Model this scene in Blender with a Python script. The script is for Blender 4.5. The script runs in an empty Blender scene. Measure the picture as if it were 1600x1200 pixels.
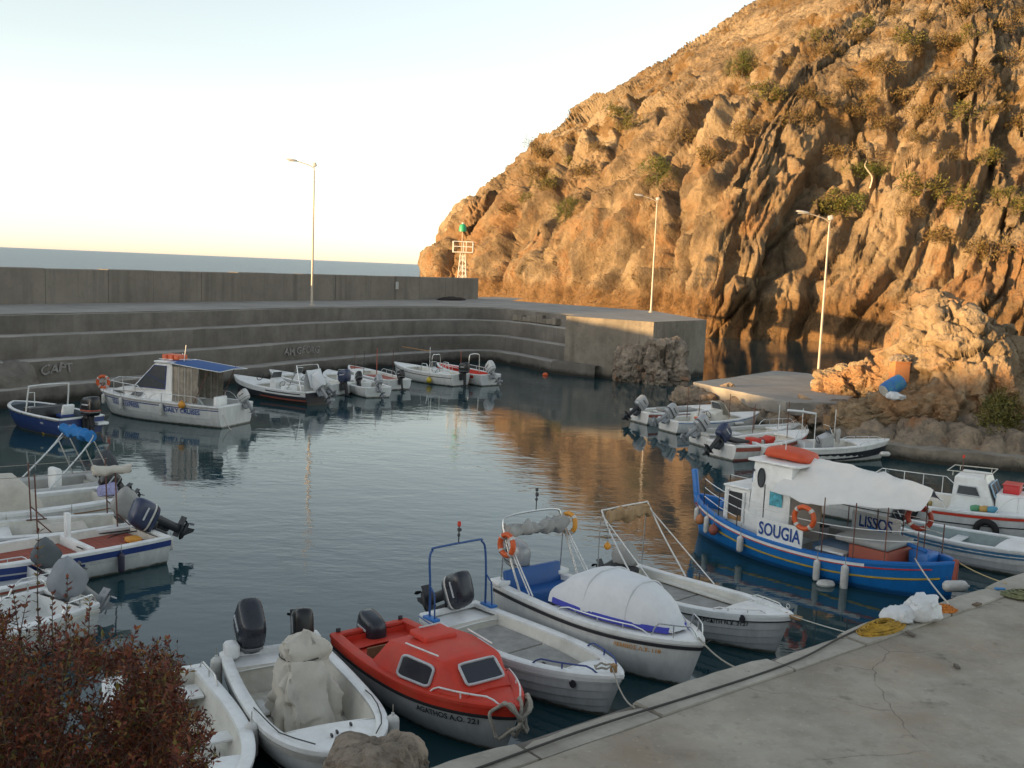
import bpy, bmesh, math, random
import numpy as np
from mathutils import Vector, Matrix
R = math.radians
PI = math.pi
random.seed(7)
SC = bpy.context.scene
COL = SC.collection

# ------------------------------------------------------------------ camera
CAM_H = 7.0                      # eye height above the water, metres
FOC = 1600.0                     # focal length in photograph pixels (1600 wide)
PITCH = math.atan(180.8 / FOC)
ROLL = R(2.38)
_f = Vector((0, math.cos(PITCH), -math.sin(PITCH)))
_u0 = Vector((0, math.sin(PITCH), math.cos(PITCH)))
_r0 = Vector((1, 0, 0))
_r = _r0 * math.cos(ROLL) + _u0 * math.sin(ROLL)
_u = -_r0 * math.sin(ROLL) + _u0 * math.cos(ROLL)
CPOS = Vector((0, 0, CAM_H))
cd = bpy.data.cameras.new('camera')
cam = bpy.data.objects.new('camera', cd)
COL.objects.link(cam)
cd.sensor_width = 36.0
cd.lens = 36.0 * FOC / 1600.0
cd.clip_start = 0.1
cd.clip_end = 60000
m = Matrix.Identity(4)
for i in range(3):
    m[i][0] = _r[i]; m[i][1] = _u[i]; m[i][2] = -_f[i]; m[i][3] = CPOS[i]
cam.matrix_world = m
SC.camera = cam

# ------------------------------------------------------------------ sky and sun
SUN_EL = R(3.1)
SUN_TRAVEL = R(30)               # light travels to +x, turned this far towards +y
sdir = Vector((-math.cos(SUN_TRAVEL) * math.cos(SUN_EL), -math.sin(SUN_TRAVEL) * math.cos(SUN_EL), math.sin(SUN_EL)))
W = bpy.data.worlds.new('World')
SC.world = W
W.use_nodes = True
wn, wl = W.node_tree.nodes, W.node_tree.links
wn.clear()
sky = wn.new('ShaderNodeTexSky')
sky.sky_type = 'NISHITA'
sky.sun_disc = False
sky.sun_elevation = SUN_EL
sky.sun_rotation = math.atan2(sdir.x, sdir.y)
sky.altitude = 0
sky.air_density = 0.85
sky.dust_density = 0.45
sky.ozone_density = 1.0
bg = wn.new('ShaderNodeBackground')
bg.inputs[1].default_value = 0.15
wo = wn.new('ShaderNodeOutputWorld')
hs = wn.new('ShaderNodeHueSaturation')
hs.inputs['Saturation'].default_value = 0.46
wl.new(sky.outputs[0], hs.inputs['Color'])
wl.new(hs.outputs[0], bg.inputs[0])
wl.new(bg.outputs[0], wo.inputs[0])
sl = bpy.data.lights.new('sun', 'SUN')
sl.energy = 2.9
sl.angle = R(0.6)
sl.color = (1.0, 0.63, 0.27)
so = bpy.data.objects.new('sun', sl)
COL.objects.link(so)
so.location = (-60, -20, 40)
so.rotation_euler = (-sdir).to_track_quat('-Z', 'Y').to_euler()
SC.view_settings.view_transform = 'Standard'
SC.view_settings.look = 'None'
SC.view_settings.exposure = 2.05
SC.view_settings.gamma = 1.0
SC.cycles.max_bounces = 6
SC.cycles.diffuse_bounces = 3
SC.cycles.glossy_bounces = 3
SC.cycles.caustics_reflective = False
SC.cycles.caustics_refractive = False

# ------------------------------------------------------------------ helpers
def G(x, y, z=0.0):
    """point of the place at height z seen at photograph pixel (x, y)"""
    d = _f + _r * ((x - 800) / FOC) - _u * ((y - 600) / FOC)
    return CPOS + d * ((z - CAM_H) / d.z)

def GD(x, y, dist):
    d = _f + _r * ((x - 800) / FOC) - _u * ((y - 600) / FOC)
    return CPOS + d * (dist / d.y)

def proj_np(V):
    V = V - np.array(CPOS)
    a = V @ np.array(_r); b = V @ np.array(_u); c = V @ np.array(_f)
    return 800 + FOC * a / c, 600 - FOC * b / c, c

def _hash(ix, iy, iz, seed):
    h = (ix.astype(np.int64) * 374761393 + iy.astype(np.int64) * 668265263 + iz.astype(np.int64) * 2147483629 + seed * 974634777) & 0xFFFFFFFF
    h = ((h ^ (h >> 13)) * 1274126177) & 0xFFFFFFFF
    h = ((h ^ (h >> 16)) * 2246822519) & 0xFFFFFFFF
    h = h ^ (h >> 15)
    return (h & 0xFFFFFF).astype(np.float64) / float(0xFFFFFF)

def vnoise(p, seed=0):
    i = np.floor(p); f = p - i
    u = f * f * f * (f * (f * 6 - 15) + 10)
    i = i.astype(np.int64)
    r = 0
    for dx in (0, 1):
        wx = u[:, 0] if dx else 1 - u[:, 0]
        for dy in (0, 1):
            wy = u[:, 1] if dy else 1 - u[:, 1]
            for dz in (0, 1):
                wz = u[:, 2] if dz else 1 - u[:, 2]
                r = r + wx * wy * wz * _hash(i[:, 0] + dx, i[:, 1] + dy, i[:, 2] + dz, seed)
    return r * 2 - 1

_ROT = np.array([[0.0, 0.8, 0.6], [-0.8, 0.36, -0.48], [-0.6, -0.48, 0.64]])

def fbm(p, octaves=4, seed=0, gain=0.5):
    a, s, r = 1.0, 0.0, 0
    q = p.copy()
    for o in range(octaves):
        r = r + a * vnoise(q, seed + o); s += a
        a *= gain; q = (q @ _ROT.T) * 2.03 + 7.3
    return r / s

def ridged(p, octaves=3, seed=0):
    a, s, r = 1.0, 0.0, 0
    q = p.copy()
    for o in range(octaves):
        r = r + a * (1 - np.abs(vnoise(q, seed + o)) * 2); s += a
        a *= 0.5; q = q * 2.07 + 3.1
    return r / s

def worley(p, seed=0, tilt=False):
    i = np.floor(p).astype(np.int64)
    f1 = np.full(len(p), 9.0); f2 = np.full(len(p), 9.0); cid = np.zeros(len(p)); tlt = np.zeros(len(p))
    for dx in (-1, 0, 1):
        for dy in (-1, 0, 1):
            for dz in (-1, 0, 1):
                cx, cy, cz = i[:, 0] + dx, i[:, 1] + dy, i[:, 2] + dz
                hx, hy, hz = _hash(cx, cy, cz, seed), _hash(cx, cy, cz, seed + 1), _hash(cx, cy, cz, seed + 2)
                d = np.sqrt((cx + hx - p[:, 0]) ** 2 + (cy + hy - p[:, 1]) ** 2 + (cz + hz - p[:, 2]) ** 2)
                n = d < f1
                f2 = np.where(n, f1, np.minimum(f2, d))
                cid = np.where(n, _hash(cx, cy, cz, seed + 3), cid)
                if tilt:
                    tv = (p[:, 0] - cx - hx) * (hy * 2 - 1) + (p[:, 1] - cy - hy) * (hz * 2 - 1) + (p[:, 2] - cz - hz) * (hx * 2 - 1)
                    tlt = np.where(n, tv, tlt)
                f1 = np.where(n, d, f1)
    return (f1, f2, cid, tlt) if tilt else (f1, f2, cid)

# ---- materials
_MC = {}
def N(nt, t, **kw):
    n = nt.nodes.new(t)
    for k, v in kw.items():
        if k.startswith('i_'):
            n.inputs[k[2:].replace('_', ' ')].default_value = v
        else:
            setattr(n, k, v)
    return n

def newmat(name):
    mt = bpy.data.materials.new(name)
    mt.use_nodes = True
    nt = mt.node_tree
    b = nt.nodes['Principled BSDF']
    return mt, nt, b

def ramp(nt, stops, interp='LINEAR'):
    r = nt.nodes.new('ShaderNodeValToRGB')
    r.color_ramp.interpolation = interp
    el = r.color_ramp.elements
    while len(el) < len(stops):
        el.new(0.5)
    for e, (p, c) in zip(el, stops):
        e.position = p
        e.color = (*c, 1) if len(c) == 3 else c
    return r

def paint(name, rgb, rough=0.45, metal=0.0, var=0.12, scale=6.0, bump=0.0, stain=None, stain_amt=0.35, bscale=40.0, spec=0.5):
    """painted, plastic or cloth surface with uneven tone and patches of grime"""
    if name in _MC:
        return _MC[name]
    mt, nt, b = newmat(name)
    L = nt.links
    tc = N(nt, 'ShaderNodeTexCoord')
    no = N(nt, 'ShaderNodeTexNoise', i_Scale=scale, i_Detail=6.0, i_Roughness=0.65)
    L.new(tc.outputs['Object'], no.inputs['Vector'])
    lo = tuple(c * (1 - var) for c in rgb); hi = tuple(min(1, c * (1 + var)) for c in rgb)
    rp = ramp(nt, [(0.3, lo), (0.7, hi)])
    L.new(no.outputs['Fac'], rp.inputs[0])
    out = rp.outputs[0]
    if stain:
        n2 = N(nt, 'ShaderNodeTexNoise', i_Scale=scale * 0.45, i_Detail=8.0, i_Roughness=0.75)
        L.new(tc.outputs['Object'], n2.inputs['Vector'])
        r2 = ramp(nt, [(0.48, (0, 0, 0)), (0.72, (stain_amt,) * 3)])
        L.new(n2.outputs['Fac'], r2.inputs[0])
        mx = N(nt, 'ShaderNodeMixRGB'); mx.inputs[2].default_value = (*stain, 1)
        L.new(r2.outputs[0], mx.inputs[0]); L.new(out, mx.inputs[1])
        out = mx.outputs[0]
    L.new(out, b.inputs['Base Color'])
    rr = N(nt, 'ShaderNodeMapRange'); rr.inputs[3].default_value = max(0.03, rough - 0.1); rr.inputs[4].default_value = min(1, rough + 0.12)
    L.new(no.outputs['Fac'], rr.inputs[0]); L.new(rr.outputs[0], b.inputs['Roughness'])
    b.inputs['Metallic'].default_value = metal
    b.inputs['Specular IOR Level'].default_value = spec
    if bump:
        nb = N(nt, 'ShaderNodeTexNoise', i_Scale=bscale, i_Detail=5.0)
        L.new(tc.outputs['Object'], nb.inputs['Vector'])
        bp = N(nt, 'ShaderNodeBump', i_Strength=bump, i_Distance=0.02)
        L.new(nb.outputs['Fac'], bp.inputs['Height']); L.new(bp.outputs[0], b.inputs['Normal'])
    _MC[name] = mt
    return mt

def hullpaint(name, rgb, foul=(0.10, 0.10, 0.075), line=0.05, rough=0.35):
    """topside paint, weed and scum along the waterline, faint runs of grime"""
    if name in _MC:
        return _MC[name]
    mt, nt, b = newmat(name)
    L = nt.links
    tc = N(nt, 'ShaderNodeTexCoord')
    sx = N(nt, 'ShaderNodeSeparateXYZ'); L.new(tc.outputs['Object'], sx.inputs[0])
    no = N(nt, 'ShaderNodeTexNoise', i_Scale=5.0, i_Detail=7.0, i_Roughness=0.7)
    mp = N(nt, 'ShaderNodeMapping'); mp.inputs['Scale'].default_value = (1, 1, 0.25)
    L.new(tc.outputs['Object'], mp.inputs[0]); L.new(mp.outputs[0], no.inputs['Vector'])
    rp = ramp(nt, [(0.35, tuple(c * 0.84 for c in rgb)), (0.65, tuple(min(1, c * 1.05) for c in rgb))])
    L.new(no.outputs['Fac'], rp.inputs[0])
    ad = N(nt, 'ShaderNodeMath', operation='MULTIPLY_ADD'); ad.inputs[1].default_value = -0.14
    L.new(no.outputs['Fac'], ad.inputs[0]); L.new(sx.outputs['Z'], ad.inputs[2])
    mr = N(nt, 'ShaderNodeMapRange'); mr.inputs[1].default_value = line - 0.07 - 0.015; mr.inputs[2].default_value = line - 0.07 + 0.03
    mr.inputs[3].default_value = 1; mr.inputs[4].default_value = 0
    L.new(ad.outputs[0], mr.inputs[0])
    mx = N(nt, 'ShaderNodeMixRGB'); mx.inputs[2].default_value = (*foul, 1)
    L.new(mr.outputs[0], mx.inputs[0]); L.new(rp.outputs[0], mx.inputs[1])
    L.new(mx.outputs[0], b.inputs['Base Color'])
    b.inputs['Roughness'].default_value = rough
    _MC[name] = mt
    return mt

def rockmat(name, kind):
    mt, nt, b = newmat(name)
    L = nt.links
    tc = N(nt, 'ShaderNodeTexCoord')
    gm = N(nt, 'ShaderNodeNewGeometry')
    pos = gm.outputs['Position']
    def noise(sc, det=6, rough=0.6, vec=None):
        n = N(nt, 'ShaderNodeTexNoise', i_Scale=sc, i_Detail=float(min(det, 5)), i_Roughness=rough)
        L.new(vec or pos, n.inputs['Vector']); return n.outputs['Fac']
    def mix(f, a, c2, mode='MIX'):
        x = N(nt, 'ShaderNodeMixRGB', blend_type=mode)
        if isinstance(f, float): x.inputs[0].default_value = f
        else: L.new(f, x.inputs[0])
        for k, v in ((1, a), (2, c2)):
            if isinstance(v, tuple): x.inputs[k].default_value = (*v, 1)
            else: L.new(v, x.inputs[k])
        return x.outputs[0]
    def fac(src, lo, hi):
        r = N(nt, 'ShaderNodeMapRange'); r.inputs[1].default_value = lo; r.inputs[2].default_value = hi
        r.interpolation_type = 'SMOOTHSTEP'
        L.new(src, r.inputs[0]); return r.outputs[0]
    sx = N(nt, 'ShaderNodeSeparateXYZ'); L.new(pos, sx.inputs[0])
    z = sx.outputs['Z']
    if kind == 'hill':
        big = noise(0.05, 7, 0.62); med = noise(0.28, 8, 0.68); fin = noise(1.7, 8, 0.72)
        c = mix(fac(med, 0.36, 0.64), (0.15, 0.11, 0.07), (0.32, 0.23, 0.135))
        c = mix(fac(big, 0.5, 0.62), c, (0.36, 0.275, 0.175))
        # weathering streaks running down the face
        mp = N(nt, 'ShaderNodeMapping'); mp.inputs['Scale'].default_value = (0.9, 0.9, 0.09); mp.inputs['Rotation'].default_value = (0.0, R(16), 0.0)
        L.new(pos, mp.inputs[0])
        st = N(nt, 'ShaderNodeMath', operation='MULTIPLY'); st.inputs[1].default_value = 0.6
        L.new(fac(noise(1.0, 5, 0.65, mp.outputs[0]), 0.52, 0.7), st.inputs[0])
        c = mix(st.outputs[0], c, (0.11, 0.085, 0.06))
        # rust coloured staining on the lower face
        om = N(nt, 'ShaderNodeMath', operation='MULTIPLY')
        L.new(fac(noise(0.12, 6, 0.7), 0.46, 0.62), om.inputs[0])
        L.new(fac(z, 34.0, 6.0), om.inputs[1])
        c = mix(om.outputs[0], c, (0.29, 0.165, 0.08))
        # red earth and dry grass higher up
        sm = N(nt, 'ShaderNodeMath', operation='MULTIPLY')
        L.new(fac(noise(0.17, 7, 0.7), 0.5, 0.6), sm.inputs[0]); L.new(fac(z, 14.0, 34.0), sm.inputs[1])
        c = mix(sm.outputs[0], c, (0.20, 0.12, 0.05))
        # dark old shoreline band above the water
        zb = N(nt, 'ShaderNodeMath', operation='MULTIPLY_ADD'); zb.inputs[1].default_value = 5.0
        L.new(med, zb.inputs[0]); L.new(z, zb.inputs[2])
        bm = N(nt, 'ShaderNodeMath', operation='MULTIPLY'); bm.inputs[1].default_value = 0.9
        L.new(fac(zb.outputs[0], 8.6, 6.6), bm.inputs[0])
        c = mix(bm.outputs[0], c, mix(fac(fin, 0.4, 0.6), (0.13, 0.08, 0.04), (0.22, 0.125, 0.055)))
        c = mix(fac(fin, 0.56, 0.72), c, mix(0.5, c, (0.12, 0.09, 0.065)))
        bs, bd = 1.6, 0.8
    elif kind == 'outcrop':
        med = noise(0.55, 8, 0.68); fin = noise(3.2, 8, 0.72)
        c = mix(fac(med, 0.4, 0.62), (0.22, 0.16, 0.098), (0.345, 0.26, 0.165))
        c = mix(fac(noise(0.3, 5), 0.52, 0.66), c, (0.34, 0.20, 0.105))
        c = mix(fac(fin, 0.55, 0.7), c, mix(0.6, c, (0.16, 0.115, 0.075)))
        bs, bd = 3.0, 0.25
    elif kind == 'shore':
        med = noise(0.8, 8, 0.68); fin = noise(4.0, 8, 0.72)
        c = mix(fac(med, 0.4, 0.62), (0.19, 0.155, 0.12), (0.33, 0.255, 0.18))
        c = mix(fac(noise(0.45, 5), 0.54, 0.66), c, (0.29, 0.15, 0.075))
        c = mix(fac(fin, 0.56, 0.7), c, mix(0.6, c, (0.09, 0.075, 0.06)))
        zb = N(nt, 'ShaderNodeMath', operation='MULTIPLY_ADD'); zb.inputs[1].default_value = 0.5
        L.new(med, zb.inputs[0]); L.new(z, zb.inputs[2])
        c = mix(fac(zb.outputs[0], 0.62, 0.42), c, (0.05, 0.045, 0.032))
        bs, bd = 3.5, 0.2
    else:   # grey boulder
        med = noise(1.3, 8, 0.68); fin = noise(7.0, 8, 0.72)
        c = mix(fac(med, 0.4, 0.62), (0.20, 0.165, 0.13), (0.34, 0.28, 0.22))
        c = mix(fac(noise(0.9, 5), 0.56, 0.68), c, (0.27, 0.15, 0.085))
        c = mix(fac(fin, 0.55, 0.7), c, mix(0.6, c, (0.08, 0.07, 0.06)))
        bs, bd = 6.0, 0.1
    L.new(c, b.inputs['Base Color'])
    b.inputs['Roughness'].default_value = 0.92
    b.inputs['Specular IOR Level'].default_value = 0.2
    n1 = noise(bs, 10, 0.75)
    bp = N(nt, 'ShaderNodeBump', i_Strength=0.9, i_Distance=bd)
    L.new(n1, bp.inputs['Height'])
    vo = N(nt, 'ShaderNodeTexVoronoi', feature='DISTANCE_TO_EDGE', i_Scale=bs * 0.8)
    wp = N(nt, 'ShaderNodeMixRGB', blend_type='ADD'); wp.inputs[0].default_value = 0.6
    L.new(pos, wp.inputs[1]); L.new(N(nt, 'ShaderNodeTexNoise', i_Scale=bs * 0.5).outputs['Color'], wp.inputs[2])
    L.new(wp.outputs[0], vo.inputs['Vector'])
    vr = N(nt, 'ShaderNodeMapRange'); vr.inputs[2].default_value = 0.12
    L.new(vo.outputs['Distance'], vr.inputs[0])
    b2 = N(nt, 'ShaderNodeBump', i_Strength=0.2, i_Distance=bd * 0.7)
    L.new(vr.outputs[0], b2.inputs['Height']); L.new(bp.outputs[0], b2.inputs['Normal'])
    L.new(b2.outputs[0], b.inputs['Normal'])
    return mt

def concrete(name, lo, hi, stain=(0.10, 0.09, 0.075), sc=0.6, streak=True, damp=True, rough=0.9, warm=None, cracks=False):
    mt, nt, b = newmat(name)
    L = nt.links
    gm = N(nt, 'ShaderNodeNewGeometry'); pos = gm.outputs['Position']
    def noise(s, det=7, rg=0.65, vs=None):
        n = N(nt, 'ShaderNodeTexNoise', i_Scale=s, i_Detail=float(min(det, 5)), i_Roughness=rg)
        if vs:
            mp = N(nt, 'ShaderNodeMapping'); mp.inputs['Scale'].default_value = vs
            L.new(pos, mp.inputs[0]); L.new(mp.outputs[0], n.inputs['Vector'])
        else:
            L.new(pos, n.inputs['Vector'])
        return n.outputs['Fac']
    def fac(src, a, c):
        r = N(nt, 'ShaderNodeMapRange'); r.inputs[1].default_value = a; r.inputs[2].default_value = c
        L.new(src, r.inputs[0]); return r.outputs[0]
    def mix(f, a, c):
        x = N(nt, 'ShaderNodeMixRGB')
        if isinstance(f, float): x.inputs[0].default_value = f
        else: L.new(f, x.inputs[0])
        for k, v in ((1, a), (2, c)):
            if isinstance(v, tuple): x.inputs[k].default_value = (*v, 1)
            else: L.new(v, x.inputs[k])
        return x.outputs[0]
    def mul(a, k):
        x = N(nt, 'ShaderNodeMath', operation='MULTIPLY'); L.new(a, x.inputs[0])
        if isinstance(k, float): x.inputs[1].default_value = k
        else: L.new(k, x.inputs[1])
        return x.outputs[0]
    c = mix(fac(noise(sc), 0.34, 0.66), lo, hi)
    if warm:
        c = mix(mul(fac(noise(sc * 0.8, 6), 0.5, 0.68), 0.6), c, warm)
    c = mix(mul(fac(noise(sc * 5, 9, 0.75), 0.5, 0.75), 0.5), c, tuple(v * 0.7 for v in lo))
    if streak:
        c = mix(mul(fac(noise(1.0, 6, 0.6, (1.3, 1.3, 0.08)), 0.5, 0.72), 0.65), c, stain)
    if damp:
        sx = N(nt, 'ShaderNodeSeparateXYZ'); L.new(pos, sx.inputs[0])
        ma = N(nt, 'ShaderNodeMath', operation='MULTIPLY_ADD'); ma.inputs[1].default_value = 0.7
        L.new(noise(0.7), ma.inputs[0]); L.new(sx.outputs['Z'], ma.inputs[2])
        c = mix(fac(ma.outputs[0], 0.75, 0.5), c, (0.035, 0.033, 0.027))
    if cracks:
        wp = N(nt, 'ShaderNodeMixRGB', blend_type='ADD'); wp.inputs[0].default_value = 0.5
        wn_ = N(nt, 'ShaderNodeTexNoise', i_Scale=1.2, i_Detail=4.0); L.new(pos, wn_.inputs['Vector'])
        L.new(pos, wp.inputs[1]); L.new(wn_.outputs['Color'], wp.inputs[2])
        vo = N(nt, 'ShaderNodeTexVoronoi', feature='DISTANCE_TO_EDGE', i_Scale=0.33); L.new(wp.outputs[0], vo.inputs['Vector'])
        ck = mul(fac(vo.outputs['Distance'], 0.005, 0.001), fac(noise(0.5), 0.46, 0.56))
        c = mix(mul(ck, 0.5), c, (0.05, 0.045, 0.04))
        c = mix(mul(fac(noise(14, 3, 0.8), 0.62, 0.72), 0.5), c, tuple(v * 1.35 for v in hi))
        c = mix(mul(fac(noise(1.7, 5, 0.7), 0.6, 0.7), 0.55), c, (0.10, 0.09, 0.075))
    L.new(c, b.inputs['Base Color'])
    b.inputs['Roughness'].default_value = rough
    b.inputs['Specular IOR Level'].default_value = 0.25
    bp = N(nt, 'ShaderNodeBump', i_Strength=0.5, i_Distance=0.03)
    L.new(noise(sc * 9, 9, 0.7), bp.inputs['Height'])
    L.new(bp.outputs[0], b.inputs['Normal'])
    return mt

# ---- meshes
def clean_smooth(me, ang=38):
    me.shade_smooth()
    try:
        me.set_sharp_from_angle(angle=R(ang))
    except Exception:
        pass

def mobj(name, verts, faces, mat, parent=None, smooth=None, loc=None):
    me = bpy.data.meshes.new(name)
    me.from_pydata([tuple(v) for v in verts], [], faces)
    me.validate()
    me.update()
    if smooth is not None:
        clean_smooth(me, smooth)
    if mat:
        me.materials.append(mat)
    o = bpy.data.objects.new(name, me)
    COL.objects.link(o)
    if parent:
        o.parent = parent
    if loc is not None:
        o.location = loc
    return o

def gridobj(name, V, nu, nv, mat, parent=None, smooth=True):
    """V: (nu*nv, 3) array -> quad sheet"""
    me = bpy.data.meshes.new(name)
    idx = np.arange(nu * nv).reshape(nu, nv)
    q = np.stack([idx[:-1, :-1], idx[1:, :-1], idx[1:, 1:], idx[:-1, 1:]], -1).reshape(-1, 4)
    me.vertices.add(nu * nv); me.vertices.foreach_set('co', V.astype(np.float32).ravel())
    me.loops.add(len(q) * 4); me.loops.foreach_set('vertex_index', q.astype(np.int32).ravel())
    me.polygons.add(len(q)); me.polygons.foreach_set('loop_start', np.arange(0, len(q) * 4, 4, dtype=np.int32))
    me.update(calc_edges=True)
    me.validate()
    if smooth:
        me.shade_smooth()
    me.materials.append(mat)
    o = bpy.data.objects.new(name, me)
    COL.objects.link(o)
    if parent: o.parent = parent
    return o

class MB:
    def __init__(s):
        s.v = []; s.f = []
    def add(s, v, f):
        n = len(s.v)
        s.v += [Vector(p) for p in v]
        s.f += [[i + n for i in q] for q in f]
        return s
    def box(s, c, d, M=None, taper=1.0):
        x, y, z = d[0] / 2, d[1] / 2, d[2] / 2
        P = []
        for sz in (-1, 1):
            t = taper if sz > 0 else 1
            for sx, sy in ((-1, -1), (1, -1), (1, 1), (-1, 1)):
                P.append(Vector((sx * x * t, sy * y * t, sz * z)))
        if M: P = [M @ p for p in P]
        P = [p + Vector(c) for p in P]
        return s.add(P, [(3, 2, 1, 0), (4, 5, 6, 7), (0, 1, 5, 4), (1, 2, 6, 5), (2, 3, 7, 6), (3, 0, 4, 7)])
    def rbox(s, c, d, r=0.03, M=None, n=3):
        """box with rounded vertical edges and softened top and bottom rims"""
        x, y, z = d[0] / 2, d[1] / 2, d[2] / 2
        r = min(r, x * 0.95, y * 0.95, z * 0.95)
        rings = []
        for (zz, ins) in ((-z, r * 0.6), (-z + r * 0.5, 0.0), (z - r * 0.5, 0.0), (z - r * 0.12, r * 0.3), (z, r * 0.8)):
            ring = []
            for cx, cy, a0 in ((x - r, y - r, 0), (-x + r, y - r, 90), (-x + r, -y + r, 180), (x - r, -y + r, 270)):
                for k in range(n + 1):
                    a = R(a0 + 90 * k / n)
                    ring.append(Vector((cx + (r - ins) * math.cos(a), cy + (r - ins) * math.sin(a), zz)))
            rings.append(ring)
        return s.loft(rings, M=M, c=c)
    def loft(s, rings, caps=True, M=None, c=None, closed=True):
        k = len(rings[0]); V = []
        for rg in rings:
            for p in rg:
                p = Vector(p)
                if M: p = M @ p
                if c is not None: p = p + Vector(c)
                V.append(p)
        F = []
        for a in range(len(rings) - 1):
            for b in range(k if closed else k - 1):
                b2 = (b + 1) % k
                F.append((a * k + b, a * k + b2, (a + 1) * k + b2, (a + 1) * k + b))
        if caps and closed:
            F.append(tuple(reversed(range(k)))); F.append(tuple(range((len(rings) - 1) * k, len(rings) * k)))
        return s.add(V, F)
    def tube(s, pts, r, n=7, closed=False, r2=None):
        pts = [Vector(p) for p in pts]
        m = len(pts)
        rings = []
        up = Vector((0, 0, 1))
        prev = None
        for i, p in enumerate(pts):
            if closed:
                t = pts[(i + 1) % m] - pts[i - 1]
            else:
                t = pts[min(i + 1, m - 1)] - pts[max(i - 1, 0)]
            if t.length < 1e-9: t = Vector((0, 0, 1))
            t.normalize()
            if prev is None:
                a = up if abs(t.z) < 0.9 else Vector((1, 0, 0))
                e = t.cross(a).normalized()
            else:
                e = (prev - t * prev.dot(t))
                if e.length < 1e-6: e = t.orthogonal()
                e.normalize()
            prev = e
            w = t.cross(e)
            rr = r if r2 is None else r + (r2 - r) * i / max(1, m - 1)
            rings.append([p + (e * math.cos(2 * PI * k / n) + w * math.sin(2 * PI * k / n)) * rr for k in range(n)])
        if closed:
            rings.append(rings[0])
            return s.loft(rings, caps=False)
        return s.loft(rings)
    def lathe(s, prof, n=16, M=None, c=None):
        rings = [[Vector((r * math.cos(2 * PI * k / n), r * math.sin(2 * PI * k / n), z)) for k in range(n)] for r, z in prof]
        return s.loft(rings, M=M, c=c)
    def torus(s, c, R1, r, M=None, n=24, k=8):
        rings = []
        for i in range(n + 1):
            a = 2 * PI * i / n
            d = Vector((math.cos(a), math.sin(a), 0))
            rings.append([d * (R1 + r * math.cos(2 * PI * j / k)) + Vector((0, 0, r * math.sin(2 * PI * j / k))) for j in range(k)])
        return s.loft(rings, caps=False, M=M, c=c)
    def xf(s, M):
        s.v = [M @ v for v in s.v]; return s
    def build(s, name, mat, parent=None, smooth=38, loc=None):
        return mobj(name, s.v, s.f, mat, parent, smooth, loc)

def tag(o, label=None, cat=None, group=None, kind=None):
    if label: o['label'] = label
    if cat: o['category'] = cat
    if group: o['group'] = group
    if kind: o['kind'] = kind
    return o

def thing(name, label, cat, loc=(0, 0, 0), rz=0.0, group=None):
    o = bpy.data.objects.new(name, None)
    o.empty_display_size = 0.3
    COL.objects.link(o)
    o.location = loc
    o.rotation_euler = (0, 0, rz)
    return tag(o, label, cat, group)

def copy_tree(o, parent=None):
    c = o.copy()
    COL.objects.link(c)
    if parent:
        c.parent = parent
    for ch in list(o.children):
        copy_tree(ch, c)
    return c

def spline(pts, n):
    """Catmull-Rom through pts, n points per span"""
    P = [Vector(p) for p in pts]
    P = [P[0] * 2 - P[1]] + P + [P[-1] * 2 - P[-2]]
    out = []
    for i in range(1, len(P) - 2):
        a, b, c, d = P[i - 1:i + 3]
        for k in range(n):
            t = k / n
            out.append(0.5 * (2 * b + (c - a) * t + (2 * a - 5 * b + 4 * c - d) * t * t + (-a + 3 * b - 3 * c + d) * t ** 3))
    out.append(P[-2])
    return out

def sag(a, b, s, n=10):
    a, b = Vector(a), Vector(b)
    return [a.lerp(b, k / n) - Vector((0, 0, s * 4 * (k / n) * (1 - k / n))) for k in range(n + 1)]

TEXTS = ['CAPT', 'AM GEORG', 'HONDA', 'AGATHOS A.O. 221', 'ΛΕΜΒΟΣ Λ.Χ. 118', 'ΑΦΡΟΔΙΤΗ Ν.Χ. 2121', 'SOUGIA', 'LISSOS', '460', 'SOUGIA EXPRESS', 'DAILY CRUISES', 'ΠΑΝΑΓΙΑ']
TXM = {}
_tmp = []
for _t in TEXTS:
    cu = bpy.data.curves.new('lettering', 'FONT')
    cu.body = _t; cu.size = 1.0; cu.resolution_u = 3; cu.offset = 0.022
    cu.align_x = 'CENTER'; cu.align_y = 'CENTER'
    ob = bpy.data.objects.new('lettering', cu)
    COL.objects.link(ob); _tmp.append((_t, ob))
_dg = bpy.context.evaluated_depsgraph_get()
for _t, ob in _tmp:
    me = ob.evaluated_get(_dg).to_mesh()
    TXM[_t] = ([v.co.copy() for v in me.vertices], [list(p.vertices) for p in me.polygons])
    ob.evaluated_get(_dg).to_mesh_clear()
for _t, ob in _tmp:
    COL.objects.unlink(ob)

def crease(V, amp, sc, seed):
    A = np.array([list(v) for v in V])
    A += amp * np.stack([ridged(A / sc, 2, seed + k) - .4 for k in (0, 5, 9)], 1)
    return [Vector(a) for a in A]

def facet(V, amp, sc, seed, c=(0, 0, 0)):
    """flat creased panels, as in folded cloth"""
    A = np.array([list(v) for v in V])
    n = A - np.array(c); n[:, 2] *= 0.4; n /= np.linalg.norm(n, axis=1)[:, None] + 1e-6
    f1, f2, ci, ti = worley((A + 0.15 * sc * np.stack([fbm(A / sc, 2, seed + k) for k in (1, 2, 3)], 1)) / sc, seed, True)
    A += n * (amp * (ti * 1.3 + 0.3 * (ci - 0.5)))[:, None]
    return [Vector(a) for a in A]

def text_on(txt, size, fn, mat, parent, name='lettering', bold=0.0, sx=1.0):
    """letters laid on a surface: fn(u, v) -> local point"""
    V, F = TXM[txt]
    return mobj(name, [fn(v.x * size * sx, v.y * size) for v in V], F, mat, parent)

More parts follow.
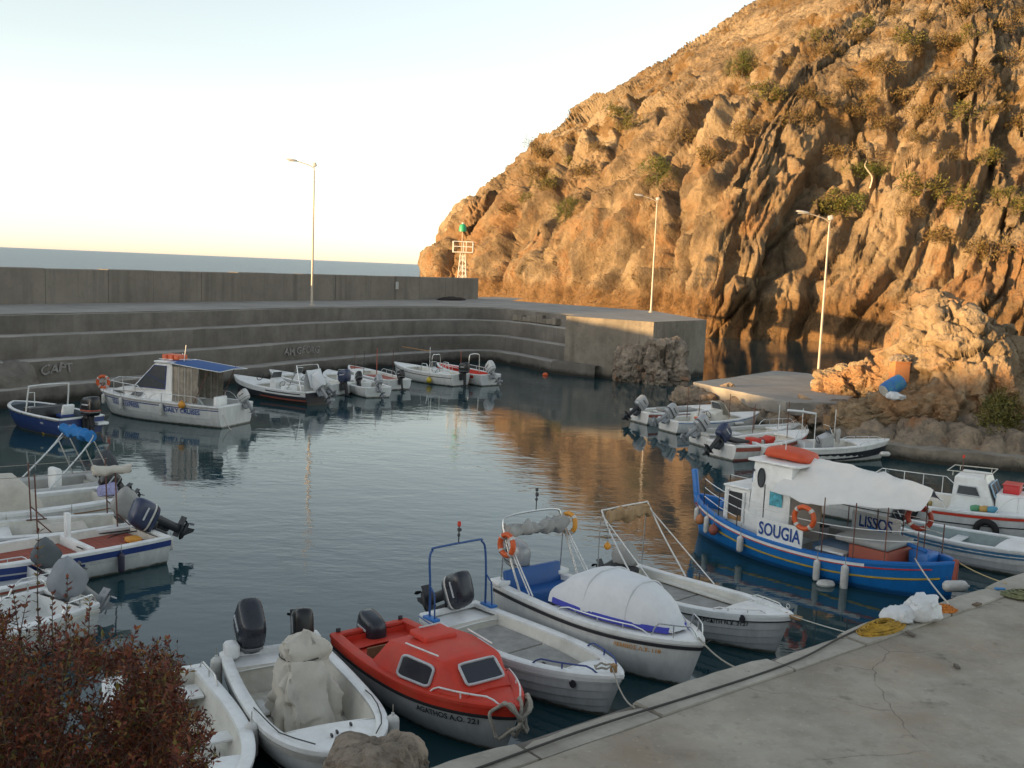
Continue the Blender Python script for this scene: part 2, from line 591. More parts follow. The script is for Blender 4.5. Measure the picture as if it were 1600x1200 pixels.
# ================================================================== SETTING
# ---- water
mt, nt, b = newmat('sea_water')
L = nt.links
gm = N(nt, 'ShaderNodeNewGeometry')
def wnoise(sx, sy, rot, sc, det, rg=0.55):
    mp = N(nt, 'ShaderNodeMapping'); mp.inputs['Scale'].default_value = (sx, sy, 1); mp.inputs['Rotation'].default_value = (0, 0, rot)
    L.new(gm.outputs['Position'], mp.inputs[0])
    n = N(nt, 'ShaderNodeTexNoise', i_Scale=sc, i_Detail=float(det), i_Roughness=rg)
    L.new(mp.outputs[0], n.inputs['Vector']); return n.outputs['Fac']
w1 = wnoise(0.55, 1.0, R(14), 1.15, 3)
w2 = wnoise(0.6, 1.0, R(-22), 3.6, 3)
w3 = wnoise(0.16, 0.3, R(10), 1.0, 5, 0.6)
calm = wnoise(0.07, 0.11, R(20), 1.0, 2)
cr = N(nt, 'ShaderNodeMapRange'); cr.inputs[1].default_value = 0.42; cr.inputs[2].default_value = 0.62; cr.inputs[3].default_value = 0.25; cr.inputs[4].default_value = 1.0
L.new(calm, cr.inputs[0])
# open sea beyond the mole is livelier than the harbour
sp = N(nt, 'ShaderNodeSeparateXYZ'); L.new(gm.outputs['Position'], sp.inputs[0])
def madd(a, k, c):
    x = N(nt, 'ShaderNodeMath', operation='MULTIPLY_ADD'); L.new(a, x.inputs[0])
    if isinstance(k, float): x.inputs[1].default_value = k
    else: L.new(k, x.inputs[1])
    if isinstance(c, float): x.inputs[2].default_value = c
    else: L.new(c, x.inputs[2])
    return x.outputs[0]
hgt = madd(w2, 0.35, w1)
b1 = N(nt, 'ShaderNodeBump', i_Distance=0.05)
b1.inputs['Strength'].default_value = 0.5
sm = N(nt, 'ShaderNodeMath', operation='MULTIPLY'); sm.inputs[1].default_value = 0.36
L.new(cr.outputs[0], sm.inputs[0]); L.new(sm.outputs[0], b1.inputs['Strength'])
L.new(hgt, b1.inputs['Height'])
b2 = N(nt, 'ShaderNodeBump', i_Distance=1.2)
ds = N(nt, 'ShaderNodeMath', operation='SUBTRACT'); L.new(sp.outputs['Y'], ds.inputs[0]); L.new(sp.outputs['X'], ds.inputs[1])
far = N(nt, 'ShaderNodeMapRange'); far.inputs[1].default_value = 108; far.inputs[2].default_value = 150; far.inputs[3].default_value = 0.0; far.inputs[4].default_value = 0.9
L.new(ds.outputs[0], far.inputs[0]); L.new(far.outputs[0], b2.inputs['Strength'])
L.new(w3, b2.inputs['Height']); L.new(b1.outputs[0], b2.inputs['Normal'])
L.new(b2.outputs[0], b.inputs['Normal'])
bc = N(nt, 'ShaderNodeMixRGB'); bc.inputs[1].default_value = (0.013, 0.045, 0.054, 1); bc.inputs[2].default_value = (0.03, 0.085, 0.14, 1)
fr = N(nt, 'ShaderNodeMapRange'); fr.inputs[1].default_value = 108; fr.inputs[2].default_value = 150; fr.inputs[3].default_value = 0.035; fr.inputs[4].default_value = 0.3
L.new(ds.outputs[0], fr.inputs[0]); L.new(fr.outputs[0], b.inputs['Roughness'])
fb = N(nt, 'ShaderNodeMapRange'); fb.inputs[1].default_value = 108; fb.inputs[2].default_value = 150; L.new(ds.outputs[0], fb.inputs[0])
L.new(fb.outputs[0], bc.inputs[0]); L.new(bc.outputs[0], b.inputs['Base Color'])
b.inputs['IOR'].default_value = 1.38
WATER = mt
# radial sheet reaching the horizon
V = [(0, 0, 0)]; F = []
rad = [15, 40, 90, 200, 500, 1500, 5000, 15000, 40000]; ns = 48
for r_ in rad:
    for k in range(ns):
        V.append((r_ * math.cos(2 * PI * k / ns), r_ * math.sin(2 * PI * k / ns), 0))
for k in range(ns):
    F.append((0, 1 + k, 1 + (k + 1) % ns))
    for j in range(len(rad) - 1):
        a = 1 + j * ns
        F.append((a + k, a + ns + k, a + ns + (k + 1) % ns, a + (k + 1) % ns))
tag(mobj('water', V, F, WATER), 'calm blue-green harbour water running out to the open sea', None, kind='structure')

# ---- headland across the channel
HILL = rockmat('hill_rock', 'hill')
coast = np.array([(140, 96), (110, 100), (70, 105), (52, 107), (41.6, 111.5), (32.2, 116), (22.4, 117.5), (16, 127), (8, 143), (-2, 162), (-11, 178), (-17.6, 190), (-16, 201), (-4, 222), (25, 255), (80, 300), (160, 330)], float)
coast = coast[::-1]
seg = []
cs = np.array([[p.x, p.y] for p in spline([(a, c, 0) for a, c in coast], 5)])
A_, B_ = cs[:-1], cs[1:]
sl_ = np.linalg.norm(B_ - A_, axis=1); su_ = np.concatenate([[0], np.cumsum(sl_)])
def coast_dist(X):
    best = np.full(len(X), 1e9); bu = np.zeros(len(X)); sgn = np.zeros(len(X))
    for k in range(len(A_)):
        e = B_[k] - A_[k]
        t = np.clip(((X - A_[k]) @ e) / (e @ e), 0, 1)
        q = X - (A_[k] + t[:, None] * e)
        dd = np.hypot(q[:, 0], q[:, 1])
        s = e[0] * (X[:, 1] - A_[k][1]) - e[1] * (X[:, 0] - A_[k][0])
        n = dd < best
        best = np.where(n, dd, best); bu = np.where(n, su_[k] + t * sl_[k], bu); sgn = np.where(n, np.sign(s), sgn)
    return best * sgn, bu
SD = np.array([-30, -3, 0, 1.2, 3.0, 7, 12, 19, 27, 38, 62, 100, 160]); SZ = np.array([-6, -2.5, 0.2, 5.5, 10.5, 18, 23.5, 31, 38, 46, 64, 88, 110.])
def hill_base(X):
    d, u = coast_dist(X)
    P3 = np.stack([X[:, 0] / 21, X[:, 1] / 21, np.zeros(len(X))], 1)
    d2 = d + (2.8 * fbm(P3, 3, 11)) * np.clip(d / 6, 0, 1) - 3.2 * np.clip(ridged(np.stack([u / 26, d / 60, u * 0], 1), 2, 5) - 0.45, 0, 1) * np.clip(d / 5, 0.1, 1)
    return np.interp(d2, SD, SZ), d, u
NU, NV = 760, 430
pxs = np.linspace(632, 1790, NU)
th = np.arctan((pxs - 800) / FOC)
rr = np.zeros((NU, NV))
for i, t in enumerate(th):
    rs = np.arange(95, 330, 1.0)
    X = np.stack([rs * np.sin(t), rs * np.cos(t)], 1)
    dd, _ = coast_dist(X)
    w = np.where(dd > -1.0)[0]
    rr[i, 0] = rs[w[0]] - 1.5 if len(w) else np.nan
r0 = rr[:, 0]
ok = ~np.isnan(r0)
r0[~ok] = r0[ok][0]
for _k in range(3):
    r0 = np.convolve(np.pad(r0, 4, 'edge'), np.ones(9) / 9, 'valid')
kk = np.linspace(0, 1, NV)
rr = r0[:, None] - 1.5 + (2 + 150 * kk ** 1.55)[None, :] * 1.0
Xg = np.stack([rr * np.sin(th)[:, None], rr * np.cos(th)[:, None]], -1).reshape(-1, 2)
z0, dg_, ug_ = hill_base(Xg)
def gblur(a, w, ax, rep_=2):
    g = a.reshape(NU, NV)
    for _ in range(rep_):
        pad = [(0, 0), (0, 0)]; pad[ax] = (w, w)
        c = np.cumsum(np.pad(g, pad, 'edge'), axis=ax)
        c = np.concatenate([np.zeros_like(np.take(c, [0], ax)), c], ax)
        n = g.shape[ax]
        g = (np.take(c, np.arange(2 * w + 1, 2 * w + 1 + n), ax) - np.take(c, np.arange(0, n), ax)) / (2 * w + 1)
    return g.ravel()
ug_ = gblur(gblur(ug_, 18, 0, 3), 5, 1)
dg_ = gblur(dg_, 6, 0)
e_ = 0.8
zx, _, _ = hill_base(Xg + np.array([e_, 0])); zy, _, _ = hill_base(Xg + np.array([0, e_]))
nx, ny = -(zx - z0) / e_, -(zy - z0) / e_
nn = np.sqrt(nx * nx + ny * ny + 1)
NRM = np.stack([nx / nn, ny / nn, 1 / nn], 1)
P3 = np.stack([Xg[:, 0], Xg[:, 1], z0], 1)
warp = np.stack([fbm(P3 / 9, 3, 21), fbm(P3 / 9, 3, 31), fbm(P3 / 9, 3, 41)], 1)
Q = P3 + warp * 1.3
lean = ug_ + warp[:, 0] * 3.0 - 0.42 * z0
low = np.clip((40 - z0) / 22, 0.25, 1)
ribs = ridged(np.stack([lean / 7.5, z0 / 30, dg_ / 40], 1), 2, 51)
ribs2 = ridged(np.stack([(lean + 5) / 2.6, z0 / 11, dg_ / 15], 1), 2, 61)
SL = np.stack([lean / 6.0, z0 / 21, dg_ / 12], 1) + warp * 0.18
f1, f2, c1, t1_ = worley(SL, 71, True)
SL2 = np.stack([(ug_ + warp[:, 0] * 1.5 - 0.3 * z0) / 1.7, z0 / 5.5, dg_ / 3.6], 1) + warp * 0.15
g1, g2, c2, t2_ = worley(SL2, 81, True)
h1, h2, c3, t3_ = worley((Q + warp * 0.3) / np.array([1.3, 1.3, 2.0]), 91, True)
ribs3 = 1 - np.abs(vnoise(np.stack([(lean + warp[:, 1] * 0.8) / 1.5, z0 / 13, dg_ / 12], 1), 65)) * 2
fine_ = np.clip((40 - z0) / 16, 0.35, 1)
disp = 2.5 * (ribs - 0.5) * low * np.clip(0.55 + z0 / 22, 0, 1) + 0.8 * (ribs2 - 0.5) * low + 0.42 * ribs3 * low
_s1 = np.clip((f2 - f1) / 0.1, 0, 1); _s1 = _s1 * _s1 * (3 - 2 * _s1)
_s2 = np.clip((g2 - g1) / 0.15, 0, 1)
disp += np.clip((48 - z0) / 14, 0.2, 1) * (1.6 * (c1 - 0.5) + 2.4 * t1_) * _s1 - 0.9 * np.exp(-((f2 - f1) / 0.045) ** 2)
disp += fine_ * (0.5 * (c2 - 0.5) + 0.6 * t2_) * _s2 - 0.4 * np.exp(-((g2 - g1) / 0.06) ** 2)
_s3 = np.clip((h2 - h1) / 0.2, 0, 1)
disp += fine_ * (0.3 * (c3 - 0.5) + 0.5 * t3_) * _s3
disp += 0.4 * fbm(P3 / 5.0, 3, 101) + 0.42 * fbm(P3 / 1.1, 4, 111, 0.6)
_bx, _by, _bd = proj_np(P3)
def uz_at(x, y):
    k = np.where((np.abs(_bx - x) < 8) & (np.abs(_by - y) < 8))[0]
    if len(k) == 0: return None
    j = k[np.argmin(_bd[k])]
    return ug_[j], z0[j]
# asymmetric clefts: a steep wall turned from the sun on the left, an easy slope on the right
clefts = [([(1120, 120), (1060, 180), (1010, 260), (960, 350), (930, 430)], 4.2, 11), ([(1050, 240), (1045, 330), (1020, 420), (995, 490)], 4.0, 9), ([(770, 350), (752, 430)], 4.0, 7),
          ([(1330, 150), (1240, 300), (1190, 430), (1180, 520)], 3.4, 6), ([(1480, 250), (1400, 380), (1310, 480)], 4.0, 8),
          ([(1560, 180), (1500, 330), (1450, 430)], 3.4, 7), ([(880, 215), (850, 300), (835, 400)], 2.8, 6), ([(1400, 170), (1320, 320), (1255, 440), (1240, 530)], 2.8, 5),
          ([(700, 360), (690, 420)], 2.0, 4), ([(1000, 130), (950, 200), (905, 300)], 2.5, 5), ([(1250, 40), (1180, 130), (1120, 230)], 2.2, 5), ([(1440, 60), (1370, 150)], 2.5, 6), ([(1590, 300), (1540, 420)], 2.6, 5), ([(1520, 60), (1450, 200)], 2.2, 5)]
wob = fbm(P3 / 3.0, 3, 121)
for line, dpth, w2 in clefts:
    q = [uz_at(*p) for p in line]
    q = sorted([t for t in q if t], key=lambda t: t[1])
    if len(q) < 2: continue
    uc = np.interp(z0, [t[1] for t in q], [t[0] for t in q])
    du = ug_ - uc + wob * 1.1
    prof = np.where(du < 0, np.clip(1 + du / 0.7, 0, 1), np.clip(1 - du / w2, 0, 1) ** 1.2)
    fz = np.clip((z0 - q[0][1] + 4) / 4, 0, 1) * np.clip((q[-1][1] + 5 - z0) / 5, 0, 1)
    disp -= 0.85 * dpth * prof * fz
disp *= np.clip((dg_ + 2.0) / 3.0, 0.15, 1)
HV = P3 + NRM * disp[:, None]
hill = gridobj('hill', HV, NU, NV, HILL, smooth=False)
tag(hill, 'rugged sunlit rocky headland rising out of the water', None, kind='structure')
_px, _py, _dep = proj_np(HV)
def on_hill(x, y, tol=5):
    k = np.where((np.abs(_px - x) < tol) & (np.abs(_py - y) < tol))[0]
    if len(k) == 0: return on_hill(x, y, tol * 2)
    j = k[np.argmin(_dep[k])]
    return Vector(HV[j])

# ---- hill added out of view at left, ridge shaped to shade the harbour
BANK = rockmat('bank_rock', 'shore')
n1_, n2_ = 60, 90
uu = np.linspace(0, 1, n1_); vv = np.linspace(0, 1, n2_)
U, Vv = np.meshgrid(uu, vv, indexing='ij')
yy = -70 + 98 * Vv
shore_x = np.interp(yy, [-70, 0, 10, 22, 34, 50], [-14, -13.0, -15.5, -19.5, -25, -34])
xx = shore_x - 60 * U ** 1.3
top = np.interp(yy, [-70, -10, 4, 12, 20, 28], [26, 9.5, 6.0, 4.6, 4.2, 4.0])
zz = -1 + (top + 1) * np.clip(U * 2.6, 0, 1) ** 0.8
pp = np.stack([xx.ravel(), yy.ravel(), zz.ravel()], 1)
pp[:, 2] += 0.9 * fbm(pp / 5, 4, 131) * np.clip(pp[:, 2] / 3, 0, 1)
tag(gridobj('shade_hill', pp, n1_, n2_, BANK), 'unseen rocky hillside on the near left shore', None, kind='structure')

# ---- bank under the viewpoint
n1_, n2_ = 70, 60
xs = np.linspace(-16, 6, n1_); ys = np.linspace(-8, 9.6, n2_)
X, Y = np.meshgrid(xs, ys, indexing='ij')
prof = np.interp(Y, [-8, 1.2, 3.2, 6.5, 8.6, 9.6], [5.4, 5.3, 4.6, 2.6, 0.3, -0.9])
side = np.interp(X, [-16, -6, -1.0, 1.0, 6], [1, 1, 1, 0.75, 0.55])
pp = np.stack([X.ravel(), Y.ravel(), (prof * side).ravel()], 1)
pp += 0.25 * np.stack([fbm(pp / 1.3, 4, s) for s in (141, 142, 143)], 1)
tag(gridobj('bank', pp, n1_, n2_, BANK), 'rocky bank below the viewpoint', None, kind='structure')

# ---- breakwater
CON_WALL = concrete('concrete_parapet', (0.19, 0.168, 0.142), (0.25, 0.222, 0.188), sc=0.35, damp=False)
CON_TIER = concrete('concrete_tier', (0.125, 0.112, 0.097), (0.20, 0.18, 0.157), sc=0.5)
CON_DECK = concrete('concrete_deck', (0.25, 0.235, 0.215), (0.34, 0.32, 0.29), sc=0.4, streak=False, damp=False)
CON_HEAD = concrete('concrete_head', (0.17, 0.148, 0.12), (0.27, 0.237, 0.192), sc=0.5, cracks=True)
CON_QUAY = concrete('concrete_quay', (0.26, 0.23, 0.187), (0.41, 0.37, 0.305), stain=(0.12, 0.10, 0.08), sc=0.55, streak=False, damp=False, warm=(0.30, 0.215, 0.145), cracks=True)
CON_KERB = concrete('concrete_kerb', (0.29, 0.265, 0.225), (0.42, 0.39, 0.335), stain=(0.12, 0.10, 0.08), sc=0.9, streak=False, damp=False)
MZ = 3.95
bw = thing('breakwater', 'grey concrete breakwater with stepped tiers curving round the harbour', 'breakwater', G(631, 479, MZ).xy.to_3d())
bwi = Matrix.Translation(-Vector(bw.location))
edge_px = [(0, 491), (200, 487), (350, 483.5), (490, 480), (631, 478.5), (720, 479), (790, 481.3), (845, 486), (900, 492)]
ep = [G(x, y, MZ) for x, y in edge_px]
d0 = (ep[0] - ep[1]).normalized()
ep = [ep[0] + d0 * 22, ep[0] + d0 * 10] + ep
edge = spline(ep, 14)
def offset(path, o):
    out = []
    for i, p in enumerate(path):
        t = path[min(i + 1, len(path) - 1)] - path[max(i - 1, 0)]
        t.z = 0; t.normalize()
        out.append(p + Vector((t.y, -t.x, 0)) * o)
    return out
def tier(name, path, o_in, o_out, ztop, mat, seed, zbot=-1.2, jag=0.05):
    a, c = offset(path, o_in), offset(path, o_out)
    prof = []
    hts = [zbot, 0.1, 0.35 * ztop, 0.7 * ztop, ztop - 0.07, ztop]
    rows = []
    for i in range(len(path)):
        t = (c[i] - a[i]).normalized()
        row = [Vector((c[i].x, c[i].y, h)) - (t * 0.05 if k == 5 else t * 0) for k, h in enumerate(hts)]
        row += [Vector((c[i].x, c[i].y, ztop)) * 0.5 + Vector((a[i].x, a[i].y, ztop)) * 0.5, Vector((a[i].x, a[i].y, ztop))]
        rows.append(row)
    k = len(rows[0])
    Vn = np.array([[q.x, q.y, q.z] for r_ in rows for q in r_])
    nse = np.stack([fbm(Vn / 0.9, 3, seed + s) for s in (0, 7, 13)], 1)
    Vn += jag * nse
    F = []
    for i in range(len(rows) - 1):
        for j in range(k - 1):
            F.append((i * k + j, (i + 1) * k + j, (i + 1) * k + j + 1, i * k + j + 1))
    o = mobj(name, [bwi @ Vector(v) for v in Vn], F, mat, bw, 65)
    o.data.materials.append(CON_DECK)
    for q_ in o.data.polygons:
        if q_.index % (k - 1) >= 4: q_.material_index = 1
    return o
fine = []
for i in range(len(edge) - 1):
    n = max(1, int((edge[i + 1] - edge[i]).length / 0.45))
    fine += [edge[i].lerp(edge[i + 1], k / n) for k in range(n)]
fine.append(edge[-1])
_t = (fine[-1] - fine[-3]).normalized()
fine += [fine[-1] + _t * 0.45 * k for k in range(1, 4)]
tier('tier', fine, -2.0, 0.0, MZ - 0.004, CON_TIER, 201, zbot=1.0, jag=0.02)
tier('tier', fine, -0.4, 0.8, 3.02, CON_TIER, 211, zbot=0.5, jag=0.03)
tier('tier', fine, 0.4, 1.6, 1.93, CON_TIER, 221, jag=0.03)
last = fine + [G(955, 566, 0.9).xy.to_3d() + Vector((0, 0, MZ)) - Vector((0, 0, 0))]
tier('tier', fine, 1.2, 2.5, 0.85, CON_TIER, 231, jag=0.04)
# deck and head
far_px = [(1104, 500), (1022, 486), (905, 477.5), (800, 470)]
_tt = (edge[-1] - edge[-3]).normalized(); h0_ = edge[-1] + Vector((_tt.y, -_tt.x, 0)) * 1.75 + _tt * 1.5
head = [h0_, G(1022, 503, MZ)] + [G(x, y, MZ) for x, y in far_px]
wall_base = [G(x, y, MZ) for x, y in [(0, 475.5), (107, 474), (240, 472.3), (400, 470.3), (560, 468.8), (747, 467)]]
dW = (wall_base[0] - wall_base[1]).normalized(); dW = (wall_base[0] - wall_base[2]).normalized()
wall_base = [wall_base[0] + dW * 30] + wall_base
wend = wall_base[-1]
back = offset(wall_base, -3.2)
poly = edge[:-1] + [edge[-1]] + head + [wend + Vector((4.5, 8, 0))] + [back[-1] + (wend - wall_base[-2]).normalized() * 9] + list(reversed(back))
poly = [Vector((p.x, p.y, MZ)) for p in poly]
V = [bwi @ p for p in poly]
mobj('deck', V, [list(range(len(V)))], CON_DECK, bw)
# head block sides, one sheet from the tiers round to the channel side
hp = [edge[-1], h0_, G(1022, 503, MZ), G(1104, 500, MZ), G(1022, 486, MZ), G(905, 477.5, MZ)]
rows = []
for i in range(len(hp) - 1):
    n = max(2, int((hp[i + 1] - hp[i]).length / 0.5))
    for k in range(n):
        rows.append(hp[i].lerp(hp[i + 1], k / n))
rows.append(hp[-1])
hz = [-1.5, 0, 0.7, 1.4, 2.1, 2.8, 3.5, MZ - 0.005]
Vn = np.array([[p.x, p.y, h] for p in rows for h in hz])
Vn[:, :2] += 0.03 * np.stack([fbm(Vn / 0.8, 3, 241), fbm(Vn / 0.8, 3, 251)], 1)
k = len(hz)
F = [(i * k + j, (i + 1) * k + j, (i + 1) * k + j + 1, i * k + j + 1) for i in range(len(rows) - 1) for j in range(k - 1)]
mobj('head_block', [bwi @ Vector(v) for v in Vn], F, CON_HEAD, bw, 40)
# footing along the head front
fp = [edge[-2], edge[-1] + Vector((-0.2, -0.3, 0)), G(955, 497, MZ)]
fo = offset(fp, 1.5)
mb = MB(); a, c = h0_, h0_.lerp(G(1022, 503, MZ), .42)
a = a - (c - a).normalized() * .5
rr_ = []
for t in np.linspace(0, 1, 9):
    p = a.lerp(c, t); n = (c - a).cross(Vector((0, 0, 1))).normalized()
    w_ = 0.75 - 0.1 * t
    rr_.append([Vector((p.x, p.y, -1)) + n * w_, Vector((p.x, p.y, 0.86 - 0.1 * t)) + n * w_, Vector((p.x, p.y, 0.9 - 0.1 * t)) + n * (w_ - 0.06), Vector((p.x, p.y, 0.9 - 0.1 * t)) - n * 0.2])
mb.loft(rr_, caps=False, closed=False)
mb.xf(bwi).build('footing', CON_TIER, bw, 40)
# broken top course near the head
mb = MB()
a = fine[-22]; 
for i in range(9):
    p = fine[-28 + i * 2]; q = fine[-28 + i * 2 + 2]
    h = 0.35 + 0.3 * random.random()
    n = (q - p).cross(Vector((0, 0, 1))).normalized()
    cc = (p + q) / 2 + n * 0.12
    mb.rbox((cc.x, cc.y, 3.05 + h / 2), ((q - p).length * 1.02, 0.5 + 0.1 * random.random(), h), 0.1, Matrix.Rotation(math.atan2((q - p).y, (q - p).x) + random.uniform(-.1, .1), 3, 'Z') @ Matrix.Rotation(random.uniform(-.1, .1), 3, 'X'))
mb.xf(bwi).build('broken_course', CON_HEAD, bw, 30)

# parapet wall: cast panels with open joints
par = thing('parapet_wall', 'tall grey concrete parapet wall along the back of the breakwater', 'wall', (wall_base[2].x, wall_base[2].y, MZ))
pari = Matrix.Translation(-Vector(par.location))
wf = spline(wall_base, 30)
WT = 5.92
cum = [0]
for i in range(len(wf) - 1): cum.append(cum[-1] + (wf[i + 1] - wf[i]).length)
def along(s):
    s = max(0, min(cum[-1] - 1e-4, s))
    j = max(i for i in range(len(cum)) if cum[i] <= s); j = min(j, len(wf) - 2)
    return wf[j].lerp(wf[j + 1], (s - cum[j]) / (cum[j + 1] - cum[j]))
sj = []
s = 0.0; rn = random.Random(3)
while s < cum[-1]:
    sj.append(s); s += rn.uniform(2.6, 4.4)
sj[-1] = cum[-1]
for i in range(len(sj) - 1):
    a, c = along(sj[i] + 0.012), along(sj[i + 1] - 0.012)
    t = (c - a).normalized(); n = Vector((t.y, -t.x, 0))
    a += n * rn.uniform(-0.02, 0.02); c += n * rn.uniform(-0.02, 0.02)
    top = WT + rn.uniform(-0.02, 0.02)
    prof = [(0.0, MZ - 0.3), (-0.02, top - 0.05), (-0.06, top), (-0.95, top), (-1.0, MZ - 0.3)]
    ra = [Vector((a.x, a.y, z)) + n * o for o, z in prof]
    rc = [Vector((c.x, c.y, z)) + n * o for o, z in prof]
    MB().loft([ra, rc]).xf(pari).build('wall_panel', CON_WALL, par, 30)
# pale plate fixed to the wall
a = G(618, 443, 5.3)
pt = along(min(range(400), key=lambda k: abs(proj_np(np.array([along(cum[-1] * k / 400)]))[0][0] - 618)) * cum[-1] / 400)
pl = MB().box((0, 0, 0), (0.03, 0.42, 0.62)).build('plate', paint('plate_grey', (0.42, 0.42, 0.40), 0.6), par)
tt = math.atan2((wf[-1] - wf[-10]).y, (wf[-1] - wf[-10]).x)
pl.location = pari @ Vector((pt.x, pt.y, 5.15)) + Vector((math.sin(tt), -math.cos(tt), 0)) * 0.06
pl.rotation_euler = (0, 0, tt + PI / 2)

# faded lettering daubed on the tiers
CHALK = paint('faded_white_paint', (0.27, 0.258, 0.238), 0.8, var=0.45, scale=14, stain=(.13, .125, .115), stain_amt=.9)
def tier_text(txt, x, y, o, size):
    best = min(range(2, len(fine) - 2), key=lambda i: abs(proj_np(np.array([[*(offset(fine[i - 1:i + 2], o)[1].xy), 1.4]]))[0][0] - x))
    p = offset(fine[best - 1:best + 2], o)[1]
    t = (fine[best + 1] - fine[best - 1]); t.z = 0; t.normalize(); n = Vector((t.y, -t.x, 0))
    zc = None
    for k in range(60):
        zt = 0.2 + k * 0.06
        if proj_np(np.array([[p.x, p.y, zt]]))[1][0] < y: zc = zt; break
    text_on(txt, size, lambda u, v: bwi @ (Vector((p.x, p.y, zc)) + t * (u * 1.1 + .05 * math.sin(9 * v + 4 * u)) + Vector((0, 0, v + .05 * math.sin(3.1 * u + 1) + .03 * math.sin(11 * u))) + n * 0.07), CHALK, bw)
tier_text('CAPT', 85, 577, 1.6, 0.62)
tier_text('AM GEORG', 474, 548, 1.6, 0.62)

# ---- generic rock
def rock(name, c, rad, seed, mat, sub=5, rough=0.18, power=2.6, rz=0.0, block=0.22, cell=1.0, parent=None, tilt=(0, 0)):
    bm = bmesh.new()
    bmesh.ops.create_icosphere(bm, subdivisions=sub, radius=1)
    me = bpy.data.meshes.new(name)
    V = np.array([v.co[:] for v in bm.verts])
    k = (np.abs(V) ** power).sum(1) ** (-1 / power)
    S = V * k[:, None] * np.array(rad)
    nrm = V / np.linalg.norm(V, axis=1)[:, None]
    mr = float(np.mean(rad))
    Q = S / mr + seed * 3.7
    wp = np.stack([fbm(Q * 1.4, 3, seed + s) for s in (1, 2, 3)], 1)
    f1, f2, ci, ti = worley((Q + 0.25 * wp) * 1.5 * cell, seed + 5, True)
    g1, g2, cj, tj = worley((Q + 0.15 * wp) * 4.2 * cell, seed + 9, True)
    d = rough * 1.2 * fbm(Q * 1.3, 5, seed + 13) + block * (ci - 0.5) - block * 0.5 * np.exp(-((f2 - f1) / 0.08) ** 2)
    d += block * 0.9 * ti + block * 0.18 * tj + block * 0.3 * (cj - 0.5) - block * 0.22 * np.exp(-((g2 - g1) / 0.1) ** 2) + rough * 0.3 * fbm(Q * 6, 3, seed + 17)
    S = S + nrm * d[:, None] * mr
    Rm = np.array((Matrix.Rotation(rz, 3, 'Z') @ Matrix.Rotation(tilt[0], 3, 'X') @ Matrix.Rotation(tilt[1], 3, 'Y')))
    S = S @ Rm.T
    for v, q in zip(bm.verts, S): v.co = q
    bm.to_mesh(me); bm.free()
    me.materials.append(mat)
    o = bpy.data.objects.new(name, me)
    COL.objects.link(o)
    o.location = c
    if parent: o.parent = parent
    return o
BOULD = rockmat('boulder_rock', 'boulder')
OUTC = rockmat('outcrop_rock', 'outcrop')
SHORE = rockmat('shore_rock', 'shore')
p = G(984, 598, 0)
tag(rock('boulder', (p.x, p.y + .8, 0.9), (1.0, 1.0, 1.5), 3, BOULD, rough=0.2), 'rounded dark boulder against the breakwater head, left of two', 'boulder', 'boulders at the breakwater head')
p = G(1040, 602, 0)
tag(rock('boulder', (p.x, p.y + 1.0, 1.05), (1.4, 1.1, 1.9), 8, BOULD, power=4.5, rough=0.12, block=0.26), 'square-cut grey boulder at the corner of the breakwater head', 'boulder', 'boulders at the breakwater head')
p = G(15, 632, 0.0)
tag(rock('broken_block', (p.x - 3.3, p.y + 1.0, 0.2), (4.2, 2.6, 1.9), 12, CON_TIER, power=5, rough=0.05, block=0.05, rz=R(-35)), 'massive broken concrete block at the left end of the stepped wall', 'block')
p = G(590, 1195, 1.0)
tag(rock('boulder', (p.x - 0.02, p.y - 0.10, 0.75), (0.62, 0.52, 0.62), 15, BOULD, power=3, rough=0.13, block=0.12), 'brown boulder by the quay corner in front of the open white boat', 'boulder')

# ---- right shore: low rocks, landing platform, outcrop
n1_, n2_ = 240, 130
fr = [G(x, y, 0) for x, y in [(1062, 628), (1090, 650), (1180, 668), (1270, 690), (1390, 712), (1480, 722), (1600, 735), (1750, 752), (1990, 778)]]
fr = spline(fr, 12)
fx = np.array([[p.x, p.y] for p in fr]); cl = np.concatenate([[0], np.cumsum(np.linalg.norm(np.diff(fx, axis=0), axis=1))])
uu = np.linspace(0, cl[-1], n1_)
bx, by = np.interp(uu, cl, fx[:, 0]), np.interp(uu, cl, fx[:, 1])
bkw = np.interp(uu, [0, 6, 12, 18, 24, cl[-1]], [6, 9, 15, 22, 26, 30])
dirx, diry = np.interp(uu, [0, 10, cl[-1]], [0.55, 0.45, 0.35]), 1.0
vv = np.linspace(0, 1, n2_) ** 1.25
X = bx[:, None] + (bkw[:, None] * vv[None, :]) * dirx[:, None]
Y = by[:, None] - 0.6 + (bkw[:, None] * vv[None, :]) * diry
dep = bkw[:, None] * vv[None, :]
prof = np.interp(dep, [0, 0.4, 1.0, 2.5, 5, 9, 16, 30], [-0.9, 0.15, 0.5, 1.0, 1.3, 1.6, 2.2, 3.0])
prof = prof * np.interp(uu, [0, 13, 17, 60], [0.55, 0.55, 1, 1])[:, None]
fall = np.clip((1 - vv)[None, :] * bkw[:, None] / 3.0, 0, 1)
Z = prof * fall - 1.2 * (1 - fall)
pp = np.stack([X.ravel(), Y.ravel(), Z.ravel()], 1)
wp = np.stack([fbm(pp / 2.2, 3, s) for s in (301, 302, 303)], 1)
f1, f2, ci = worley((pp + wp) / 1.1, 311)
g1, g2, cj = worley((pp + wp * 0.4) / 0.42, 321)
nz = 0.55 * fbm(pp / 1.8, 5, 331) + 0.45 * (ci - 0.5) - 0.2 * np.exp(-((f2 - f1) / 0.1) ** 2) + 0.18 * (cj - 0.5)
msk = np.clip(dep.ravel() / 1.0, 0.25, 1)
pp[:, 2] += nz * msk
pp[:, 0] += 0.35 * wp[:, 0]; pp[:, 1] += 0.5 * wp[:, 1]
SHV = pp
